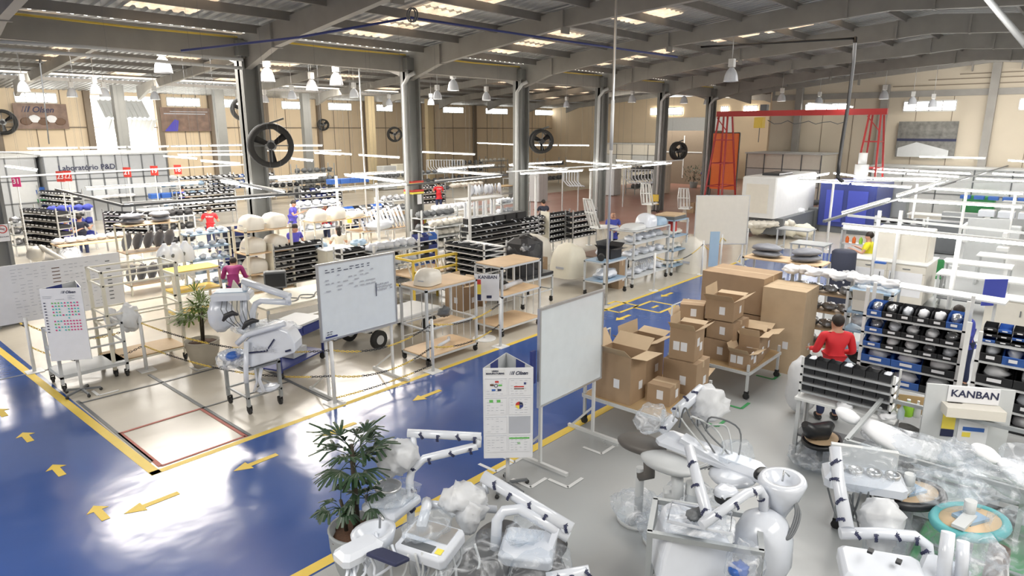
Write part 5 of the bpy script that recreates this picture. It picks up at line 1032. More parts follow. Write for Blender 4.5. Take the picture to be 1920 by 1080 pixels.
R_('short rack of black bins next to the white frame chairs', 1075,395,1.55,0,1.6,.4,7,5,.13,.5,'black bin on the rack next to the white frame chairs','bins next to the frame chairs',contents=(None,'silver'))
R_('dark rack of black trays at the far left behind the no smoking column', 35,385,1.9,-PI/2+.25,2.2,.5,8,6,.15,.5,'black tray on the dark rack behind the no smoking column','trays behind the no smoking column',contents=('plastic','silver'))
R_('second rack of black bins left of the sitting people', 70,352,1.9,-PI/2+.25,2.6,.5,10,5,.15,.7,'black bin on the rack left of the sitting people','bins left of the sitting people',contents=('silver',None,'plastic'))
R_('slanting rack of black bins behind the sitting people', 190,392,1.6,-PI/2+.5,2.6,.5,10,5,.15,.5,'black bin on the slanting rack behind the sitting people','bins on the slanting rack')
R_('long far rack of black bins in front of the laboratory, left part', 190,326,1.9,0,3.4,.5,12,3,.22,1.0,'black bin on the long far rack in front of the laboratory','bins in front of the laboratory',contents=('plastic','silver'))
R_('long far rack of black bins in front of the laboratory, right part', 300,322,1.9,0,4.4,.5,13,4,.2,.8,'black bin on the far rack right of the laboratory lettering','bins right of the laboratory lettering',contents=('plastic','paper'))
R_('far rack with blue and black bins beside the fan column', 395,318,1.9,0,4.2,.5,12,3,.22,.9,'bin on the far rack beside the fan column','bins beside the fan column',colors=('black','blue','black'),contents=('plastic','paper'))
R_('rack of black and grey bins under the left diagonal tube', 330,360,1.7,0,2.8,.5,10,5,.16,.6,'bin on the rack under the left diagonal tube','bins under the left diagonal tube',contents=('plastic',None))
R_('rack of blue and black bins in the far middle left of the striped column', 640,385,1.6,0,2.6,.5,9,4,.2,.5,'bin on the rack left of the striped column','bins left of the striped column',colors=('black','blue','black','dgrey'))
R_('steel shelf rack with blue crates behind the red-shirted worker', 412,424,1.7,-.1,1.1,.5,3,4,.3,.3,'dark blue crate on the steel rack behind the red-shirted worker','crates behind the red-shirted worker',colors=('navy','dark'),contents=(None,'plastic'))
R_('far rack of dark bins right of the fan column', 560,352,1.6,0,2.6,.5,8,4,.22,.5,'dark bin on the far rack right of the fan column','bins right of the fan column',colors=('black','navy'))
R_('narrow rack with a blue crate left of the nine-shelf rack', 785,437,1.6,0,.75,.4,2,5,.22,.3,'crate on the narrow rack left of the nine-shelf one','crates on the narrow rack',colors=('black','navy','blue'),contents=('silver',),m='white',sm='white')
R_('far rack of dark parts beyond the small red-shirted person', 790,345,1.6,0,1.8,.5,7,4,.2,.5,'dark bin on the rack beyond the small red-shirted person','bins beyond the small red-shirted person')
R_('far left rack of blue crates under the numbered signs', 12,335,1.9,-PI/2+.3,2.4,.6,4,3,.35,.6,'blue crate on the far left rack under the numbered signs','blue crates under the numbered signs',colors=('blue','navy','green'),contents=(None,))
# dark trays row on top of the long rack and crates
items('black crate on top of the long middle rack',885,420,1.62,5,.55,0,(.24,.18,.1),'black','black crates on the long middle rack',box=True,cat='crate',name='crate',rows=1)
# shelves carrying ivory shells
p = at(458,425,2.05); rack('tall cream shelf with ivory shells left of the blue violet worker', p.x,p.y,0,1.35,.75,[.25,.75,1.3,1.9],'cream','wood',None,top=2.0,pw=.06)
hn = 0
for z in (.26,.76,1.31,1.91):
    for q in range(2):
        hn += 1; hood('ivory moulded shell on the tall cream shelf', p.x+.36+q*.65, p.y+.38, z, .1*q, .58,.62,.4, group='ivory shells on the tall cream shelf')
p = at(548,422,1.5); rack('wooden-topped shelf of shells beside the red-topped woman', p.x+.8,p.y,0,2.3,.7,[.4,1.5],'cream','wood',None,top=1.5)
for q,l_ in enumerate(('rounded ivory shell at the left end of the wooden-topped shelf','larger ivory shell in the middle of the wooden-topped shelf','flat white shell with a black line on the wooden-topped shelf')): hood(l_, p.x+1.1+q*.75, p.y+.35, 1.51, .1*q, .62,.6,.42 if q < 2 else .2, group=None, name='moulded_shell')
# shelf with parts and bottle shaped shells
p = at(352,440,1.75); packrack('pale green shelf of small white parts right of the cushions',p.x,p.y,0,1.15,.5,[.3,.65,1.0,1.35,1.72],4,12,'small white part on the pale green shelf right of the cushions',m='cream',sm='lblue',pm='plastic',group='white parts on the pale green left shelf',casters=False,top=1.75,pr=(.09,.11,.07))
t = cart('yellow-topped cart with bottle-shaped white shells', *at(322,512,1.25)[:2], 0, 1.15,.7,[.2,.75,1.25],m='cream',sm='yellow',pw=.05)
for i,(px,py) in enumerate([(312,494),(330,492),(350,488)]):
    pp = at(px,py,1.26); o = thing('bottle_shell','white bottle-shaped shell with a round label on the yellow-topped cart','shell',pp,0,'bottle-shaped shells on the yellow cart'); MB().lathe([(.2,0),(.21,.2),(.17,.34),(.06,.46),(.05,.5),(0,.5)],16,sx=1,sy=.8).build('shell_body','plastic',o); MB().blob((-.1,-.14,.2),(.05,.02,.05),0,0,nu=8,nv=6).build('round_label','dgrey',o)
items('white wrapped cylinder on the middle shelf of the yellow-topped cart',318,530,.76,3,.27,0,(.1,.1,.2),'plastic','white cylinders on the yellow-topped cart')
# empty cream frame carts
a = at(190,706); cart('tall empty cream frame cart behind the dotted poster', a.x+.15,a.y-.25,0,1.35,.8,[.3],m='cream',sm='mdf',rails=(.95,1.2,1.75,2.0),pw=.055)
a = at(78,735); cart('low frame cart beside the dotted poster', 2.9,13.1,0,1.1,.75,[.3],m='lgrey',sm='lgrey',rails=(.7,1.05),pw=.05)
bag('white plastic sack hooked on the tall empty cream cart', at(235,570,1.3)+Vector((0,-.1,-.25)), (.2,.18,.26), 7, 'bagw')
bag('white bag with ears on the tall empty cream cart', at(205,575,1.2)+Vector((0,0,-.2)), (.12,.1,.2), 8, 'paper')
# packed chairs left (100-200, 440-540)
for i,(px,py,r_,l_) in enumerate([(145,500,(.5,.45,.55),'big film-wrapped dental chair left of the cream cart'),(195,490,(.4,.4,.5),'film-wrapped chair with a white shell behind the cream cart'),(130,470,(.35,.5,.45),'grey wrapped upholstery behind the chart board')]):
    p = at(px,py,1.0); t = thing('wrapped_chair',l_,'dental chair',(p.x,p.y,0)); MB().blob((0,0,.65),r_,i+3,.25,2.5,22,16).build('plastic_cover','film2',t); MB().blob((0,0,.6),tuple(v*.82 for v in r_),i+5,.12,2.5,18,12).build('upholstery','greyfab' if i != 1 else 'plastic',t); MB().blob((-.1,-.3,.75),(.22,.15,.3),2,.1).build('white_shell','paper',t); MB().cyl(0,0,0,.35,.25,14).build('base','lgrey',t)
p = at(75,462,1.7); t = thing('white_lamp_arm','white jointed arm above the chart board','arm',(p.x,p.y,0)); MB().tube([(0,0,1.7),(.45,-.45,1.25)],.06).build('upper_arm','ivory',t); MB().tube([(.45,-.45,1.25),(.45,-.45,1.1),(.25,-.2,1.15),(.2,-.1,.6),(.2,-.1,0)],.055).build('lower_arm','ivory',t); MB().blob((-.1,.05,1.52),(.2,.18,.2),2,.15).build('wrapped_head','ivory',t)
# steel trays/tables in the left-middle with white stuff
tl = [('wooden-topped table of wrapped parts behind the chart board',110,462,1.0,2.4,.9,'wood'),('long cream bench with slatted front right of the left palm',500,580,.9,2.6,1.3,'cream'),('cream table behind the written whiteboard',680,480,.9,2.8,1.2,'cream'),('low cream table under the yellow frame',770,520,.8,1.6,1.0,'wood'),
 ('white table of frames right of the extinguisher column',810,400,.85,3.0,1.0,'white'),('white table of white moulded frames under the middle tubes',875,375,.85,3.0,1.0,'white'),('white table below the fan column with wrapped parts',470,352,.9,3.2,1.0,'white'),('cluttered white table left of the red-shirted worker',270,395,.9,2.6,1.0,'white'),('far white table behind the violet-shirted person',330,338,.9,3.2,1.0,'white'),
 ('far table of white parts under the round fan',960,335,.85,3.5,1.0,'lgrey'),('far wooden table beyond the white frames',940,350,.85,3.0,1.0,'mdf'),('dark far table beneath the small wall fan',560,318,.9,3.5,1.2,'grey'),('far grey table before the beige columns',700,312,.9,4,1.2,'grey'),('white far table with two white housings',600,335,.9,3,1.0,'white')]
for i,a in enumerate(tl): table(a[0],a[1],a[2],a[3],a[4],a[5],rot=0,m=a[6],shelf='lgrey')
IT = [('film-wrapped white part on the wooden-topped table',112,458,1.0,7,.3,.02,(.17,.2,.1),'plastic'),('white moulded part heaped beside the far left table',200,350,1.5,9,.35,0,(.24,.2,.16),'paper'),('pile of white wrapped frames behind the sitting people',170,375,1.1,6,.38,.05,(.3,.25,.1),'paper'),
 ('white wrapped frame on the table by the red-shirted worker',275,388,.95,6,.36,0,(.22,.25,.14),'paper'),('grey pack on the table below the fan column',480,347,.95,7,.4,0,(.22,.25,.1),'silver'),('white part on the table right of the extinguisher column',815,395,.88,7,.36,0,(.2,.22,.13),'paper'),
 ('white standing frame on the table under the middle tubes',885,367,.88,9,.28,0,(.07,.2,.3),'plastic'),('small silvery part on the cream table behind the whiteboard',685,476,.92,8,.3,0,(.12,.14,.08),'silver'),('white coil on the far table under the round fan',965,330,.88,8,.4,0,(.16,.18,.18),'plastic'),
 ('dark part on the far grey table',705,306,.92,9,.42,0,(.18,.2,.18),'dgrey'),('dark machine part on the far dark table',565,312,.92,7,.45,0,(.2,.22,.22),'dgrey'),('wrapped part in the pile beyond the far red-shirted person',850,352,.9,7,.4,0,(.25,.22,.14),'ivory'),('grey wrapped cushion beside the fan column table',620,345,1.0,6,.4,0,(.2,.24,.1),'ivory'),('white pack under the middle tubes',1130,480,.8,1,.3,0,(.2,.22,.12),'plastic')]
for i,a in enumerate(IT): items(a[0],a[1],a[2],a[3],a[4],a[5],a[6],a[7],a[8],'group of '+a[0],seed=i+2)
items('blue crate on the shelf left of the striped column',625,345,1.7,4,.62,0,(.3,.22,.13),'blue','blue crates left of the striped column',box=True,cat='crate',name='crate'); items('blue box near the lamp rail at the left',290,372,1.2,3,.5,0,(.22,.2,.12),'blue','blue boxes near the left lamp rail',box=True,cat='box',name='parts_box')
items('blue tub at the far left under the tube',30,372,1.1,3,.45,.3,(.24,.2,.15),'blue','blue tubs at the far left',box=True,cat='tub',name='tub')
# rack of wrapped white arms (house-shaped) by the extinguisher column
p = at(680,425,1.2); t = cart('cart crowded with film-wrapped white lamp arms by the extinguisher column', p.x,p.y,0,2.2,1.1,[.35,1.0],m='white',sm='wood',rails=())
for i in range(12): tag(MB().tube([(p.x+.15+i*.17,p.y+.1,1.02),(p.x+.2+i*.17,p.y+.55,1.6+(i%3)*.06),(p.x+.3+i*.16,p.y+.95,1.45)],.05).build('wrapped_lamp','plastic'),'film-wrapped white lamp arm on the crowded cart','arm','wrapped lamp arms on the crowded cart')
bag('white heap in front of the wrapped lamp arms', Vector((p.x+.8,p.y+.1,1.15)), (.6,.25,.2), 3, 'plastic', amp=.2)
# INFINITY sign
p = at(655,480); t = thing('line_sign','white INFINITY line sign with a yellow card on a stand','sign',(p.x,p.y,0),FACE); zt = zat(p,655,392); MB().box(-.5,0,zt-.18,.5,.03,zt).build('panel','paper',t); text('INFINITY',.2,'ink',t,(-.42,-.003,zt-.16),U,bold=.004); MB().box(-.18,.0,zt-.55,.22,.02,zt-.2).build('sheet','paper',t); MB().box(0,-.004,zt-.5,.16,-.001,zt-.26).build('yellow_card','yelli',t); MB().bar((-.1,.03,0),(-.1,.03,zt),.04).bar((.1,.03,0),(.1,.03,zt),.04).build('stand','white',t)
# column fittings
c = cols[[o.location.x > 15 and o.location.x < 16.5 for o in cols].index(True)]; cx = c.location.x
for z,m_ in ((2.3,'redi'),(2.22,'yelli'),(2.55,'yelli'),(2.62,'redi')): MB().box(cx-.28,YC-.235,z,cx+.28,YC+.23,z+.07).build('painted_band',m_,None); bpy.data.objects[-1] if False else None
for o in [o for o in COL.objects if o.name.startswith('painted_band')]: o.parent = c; o.location = (-c.location.x,-c.location.y,0)
t = thing('fire_extinguisher','red fire extinguisher hung on the striped column','extinguisher',(cx+.1,YC-.36,1.0)); MB().lathe([(.09,0),(.1,.05),(.1,.42),(.05,.5),(.03,.55),(0,.55)],14).build('cylinder','redi',t); MB().box(-.05,-.105,.15,.05,-.09,.33).build('label_plate','yelli',t); MB().tube([(.0,0,.55),(.12,-.02,.5),(.13,-.02,.2)],.012,6).build('hose','black',t); MB().box(-.03,-.03,.55,.05,.03,.6).build('valve','black',t)
tag(MB().box(cx-.05,YC-.25,1.85,cx+.15,YC-.235,2.2).build('extinguisher_sign','paper'),'small white and red sign above the fire extinguisher','sign')
c0 = 3.35; t = thing('no_smoking_sign','white and red no smoking sign on the left edge column','sign',(3.35,YC-.245,0)); zz = zat((3.35,YC),13,432); MB().box(.02,0,zz-.22,.25,.01,zz+.17).build('plate','paper',t); MB().tube([(.135+.085*math.cos(a*PI/10),-.004,zz+.06+.085*math.sin(a*PI/10)) for a in range(20)],.011,5,True).bar((.075,-.004,zz+.12),(.195,-.004,zz),.018,.006).build('red_ring','redi',t); MB().box(.075,-.006,zz+.055,.18,-.002,zz+.07).build('cigarette','ink',t); text('NÃO FUME',.04,'ink',t,(.035,-.004,zz-.13),U)
# numbered red signs over the far left racks
for px,py,n_ in [(113,331,'23'),(126,330,'22'),(238,323,'21'),(289,320,'19'),(333,318,'18'),(30,340,'31')]:
    p = onY(px,py,onY(px,py,27)[1]); t = thing('number_sign','small red numbered sign '+{'23':'left of the pair before the laboratory','22':'right of the pair before the laboratory','21':'in the middle of the far left racks','19':'right of the middle one','18':'rightmost before the fan column','31':'at the far left edge'}[n_],'sign',(p.x,p.y,0),FACE); MB().box(-.14,0,p.z-.18,.14,.02,p.z+.18).build('plate','pink' if n_=='31' else 'redi',t); text(n_,.24,'paper',t,(-.12,-.003,p.z-.08),U,bold=.004); MB().bar((0,.03,0),(0,.03,p.z),.03).build('stick','white',t)
# yellow steel frame, black machine block, frame chairs
p = at(775,505,1.1); t = thing('yellow_frame','yellow steel frame standing behind the grey hood','frame',(p.x,p.y,0)); 
b = MB()
for xx in (0,1.5):
    for yy in (0,.8): b.bar((xx,yy,0),(xx,yy,1.3),.05)
b.bar((0,0,1.3),(1.5,0,1.3),.06).bar((0,.8,1.3),(1.5,.8,1.3),.06).bar((0,0,1.0),(1.5,0,1.0),.05).bar((0,0,.6),(0,.8,.6),.05).bar((0,0,1.3),(0,.8,1.3),.05).build('frame_bars','yellow',t)
for i in range(7): tag(MB().tube([(p.x+.1+i*.19,p.y+.15,.75),(p.x+.15+i*.19,p.y+.4,1.15),(p.x+.1+i*.19,p.y+.7,1.1)],.025,6).build('bent_tube','ivory'),'bent white tube hanging in the yellow frame','tube','bent tubes in the yellow frame')
box_open('cardboard_carton','open carton behind the barred wooden-topped cart', *at(868,585,.3)[:2], .3, .1, .6,.55,.6); box_open('cardboard_carton','tilted open carton right behind the kanban sign', *at(905,575,.3)[:2], .3, .5, .4,.4,.4)
a = at(955,590); t = cart('low grey cart carrying the black film-wrapped block', 12.4,10.6,0,1.25,.9,[.75],m='lgrey',sm='grey',rails=(.35,)); t = thing('wrapped_block','big block wrapped in shiny black film','package',(13.0,11.05,.76))
MB().rbox(-.42,-.36,0,.42,.36,1.0,.12).build('block','blackfab',t); MB().blob((0,0,.52),(.5,.43,.55),4,.16,3.5,26,18).build('black_film','black',t); MB().blob((-.3,-.25,.8),(.16,.12,.12),5,.3).build('film_glare','film2',t); MB().box(-.6,-.45,-.0,.65,.42,.07).build('pallet_base','black',t)
# ivory cases behind
for px,py,w_,l_ in [(1000,452,1.1,'rounded ivory case left of the black wrapped block'),(1065,470,1.0,'yellowish ivory case right of the black wrapped block')]: hood(l_, *at(px,py,1.0)[:2], .25, .05, w_,.9,1.0, 'ivory' if px < 1040 else 'cream', group=None, name='machine_case', cat='case')
def framechair(label, px, py, z, rot, seed=0):
    p = at(px,py,z); t = thing('chair_frame',label,'chair frame',p,rot); sd_ = .26
    b = MB().tube([(-.1,-sd_,0),(-.32,-sd_,.5),(-.45,-sd_*.8,.95),(-.45,sd_*.8,.95),(-.32,sd_,.5),(-.1,sd_,0)],.034).build('back_frame','white',t); b2 = MB()
    for q in (-.15,0,.15): b2.bar((-.14,q,.05),(-.44,q*.9,.93),.085,.015,up=(1,0,0))
    b2.bar((-.34,-.25,.5),(-.34,.25,.5),.04).build('back_slats','white',t); MB().rbox(-.15,-.27,-.05,.75,.27,0,.03).build('seat_plate','white',t); MB().bar((.15,0,-.05),(.3,0,-.65),.16,.1).bar((.1,0,-.65),(.5,0,-.65),.4,.06).build('lift_column','ivory',t); return t
framechair('white slatted chair frame in front of the bald worker', 1120,425,1.3, PI-.3+PI, 1); framechair('white slatted chair frame standing farther back by the orange chair', 1215,382,1.15, PI+.2+PI, 2)
t = framechair('white slatted chair frame tipped back at the far end', 1283,390,.9, .3)
p = at(1130,490,.62); cart('brown low trolley under the white chair frame', 17.2,11.4,0,1.6,1.1,[.55],m='grey',sm='brown'); 
# racks along the aisle (1110-1320)
cart('blue-shelved steel cart with a black crate at the aisle edge', 14.75,9.7,0,1.15,.7,[.45,1.0],m='lgrey',sm='lblue')
box_open('parts_crate','black crate of parts on the blue-shelved cart',15.25,9.85,1.0,0,.55,.45,.28,'black','none' if False else 'open',labels=0,cat='crate'); tag(MB().tube([(14.85,9.9,1.09),(15.1,10.05,1.09)],.09,14).build('black_roll','rubber'),'black roll beside the crate on the blue-shelved cart','roll')
bag('heap of white bags on the lower blue shelf', Vector((15.3,10.05,.58)), (.45,.25,.14), 3, 'plastic'); box_open('cardboard_carton','brown carton standing behind the blue-shelved cart',15.95,10.0,0,0,.35,.4,.85,'card','closed')
packrack('long steel rack of white rings and cases along the aisle',16.3,9.75,0,2.1,.8,[.3,.85,1.3],5,21,'white packed part on the long aisle rack',m='lgrey',sm='lgrey',pm='plastic',group='white packed parts on the long aisle rack',top=1.65,pr=(.16,.2,.1))
tag(MB().box(16.3,9.75,1.63,18.4,10.55,1.66).build('top_board','lgrey'),'grey top board of the long aisle rack','board'); hood('white moulded case on top of the long aisle rack',17.5,10.1,1.67,0,.6,.55,.4,'plastic',group=None); hood('low grey lid at the left end of the long aisle rack',16.75,10.1,1.67,0,.75,.6,.16,'lgrey',group=None); hood('pale lid at the right end of the long aisle rack',18.1,10.1,1.67,0,.55,.6,.25,'lblue',group=None)
for i in range(9): tag(MB().tube([(17.1+i*.1,10.1+.16*math.cos(a*PI/7),.52+.16*math.sin(a*PI/7)) for a in range(14)],.018,6,True).build('white_ring','plastic'),'white ring in the row on the long aisle rack','ring','white rings on the long aisle rack')
packrack('blue-shelved rack at the aisle with a red drum, right of the long one',18.55,9.7,0,.95,.75,[.3,.8,1.25],3,25,'wrapped part on the blue-shelved aisle rack',m='lgrey',sm='lblue',pm='ivory',group='wrapped parts on the blue-shelved rack',top=1.75,pr=(.14,.18,.08))
tag(MB().box(18.55,9.7,1.73,19.5,10.45,1.76).build('top_board','lblue'),'blue top board of the rack with the red drum','board')
for q in range(6): tag(MB().box(0,0,0,.85,.65,.02).build('board_sheet','dgrey' if q < 4 else 'wood',None,(18.6+q*.01,9.75,1.765+q*.024),q*.02),'flat sheet in the stack on the blue-topped rack','sheet','stacked sheets on the blue-topped rack')
tag(MB().lathe([(.13,0),(.14,.02),(.14,.3),(.1,.33),(0,.33)],16).build('red_drum','redi',None,(19.0,10.0,1.36)),'small red drum on the blue-shelved rack','drum')
p = at(1310,470,1.0); hood('white cased machine with a black band by the yellow chains', *at(1295,508)[:2], 0, 0, .9,.8,1.15,'ivory',group=None,name='machine_case',cat='machine'); tag(MB().box(0,0,0,.25,.03,.95).build('hanging_board','lblue',None,at(1328,500,.9),FACE),'pale blue panels hung beside the far whiteboard','panel')
for i,(px,py,ty) in enumerate([(1225,545,484),(1315,515,440),(1350,500,435),(1398,485,430)]):
    p = at(px,py); t = thing('chain_post',['white post before the long aisle rack','white post right of the blue-shelved rack','white post left of the far whiteboard foot','white post right of the far whiteboard'][i],'post',p); MB().cyl(0,0,0,1.1,.03,10).build('pole','white',t); MB().cyl(0,0,0,.012,.14,12).build('base_plate','white',t)
    if i: chain(lastp,p,1.0,1.0,.3,['','yellow and black chain before the aisle racks','yellow and black chain by the machine with the black band','yellow and black chain in front of the far whiteboard'][i])
    lastp = p
# hanging white bent pipes and far racks in the middle
for gi,(px0,px1,py,n_,l_) in enumerate([(800,870,300,14,'far row left of the round fan'),(1055,1085,322,6,'row near the second tube frame'),(1170,1225,318,9,'row near the tall dark rack')]):
    a = at(px0,py,2.2); b_ = at(px1,py,2.2)
    t = thing('hanging_rail','steel rail carrying the bent pipes, '+l_,'rail',(0,0,0)); MB().bar(a,b_,.05).bar(a,(a.x,a.y,0),.05).bar(b_,(b_.x,b_.y,0),.05).build('rail_bars','lgrey',t)
    for i in range(n_): q = a.lerp(b_,(i+.5)/n_); tag(MB().tube([q,q+Vector((0,0,-.5)),q+Vector((.1,-.2,-.75)),q+Vector((.1,-.45,-.8))],.035,7).build('bent_pipe','plastic'),'white bent pipe hanging in the '+l_,'pipe','bent pipes, '+l_)
for a in [('grey far cabinet left of the round fan column',1010,380,1.9,.9,.8,'lgrey'),('tall grey cabinet behind the white tube post',970,372,2.0,1.0,.8,'grey'),('grey electric cabinet beside the hanging pipes',1150,368,1.9,.9,.7,'lgrey'),('white electric cabinet near the twin pipes',1243,355,2.0,1.0,.6,'ivory'),('pale cabinet beside the small red-shirted person',745,352,1.9,1.2,.7,'cream'),('cream cabinet among the left racks',120,425,1.7,.7,.7,'cream'),('wide low grey cabinet under the beige columns',720,318,1.8,3.0,.8,'lgrey')]:
    p = near(a[1],a[2]); t = thing('cabinet',a[0],'cabinet',(p.x,p.y,0)); MB().rbox(0,0,.05,a[4],a[5],a[3],.02).build('carcass',a[6],t); MB().box(.03,-.02,.15,a[4]/2-.01,-.001,a[3]-.06).box(a[4]/2+.01,-.02,.15,a[4]-.03,-.001,a[3]-.06).build('door',a[6],t)
for a in [(1190,365,3.2,'dark shelf rack behind the hanging bent pipes'),(560,330,3,'dark far rack behind the drum fan'),(850,322,4,'grey open rack left of the round fan column'),(1020,345,3,'grey open rack under the round fan')]:
    p = near(a[0],a[1]); packrack(a[3],p.x,p.y,0,a[2],.8,[.4,1.0,1.6],6,int(a[2]*7),'dark part on the '+a[3],m='grey',sm='grey',pm='dgrey',group='parts on the '+a[3],casters=False,top=2.2,pr=(.2,.2,.16))
for px,py,l_ in [(1222,372,'leafy potted bush near the dark far rack'),(1300,352,'small potted bush beside the person at the gantry')]:
    p = at(px,py); t = thing('potted_bush',l_,'plant',p); MB().lathe([(.25,0),(.33,.45),(.28,.45),(0,.42)],16).build('pot','potg',t); b = MB(); r = random.Random(px)
    for i in range(160): d = Vector((r.gauss(0,.4),r.gauss(0,.4),r.uniform(.5,1.7))); e = Vector((r.uniform(-1,1),r.uniform(-1,1),r.uniform(-.3,1))).normalized()*.2; s_ = e.cross(Vector((0,0,1)))*.25; b.add([d-e*.5,d+s_,d+e,d-s_],[(0,1,2,3)])
    b.build('leaves','leaf',t); MB().cyl(0,0,.4,1.3,.03,6).build('stem','stem',t)
p = at(1222,400); chair('orange-yellow chair behind the white chair frame', (p.x+.6,p.y+.2,0), .5, 'yellow')


# ------------------------------------------------------------------ more of what crowds the work areas
def pr_(label, px, py, z, w, d, shelves, nb, seed, plabel, pm, rot=0, m='white', sm='lgrey', pr=(.16,.18,.12), rows=1):
    p = near(px, py, z); g = plabel+' group'
    return packrack(label, p.x, p.y, rot, w, d, shelves, nb, seed, plabel, m=m, sm=sm, pm=pm, group=g, casters=False, top=z, pr=pr)
pr_('white rack of wrapped arms right behind the whiteboard top',700,462,1.5,1.6,.7,[.4,.85,1.3],6,41,'white wrapped arm joint on the rack behind the whiteboard top','plastic')
pr_('steel rack with hanging dark tools right of the striped column',790,395,1.7,1.8,.6,[.5,.95,1.4],6,42,'dark tool on the steel rack right of the striped column','dgrey',m='lgrey')
pr_('white rack of small frames in front of the extinguisher column',815,425,1.2,1.7,.7,[.35,.8,1.15],6,43,'small white frame on the rack in front of the extinguisher column','ivory')
pr_('rack of blue and grey crates behind the violet-shirted person',300,345,1.8,2.4,.6,[.6,1.1,1.6],5,44,'grey pack on the rack behind the violet-shirted person','lblue')
pr_('rack of white bags before the laboratory door',240,338,1.9,2.6,.7,[.8,1.3,1.75],6,45,'white bag on the rack before the laboratory door','paper',pr=(.2,.24,.14))
pr_('rack of dark drums under the fan column',500,335,1.6,2.4,.7,[.5,1.0,1.5],5,46,'dark drum on the rack under the fan column','black',m='grey',sm='grey')
pr_('rack of white covers between the fan column and the blue crates',560,385,1.5,2.0,.7,[.4,.9,1.4],5,47,'white cover on the rack between the fan column and the blue crates','plastic')
pr_('rack of grey castings beyond the white post lamp',720,372,1.6,2.2,.7,[.5,1.0,1.45],6,48,'grey casting on the rack beyond the white lamp post','silver',m='lgrey')
pr_('rack of dark castings under the far beige columns',780,322,1.9,3.2,.8,[.6,1.15,1.7],6,49,'dark casting on the rack under the beige columns','dgrey',m='grey',sm='grey')
pr_('open rack of pale boxes at the far wall left of the round fan',905,300,2.0,3.2,.8,[.7,1.3,1.85],6,50,'pale box at the far wall left of the round fan','ivory',m='grey',sm='grey')
pr_('grey rack of trays between the tube posts in the middle',940,375,1.5,2.0,.7,[.4,.85,1.3],6,51,'white tray on the grey rack between the tube posts','plastic',m='lgrey')
pr_('low rack of wrapped parts behind the no smoking column',20,415,1.3,1.6,.7,[.4,.8,1.2],5,52,'wrapped part low behind the no smoking column','silver')
pr_('rack of blue cloth bundles at the left behind the sitting people',90,395,1.6,1.4,.6,[.5,1.0,1.5],5,53,'blue bundle behind the sitting people','bluecloth',rot=-.2)
pr_('rack of black boxes left of the red-shirted worker',285,405,1.5,1.5,.6,[.4,.9,1.4],5,54,'black box left of the red-shirted worker','black',m='lgrey')
# tall white boards standing in a frame under the middle tubes
p = at(878,412,.9); cart('white frame cart holding upright white boards under the middle tubes', p.x, p.y, .0, 2.3, .8, [.5], m='white', sm='white', rails=(.9,))
for i in range(8): tag(MB().rbox(0,0,0,.16,.05,1.05,.02).build('upright_board','white' if i % 2 else 'plastic',None,(p.x+.1+i*.27,p.y+.3+(i%2)*.1,.51),.25),'tall white board standing in the white frame cart','board','upright white boards in the frame cart')
# printed column, black monitor and cables on the slatted bench
p = at(485,560,.95) if False else at(487,540); t = thing('printed_column','white column with black printed squares right of the shell shelf','column stand',(p.x,p.y,0),FACE); MB().rbox(-.22,-.2,0,.22,.2,1.35,.02).build('housing','white',t)
for a,b in ((-.02,1.05),(.08,1.05),(.03,.9)): MB().box(a,-.205,b,a+.07,-.2,b+.09).build('printed_square','ink',t)
p = at(518,548,.9); t = thing('monitor','dark grey boxy monitor on the slatted bench','monitor',(p.x,p.y,.9),-.5); MB().rbox(-.24,-.05,.1,.24,.2,.48,.02).build('screen_housing','dgrey',t); MB().box(-.21,-.055,.14,.21,-.05,.44).build('screen','black',t); MB().rbox(-.15,-.05,0,.15,.15,.1,.02).build('stand_foot','black',t)
b_ = near(500,580,.9); b_.z = .95
for i in range(5): tag(MB().curve([(b_.x+.5+i*.4,b_.y+.3,.915),(b_.x+.7+i*.4,b_.y+.5,.92),(b_.x+.9+i*.4,b_.y+.3,.915),(b_.x+.7+i*.4,b_.y+.15,.915),(b_.x+.55+i*.4,b_.y+.28,.92)],.012,5).build('cable','dgrey'),'looped grey cable on the slatted bench','cable','looped cables on the slatted bench')
for z in (.3,.5,.7): o = MB().box(b_.x+.02,b_.y-.03,z-.08,b_.x+2.58,b_.y-.005,z+.08).build('front_slat','ivory'); bo = [q for q in COL.objects if str(q.get('label','')).startswith('long cream bench with slatted')][0]; o.parent = bo; o.location = (-bo.location.x,-bo.location.y,0)
# light blue cloth and crates beside the cream-sided rack
bag('light blue cloth bundle beside the cream-sided rack', near(600,462,1.2), (.22,.18,.16), 4, 'lblue', 'cloth_bundle', cat='cloth'); bag('second pale blue cloth bundle right of the long-haired person', near(672,455,1.1), (.28,.2,.12), 5, 'lblue', 'cloth_bundle', cat='cloth')
cabinet('cream cabinet behind the top left corner of the whiteboard', *near(612,470,1.2)[:2], 0, .9,.6,1.2,'cream')
# cartons between the left stations
for px,py,l_ in [(745,415,'brown carton lid leaning behind the wrapped lamp arms'),(700,430,'small brown carton left of the extinguisher column'),(1010,520,'brown carton under the nine-shelf rack end'),(1300,400,'dark brown box by the tipped chair frame')]: p = near(px,py); box_open('cardboard_carton', l_, p.x,p.y,0,.2,.6,.5,.55,'card','closed',labels=0)
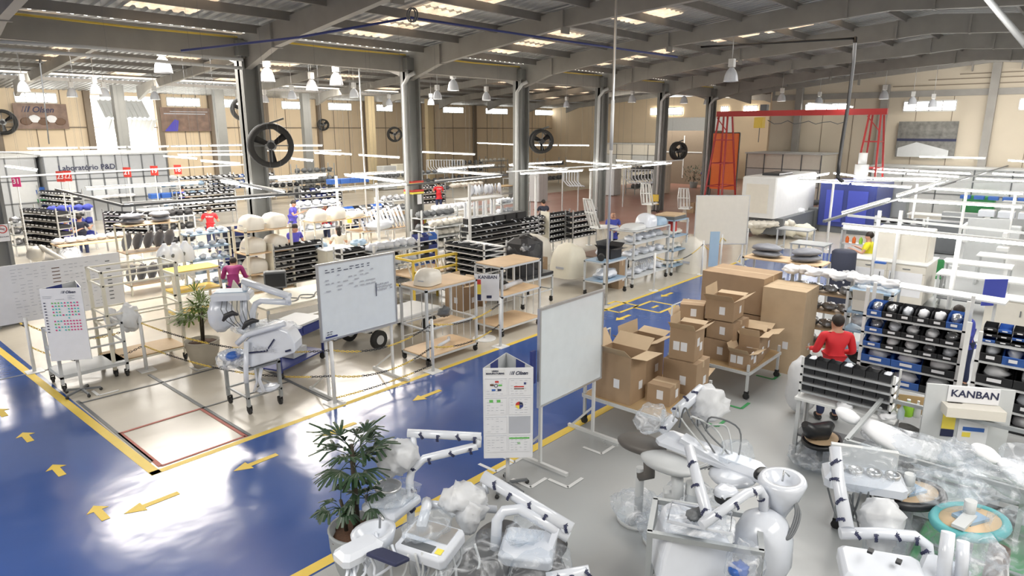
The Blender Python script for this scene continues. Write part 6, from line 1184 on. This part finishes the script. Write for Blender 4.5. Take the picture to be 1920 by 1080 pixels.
# right-hand background: dark cabinets, screens, glass
for px,py,w_,h_,m_,l_ in [(1700,470,1.6,1.2,'dgrey','dark grey cabinet row behind the green chair'),(1640,425,1.2,1.9,'grey','grey locker under the diagonal lamp rail'),(1760,440,1.5,1.0,'grey','grey cupboard right of the dark cabinet row'),(1870,430,1.6,1.3,'lgrey','pale cupboard at the right edge under the tubes'),(1590,400,1.0,1.8,'dgrey','dark locker left of the dark parts rack'),(1800,405,1.4,1.1,'green','green machine cover under the right tubes'),(1510,430,.9,1.0,'dgrey','dark table-high cabinet left of the black roll')]:
    p = near(px,py); t = thing('cabinet',l_,'cabinet',(p.x,p.y,0),-PI/2); MB().rbox(0,0,.04,w_,.6,h_,.015).build('carcass',m_,t); MB().box(.03,-.02,.12,w_/2-.01,-.001,h_-.06).box(w_/2+.01,-.02,.12,w_-.03,-.001,h_-.06).build('door',m_,t)
p = near(1575,455,1.0); t = thing('storage_rack','small rack of coloured bottles and coils left of the yellow-shirted person','rack',(p.x,p.y,0),-PI/2); 
for xx in (0,1.1): MB().box(xx,0,0,xx+.04,.4,1.5).build('post','lgrey',t)
for z in (.5,1.0,1.45): MB().box(0,0,z-.03,1.14,.4,z).build('shelf','lgrey',t)
for i in range(5): tag(MB().lathe([(.05,0),(.055,.14),(.02,.2),(0,.22)],10).build('spray_bottle',['orange','orange','lime','blue','white'][i],None,(p.x+.2,p.y-.15-i*.2,1.0)),['orange bottle at the left','second orange bottle','lime bottle','blue bottle','white bottle'][i]+' on the small rack behind the black roll','bottle')
# window-like green glass shield and a leaning blue sheet at the right
q = near(1880,500); tag(MB().rbox(0,0,0,.05,1.2,1.6,.01).build('grey_screen','lgrey',None,(q.x,q.y,0),.4),'slanting grey screen panel at the right edge behind the racks','screen')
q = at(1840,560,.9); tag(MB().box(0,0,0,.5,.02,.6).build('blue_sheet','bluecloth',None,(q.x+.2,q.y,.7),FACE),'blue sheet leaning behind the capped person','sheet')

make_bins()
# ------------------------------------------------------------------ foreground dental equipment wrapped in film
def arm_marks(parent, pts, r, n=3, size=.05):
    """printed band of the wrapping: three dark bars and the word, on the side of the tube facing the hall"""
    r = max(r) if isinstance(r, list) else r; pts = [Vector(p) for p in pts]; L_ = [(pts[i+1]-pts[i]).length for i in range(len(pts)-1)]; tot = sum(L_)
    for k in range(n):
        s_ = tot*(k+.6)/n; i = 0
        while i < len(L_)-1 and s_ > L_[i]: s_ -= L_[i]; i += 1
        d = (pts[i+1]-pts[i]).normalized(); c = pts[i]+d*s_; v = (Vector((0,0,CAMH))-c).normalized(); v = (v-d*v.dot(d)).normalized(); u = d.cross(v)
        rm_ = Matrix((u,d,v)).transposed() if k % 2 else Matrix((u*.8+d*.6,d*.8-u*.6,v)).transposed()
        o = text('///Olsen', size, 'ink', parent, c+v*(r+.0025)-rm_.col[0]*size*1.6, rm_.to_euler(), 'printed_mark', bold=.0028, shear=.2); o['wrap'] = r
def arm(parent, pts, r, name='lamp_arm', m='plastic', marks_=3, n=12):
    P = [Vector(p) for p in pts]; o = MB().tube(P, r, n).build(name, m, parent)
    for e in (P[0], P[-1]): pass
    if marks_: arm_marks(o, P, r, marks_)
    return o
def drape(parent, pts, radii, seed=1, m='bagw', name='lamp_bag'):
    # a limp translucent bag hanging along the points
    b = MB().curve(pts, .1, 18, 5); n = 18; k = len(b.v)//n; P = [Vector(p) for p in pts]
    for i in range(k):
        f = i/(k-1)*(len(radii)-1); j = min(int(f), len(radii)-2); r = radii[j]*(1-f+j)+radii[j+1]*(f-j); c = sum((Vector(v) for v in b.v[i*n:(i+1)*n]), Vector())/n
        for q in range(n): d = (Vector(b.v[i*n+q])-c).normalized(); b.v[i*n+q] = tuple(c+d*r*(1+.28*noise.noise(Vector((q*.9,i*.5,seed*5)))+.14*math.sin(q*2.1+i*.8)))
    return b.build(name, m, parent)
def tray(parent, c, w, d, h, rot, tiltx=0, m='plastic', panel=True, name='instrument_tray'):
    o = MB().rbox(-w/2,-d/2,-h,w/2,d/2,0,.035).build(name, m, parent, c, (tiltx,0,rot)); md = o.modifiers.new('bevel','BEVEL'); md.width = .012; md.segments = 2
    if panel: MB().box(-w*.35,-d*.42,.001,w*.25,-d*.22,.006).build('control_panel','dgrey',o); MB().box(w*.3,-d*.4,.001,w*.42,-d*.25,.006).build('yellow_button','yelli',o); MB().box(-w*.4,-d*.1,.001,w*.4,d*.38,.008).build('tray_mat','steel',o)
    return o
def hoses(parent, a, n, drop, dx, m='dgrey', r=.008, seed=1):
    q = random.Random(seed)
    for i in range(n):
        p = Vector(a)+Vector(dx)*i; f = Vector((q.uniform(-.1,.1),q.uniform(-.1,.1),0)); MB().curve([p,p+f*.4+Vector((0,0,-drop*.6)),p+f+Vector((-.05,0,-drop)),p+f*2+Vector((.1,.05,-drop*.75)),p+f*2+Vector((.15,.15,-drop*.2))],r,6).build('hose',m,parent)
def chairbed(parent, c, rot, m='seat', fm_='film2'):
    """reclined patient chair: base, seat, backrest, headrest under film"""
    R3 = Matrix.Translation(c) @ Matrix.Rotation(rot,4,'Z')
    for nm, cc, rr, mm in (('seat_cushion',(.1,0,.55),(.45,.27,.1),m),('backrest',(-.55,0,.75),(.42,.26,.1),m),('headrest',(-1.05,0,.92),(.16,.14,.07),m),('leg_rest',(.75,0,.5),(.35,.24,.08),m)):
        b = MB().blob((0,0,0),rr,3,.05,2,20,12); k = Matrix.Rotation({'backrest':.35,'headrest':.35,'leg_rest':.12}.get(nm,0),4,'Y'); b.xf(R3 @ Matrix.Translation(cc) @ k); b.build(nm,mm,parent)
    MB().box(-.25,-.2,.12,.35,.2,.45).xf(R3).build('lift','plastic',parent); MB().rbox(-.4,-.27,0,.5,.27,.12,.04).xf(R3).build('chair_base','lgrey',parent)
    b = MB().blob((0,0,0),(.8,.3,.17),7,.16,3,28,18); b.xf(R3 @ Matrix.Translation((-.1,0,.68)) @ Matrix.Rotation(.12,4,'Y')); b.build('film_cover',fm_,parent)
# --- first unit: tall arm with a bag, next to the palm
t = thing('dental_unit','film-wrapped dental unit with a bent lamp arm, just right of the foreground palm','dental unit',(4.0,4.6,0)); t.location = (0,0,0)
c = 6.75
arm(t,[D(771,985,c),D(768,900,c),D(772,882,c),D(795,860,c),D(895,836,c)],.042,marks_=6); arm(t,[D(896,838,c),D(897,818,c)],.035,'joint',marks_=0); arm(t,[D(764,812,c),D(902,819,c)],.045,'upper_arm',marks_=4); arm(t,[D(775,818,c),D(777,842,c)],.03,'lamp_stem',marks_=0)
drape(t,[D(777,832,c),D(762,846,c),D(738,862,c),D(716,878,c)],[.06,.17,.17,.12],1)
tray(t,D(735,935,6.7),.5,.42,.08,YAW-.5,.1,panel=False,name='assistant_tray'); MB().lathe([(.06,0),(.13,.05),(.14,.09),(.12,.09),(.05,.03),(0,.03)],18).build('bowl','steel',t,D(728,925,6.65)); MB().blob((0,0,0),(.3,.25,.08),3,.2).build('tray_film','film',t,D(735,925,6.65))
tray(t,D(805,1005,5.9),.52,.42,.13,YAW-PI/2-.45,.15); MB().blob((0,0,0),(.26,.18,.1),3,.3).build('tray_film','film',t,D(800,985,5.9)); hoses(t,D(765,1040,5.7),7,.3,(.05,-.035,0),'lgrey',.012)
MB().tube([D(790,985,6.0),D(800,950,6.2),D(800,940,6.3)],.05).tube([D(800,945,6.3),D(930,955,6.5)],.04).build('tray_arm','plastic',t)
arm(t,[D(795,1080,5.9),D(771,1000,6.5)],.05,'column',marks_=0)
MB().lathe([(.05,-.5),(.1,-.3),(.16,-.12),(.18,0),(.13,0),(.1,-.06),(0,-.07)],20,sx=1.2).build('cuspidor_bowl','plastic',t,D(700,995,6.0)); MB().tube([D(712,990,6.0)+Vector((0,0,.0)),D(713,965,6.0),D(719,975,5.95)],.012,6).build('water_spout','steel',t); MB().rbox(-.2,-.12,-.1,.2,.12,0,.04).build('side_tray','plastic',t,D(672,1020,5.7),YAW-.8); hoses(t,D(650,1050,5.6),5,.16,(.04,-.03,0),'plastic',.014,4)
MB().rbox(-.1,-.16,-.03,.1,.16,.0,.01).build('dark_screen','ink',t,D(728,1040,5.6),(0,.3,YAW-.5)); chairbed(t, Vector((D(895,1120,5.9).x,D(895,1120,5.9).y,.05)), YAW-.25, 'blackfab','film'); arm(t,[D(775,985,6.7),Vector((D(775,985,6.7).x,D(775,985,6.7).y,0.05))],.06,'pedestal',marks_=0)
# --- second unit: thick printed arm and second bag
t = thing('dental_unit','film-wrapped dental unit with a thick printed arm slanting down, bottom centre','dental unit',(0,0,0)); c = 6.1
arm(t,[D(906,893,c+.3),D(1072,992,c)],.062,'upper_arm',marks_=5,n=16); arm(t,[D(1056,985,c),D(1062,1006,c)],.035,'joint',marks_=0); arm(t,[D(1066,1008,c),D(975,954,c+.1),D(945,958,c+.1),D(932,975,c+.1),D(926,1075,c+.1)],.052,'lower_arm',marks_=0)
arm(t,[D(909,905,c+.3),D(912,925,c+.3)],.03,'lamp_stem',marks_=0); drape(t,[D(912,928,6.35),D(885,935,6.35),D(850,938,6.35),D(826,930,6.35)],[.06,.15,.15,.07],2); drape(t,[D(895,940,6.3),D(880,970,6.3),D(878,1000,6.3)],[.12,.12,.05],3)
q = D(926,1075,c+.1); arm(t,[q,Vector((q.x,q.y,.02))],.055,'pedestal',marks_=0); tray(t,D(990,1015,6.1),.5,.42,.13,YAW-PI/2-.2,.1,panel=False); MB().blob((0,0,0),(.22,.16,.1),6,.3).build('tray_film','film',t,D(985,995,6.1)); hoses(t,D(990,1050,6.0),6,.28,(.06,-.03,0),'dgrey',.009,7); MB().bar(D(1020,1060,6.0),D(1045,990,6.1),.06,.02).build('hinge_plate','plastic',t)
arm(t,[D(1025,1085,5.6),D(1105,1070,5.6)],.05,'lower_tube',marks_=3); chairbed(t, Vector((D(1010,1150,5.9).x,D(1010,1150,5.9).y,-.0)), YAW-.1,'blackfab','film')
# --- third group: cart-mounted unit with vessel and spittoon
t = thing('dental_unit','large film-wrapped dental unit with a rounded white base on a grey frame, right foreground','dental unit',(0,0,0)); c = 6.3
arm(t,[D(1292,838,c+.2),D(1305,890,c),D(1330,978,c-.45)],[.05,.05,.055],'upper_arm',marks_=3); arm(t,[D(1325,985,c-.45),D(1316,975,c-.45)],.05,'joint',marks_=0); arm(t,[D(1315,985,c-.5),D(1400,925,c-.3),D(1424,918,c-.2),D(1432,930,c-.15),D(1431,985,c-.1)],.045,'lower_arm',marks_=5)
q = D(1431,1010,6.2); MB().lathe([(.05,-.52),(.2,-.45),(.27,-.25),(.26,0),(.2,.15),(.1,.22),(0,.23)],26).build('vessel','plastic',t,(q.x,q.y,q.z+.05)); q = D(1465,920,6.3); MB().lathe([(.03,-.35),(.09,-.2),(.17,-.05),(.22,.1),(.2,.14),(.15,.14),(.12,.06),(.04,.02),(0,.02)],24,sx=1.1).build('spittoon','plastic',t,q); MB().tube([q+Vector((0,0,.1)),q+Vector((.02,0,.2)),q+Vector((.06,-.04,.14))],.01,6).build('spout','steel',t); MB().blob((0,0,0),(.12,.07,.05),2,.05).build('black_handle','black',t,D(1428,888,6.5)); MB().tube([D(1428,893,6.5),D(1432,925,6.5)],.02).build('handle_stem','plastic',t)
for k in range(3): MB().curve([D(1487,930,6.2),D(1500-k*4,965,6.1),D(1485-k*4,1005,6.0),D(1462,1014,6.0)],.012,6).build('hose','dgrey',t)
o = sideplate(t,[(1252,1012),(1262,992),(1280,984),(1362,1012),(1378,1032),(1370,1100),(1232,1100),(1240,1050)],5.95,.42,'plastic','rounded_base',.09)
q = D(1312,975,6.0); o = tray(t,q,.62,.42,.05,YAW-PI/2-.35,0,'film2',False,'tray_frame'); MB().tube([(-.27,-.17,.03),(.27,-.17,.03),(.27,.17,.03),(-.27,.17,.03)],.014,6,True).build('frame_tube','plastic',o); MB().blob((0,0,0),(.11,.08,.04),3,.3).build('dark_connector','dgrey',t,D(1305,965,6.0)); MB().lathe([(.11,0),(.12,.04),(.11,.08),(.06,.1),(0,.1)],18).build('black_motor','black',t,D(1362,938,6.35)); MB().blob((0,0,0),(.13,.12,.05),2,.2).build('motor_cover','plastic',t,D(1362,922,6.35))
MB().box(-.5,-.02,.12,-.45,.03,.95).box(.45,-.02,.12,.5,.03,.95).box(-.5,.55,.12,-.45,.6,.95).box(.45,.55,.12,.5,.6,.95).bar((-.5,0,.93),(.5,0,.93),.05).bar((-.5,.58,.93),(.5,.58,.93),.05).bar((-.48,0,.93),(-.48,.58,.93),.05).bar((.48,0,.93),(.48,.58,.93),.05).bar((-.48,0,.2),(-.48,.58,.2),.05).bar((.48,0,.2),(.48,.58,.2),.05).xf(Matrix.Translation((D(1318,1050,5.9).x,D(1318,1050,5.9).y,0)) @ Matrix.Rotation(YAW-PI/2-.3,4,'Z')).build('grey_frame','grey',t)
bag('',D(1395,1060,5.8),(.2,.15,.25),4,'film2','blue_film_bag',.3,t); MB().blob((0,0,0),(.1,.08,.06),3,.3).build('blue_wrap','blue',t,D(1385,1068,5.7))
# --- fourth group: chairs with arms behind it
t = thing('dental_chair','wrapped dental chair with a printed arm and bags, beside the trolley of cartons','dental chair',(0,0,0)); c = 7.6
arm(t,[D(1318,728,c),D(1265,775,c-.1)],.065,'upper_arm',marks_=3,n=14); drape(t,[D(1305,735,c),D(1325,752,c),D(1340,778,c)],[.1,.2,.2],4); bag('',D(1222,785,c-.1),(.26,.18,.16),7,'film2','armrest_bag',.25,t)
arm(t,[D(1265,782,c-.2),D(1240,812,c-.2)],.05,'joint_arm',marks_=1); MB().rbox(-.6,-.16,-.05,.6,.16,.05,.06).build('leg_plate','plastic',t,D(1335,850,7.1),(0,.1,YAW-PI/2-.6)); MB().bar(D(1280,820,7.2),D(1380,880,6.9),.16,.05).build('side_cover','plastic',t)
rq = random.Random(4)
for k in range(6): r1 = lambda: rq.uniform(-12,12); MB().curve([D(1268+k*12+r1(),800+r1(),7.3),D(1275+k*14+r1(),768+k*5+r1(),7.2-.1*(k%3)),D(1300+k*16+2*r1(),790+k*4+r1(),7.2-.1*(k%2)),D(1310+k*14+2*r1(),850+k*3+r1(),7.0),D(1290+k*14+r1(),880,7.0)],.01,6).build('hose','dgrey' if k % 2 else 'lgrey',t)
q = D(1300,905,7.2); arm(t,[q,Vector((q.x,q.y,.03))],.08,'pedestal','lgrey',0); bag('',Vector((q.x+.1,q.y,.35)),(.45,.4,.3),8,'film2','seat_film',.25,t); MB().blob((0,0,0),(.28,.24,.07),3,.08).build('backrest_end','plastic',t,D(1375,890,6.9)); bag('',D(1380,850,7.0),(.22,.16,.14),3,'film','foot_film',.3,t)
MB().rbox(-.35,-.28,0,.35,.28,.08,.05).build('floor_base','lgrey',t,(q.x,q.y,0))
for px,py,c_,m_,l_,sz in [(1203,832,7.6,'seat','dark brown padded seat on a film-wrapped base, left of the wrapped chair',.3),(1255,868,7.2,'lgrey','pale grey padded seat on a film-wrapped base, in front of the brown one',.34)]:
    q = D(px,py,c_); t = thing('padded_seat',l_,'seat',(q.x,q.y,0),YAW-PI/2-.7); MB().blob((0,0,q.z),(sz,.2,.09),2,.05,2,22,12).build('cushion',m_,t); MB().tube([(.1,0,q.z-.1),(.12,0,q.z-.35),(.0,0,q.z-.4)],.07).build('bracket',m_,t); MB().cyl(0,0,.05,q.z-.3,.05).build('column','lgrey',t); MB().blob((0,0,.18),(.33,.3,.18),5,.3,flat=-.17).build('base_film','film2',t); MB().cyl(0,0,0,.05,.25,16).build('floor_plate','lgrey',t)
# saddle stool with a wrapped chair shell by the bench
q = at(1535,865); t = thing('saddle_stool','black saddle on a film-wrapped wooden board and base beside the bench','stool',(q.x,q.y,0)); MB().tube([(-.3,.15,.62),(-.2,.1,.5),(0,0,.45),(.2,-.05,.5)],[.05,.11,.13,.06],12).build('saddle','black',t); MB().lathe([(0,.33),(.3,.33),(.33,.36),(.33,.3),(0,.3)],24,sx=1,sy=.75).build('board_rim','black',t); MB().lathe([(0,.365),(.28,.365)],24,sx=1,sy=.75).build('board','wood',t); MB().cyl(0,0,.02,.32,.04).build('column','dgrey',t); MB().blob((0,0,.12),(.5,.36,.13),4,.3,flat=-.11).build('base_film','film',t)
q = at(1495,880); t = thing('film_heap','low heap of clear film on the floor left of the stool','film',(q.x+.3,q.y-.2,.0)); MB().blob((0,0,.1),(.35,.28,.1),2,.35,flat=-.095).build('film','film',t)
# --- rail cage with wrapped units at the right edge
cg = [at(1588,825,1.1),at(1655,745,1.1),at(1925,812,1.1),at(1925,925,1.1)]
x0,x1,y1 = 7.58,9.2,1.7; y0 = -.6; t = thing('rail_cage','grey tubular rail cage around the wrapped units at the right edge','cage',(0,0,0))
MB().bar((x0,y0,1.1),(x0,y1,1.1),.045).bar((x1,y0,1.1),(x1,y1,1.1),.045).bar((x0,y1,1.1),(x1,y1,1.1),.045).build('top_rail','grey',t)
for xx,yy in ((x0,y1),(x1,y1),(x0,-.3),(x1,y0)): MB().bar((xx,yy,.1),(xx,yy,1.1),.05).build('upright','grey',t); caster(t,xx,yy,.05)
MB().bar((x0,y0,.2),(x0,y1,.2),.045).bar((x1,y0,.2),(x1,y1,.2),.045).bar((x0,y1,.2),(x1,y1,.2),.045).build('bottom_rail','grey',t)
t = thing('wrapped_bed','white film-wrapped chair bed inside the rail cage','dental chair',(0,0,0)); chairbed(t, Vector((8.5,.85,.15)), -PI/2+.1,'paper','film2'); bag('',Vector((8.6,.2,1.0)),(.18,.2,.18),3,'film2','blue_wrapped_headrest',.2,t)
t = thing('wrapped_bed','second white film-wrapped bed farther right in the rail cage','dental chair',(0,0,0)); chairbed(t, Vector((8.35,-.55,.1)), -PI/2-.1,'paper','bagw')
# --- fifth unit: vertical printed arm
t = thing('dental_unit','film-wrapped dental unit with a vertical printed arm and white tray, bottom right','dental unit',(0,0,0)); c = 5.9
arm(t,[D(1566,838,c+.4),D(1572,900,c+.3),D(1588,992,c)],[.055,.055,.062],'upper_arm',marks_=4,n=14); arm(t,[D(1575,1000,c),D(1650,1000,c-.05),D(1715,1006,c-.1),D(1738,1022,c-.1),D(1744,1080,c-.15)],.052,'lower_arm',marks_=6); q = D(1744,1080,c-.15); arm(t,[q,Vector((q.x,q.y,.03))],.055,'pedestal',marks_=0)
q = D(1620,885,6.5); o = MB().rbox(-.36,-.2,-.13,.36,.2,0,.05).build('bottle_tray','plastic',t,q,YAW-PI/2-.35); MB().box(-.3,.1,0,.3,.16,.2).build('tray_back','lgrey',o); 
for k in range(4): MB().lathe([(.06,0),(.07,.05),(.055,.05),(.05,.0)],14).build('cup_holder','steel',o,(-.24+k*.16,-.05,0))
MB().blob((0,0,0),(.42,.28,.18),3,.18).build('tray_film','film',t,D(1620,875,6.5)); hoses(t,D(1600,925,6.3),5,.35,(.07,-.05,0),'dgrey',.01,9); drape(t,[D(1650,935,6.15),D(1652,965,6.1),D(1650,1000,6.05),D(1652,1045,6.0)],[.1,.19,.15,.06],5,name='hanging_bag')
tray(t,D(1655,1060,5.4),.62,.42,.14,YAW-PI/2-.3,.1,'plastic',False); MB().box(-.03,-.02,0,.03,.02,.02).build('black_button','black',t,D(1632,1035,5.4)); MB().box(-.03,-.02,0,.03,.02,.02).build('black_button','black',t,D(1685,1055,5.35)); MB().rbox(-.3,-.1,-.35,.5,.3,0,.05).build('tray_support','plastic',t,(D(1620,1075,5.5).x,D(1620,1075,5.5).y,.45),YAW-1.8)
# upturned seats: wooden boards with rims
for px,py,c_,m_,l_ in [(1705,925,6.5,'black','upturned seat with a black rim and a steel bracket'),(1818,978,6.0,'teal','upturned seat with a teal rim and a steel bracket')]:
    q = D(px,py,c_); t = thing('upturned_seat',l_,'seat',(q.x,q.y,0),-.5); b = MB().tube([(.33*math.cos(a*PI/14),.24*math.sin(a*PI/14),q.z) for a in range(28)],.045,8,True); b.build('padded_rim',m_,t); MB().lathe([(0,q.z-.03),(.32,q.z-.03),(.32,q.z+.025),(0,q.z+.03)],28,sx=1,sy=.74).build('seat_board','wood',t)
    MB().box(-.12,-.09,q.z+.03,.12,.09,q.z+.06).build('bracket_plate','lblue',t); MB().bar((-.3,-.1,q.z+.07),(.0,0,q.z+.07),.1,.03).cyl(0,.02,q.z+.03,q.z+.2,.05).build('bracket','lgrey',t); MB().cyl(0,0,.02,q.z-.05,.06).build('column','plastic',t); MB().blob((0,0,q.z*.45),(.38,.34,q.z*.42),5,.14).build('film_skirt','film',t)
q = D(1868,1060,5.9); tag(MB().tube([(q.x,q.y,.2),(q.x+.1,q.y,.85)],[.1,.08],12).build('leather_prop','brown'),'brown leather-like post under the teal-rimmed seat','post')
t = thing('tube_stand','pair of upright white open tubes in the bottom right corner','tube stand',(0,0,0)); c = 5.3
arm(t,[D(1778,998,c),D(1768,1085,c)],[.05,.055],'open_tube',marks_=0,n=16); arm(t,[D(1806,1015,c),D(1802,1085,c)],[.045,.05],'open_tube',marks_=0,n=16); q = D(1770,1085,c); MB().rbox(-.2,-.15,0,.35,.2,max(.2,q.z),.04).build('tube_base','plastic',t,(q.x,q.y,0)); bag('',D(1835,1050,5.4),(.22,.2,.22),5,'film2','film_bag',.2,t)
for px,py,c_,r_,s_,l_ in [(1780,915,6.3,(.42,.28,.14),3,'clear film sheet heaped between the two upturned seats'),(1690,885,6.9,(.4,.25,.12),5,'crumpled film behind the black-rimmed seat'),(1850,905,6.6,(.45,.3,.14),8,'shiny film heap in front of the right bed'),(1900,1010,5.8,(.25,.25,.3),9,'clear film bag at the right edge'),(1795,850,7.4,(.2,.16,.16),2,'bluish wrapped cushion leaning on the cage rail')]: bag(l_, D(px,py,c_), r_, s_, 'film' if s_ != 2 else 'film2', 'film_heap', .35, cat='film')
q = at(1700,1060); tag(MB().rbox(-.9,-.9,0,.9,.6,.12,.02).build('green_pallet','green',None,(q.x+.6,q.y-.6,0)),'dark green pallet under the wrapped units, bottom right','pallet')
tag(MB().rbox(0,0,0,.5,.5,1.0,.03).build('green_bin','green',None,(11.2,-.95,0)),'green waste bin at the right edge','bin')
# ------------------------------------------------------------------ turn lettering into plain meshes
dg = bpy.context.evaluated_depsgraph_get()
for o in TEXTS:
    me = bpy.data.meshes.new_from_object(o.evaluated_get(dg)); me.name = 'lettering'; n = o.name
    if not me.materials and o.data.materials: me.materials.append(o.data.materials[0])
    if 'wrap' in o:
        r_ = o['wrap']+.0025; xm = sum(v.co.x for v in me.vertices)/max(1,len(me.vertices))
        for v in me.vertices: a_ = (v.co.x-xm)/r_; v.co.x = math.sin(a_)*(r_+v.co.z)+xm; v.co.z = math.cos(a_)*(r_+v.co.z)-r_
    p = bpy.data.objects.new(o.name.split('.')[0], me); COL.objects.link(p); p.parent = o.parent; p.location = o.location; p.rotation_euler = o.rotation_euler; p.scale = o.scale
    bpy.data.objects.remove(o)
for o in SKINS:
    ev = o.evaluated_get(dg); me = bpy.data.meshes.new_from_object(ev); me.name = o.name; o.modifiers.clear(); o.data = me
    me.polygons.foreach_set('use_smooth', [True]*len(me.polygons))
# the smallest packed parts beyond the 300 that show largest become one object
pk = [o for o in COL.objects if o.name.startswith('packed_part') and o.parent is None]
def show(o): return max(o.dimensions)/max(1, (o.matrix_basis.translation-Vector((0,0,CAMH))).length)
pk.sort(key=lambda o: -show(o)); mb = MB(); ms = []; ix = []
for o in pk[300:]:
    mt = o.matrix_basis; mb.add([mt @ v.co for v in o.data.vertices], [tuple(p.vertices) for p in o.data.polygons], True); m_ = o.data.materials[0]
    if m_ not in ms: ms.append(m_)
    ix += [ms.index(m_)]*len(o.data.polygons); bpy.data.objects.remove(o)
me = mb.mesh('far_packed_parts'); [me.materials.append(m_) for m_ in ms]; me.polygons.foreach_set('material_index', ix)
o = bpy.data.objects.new('packed_part', me); COL.objects.link(o); tag(o, 'small distant packed parts on the far shelves', 'parts', None, 'stuff')
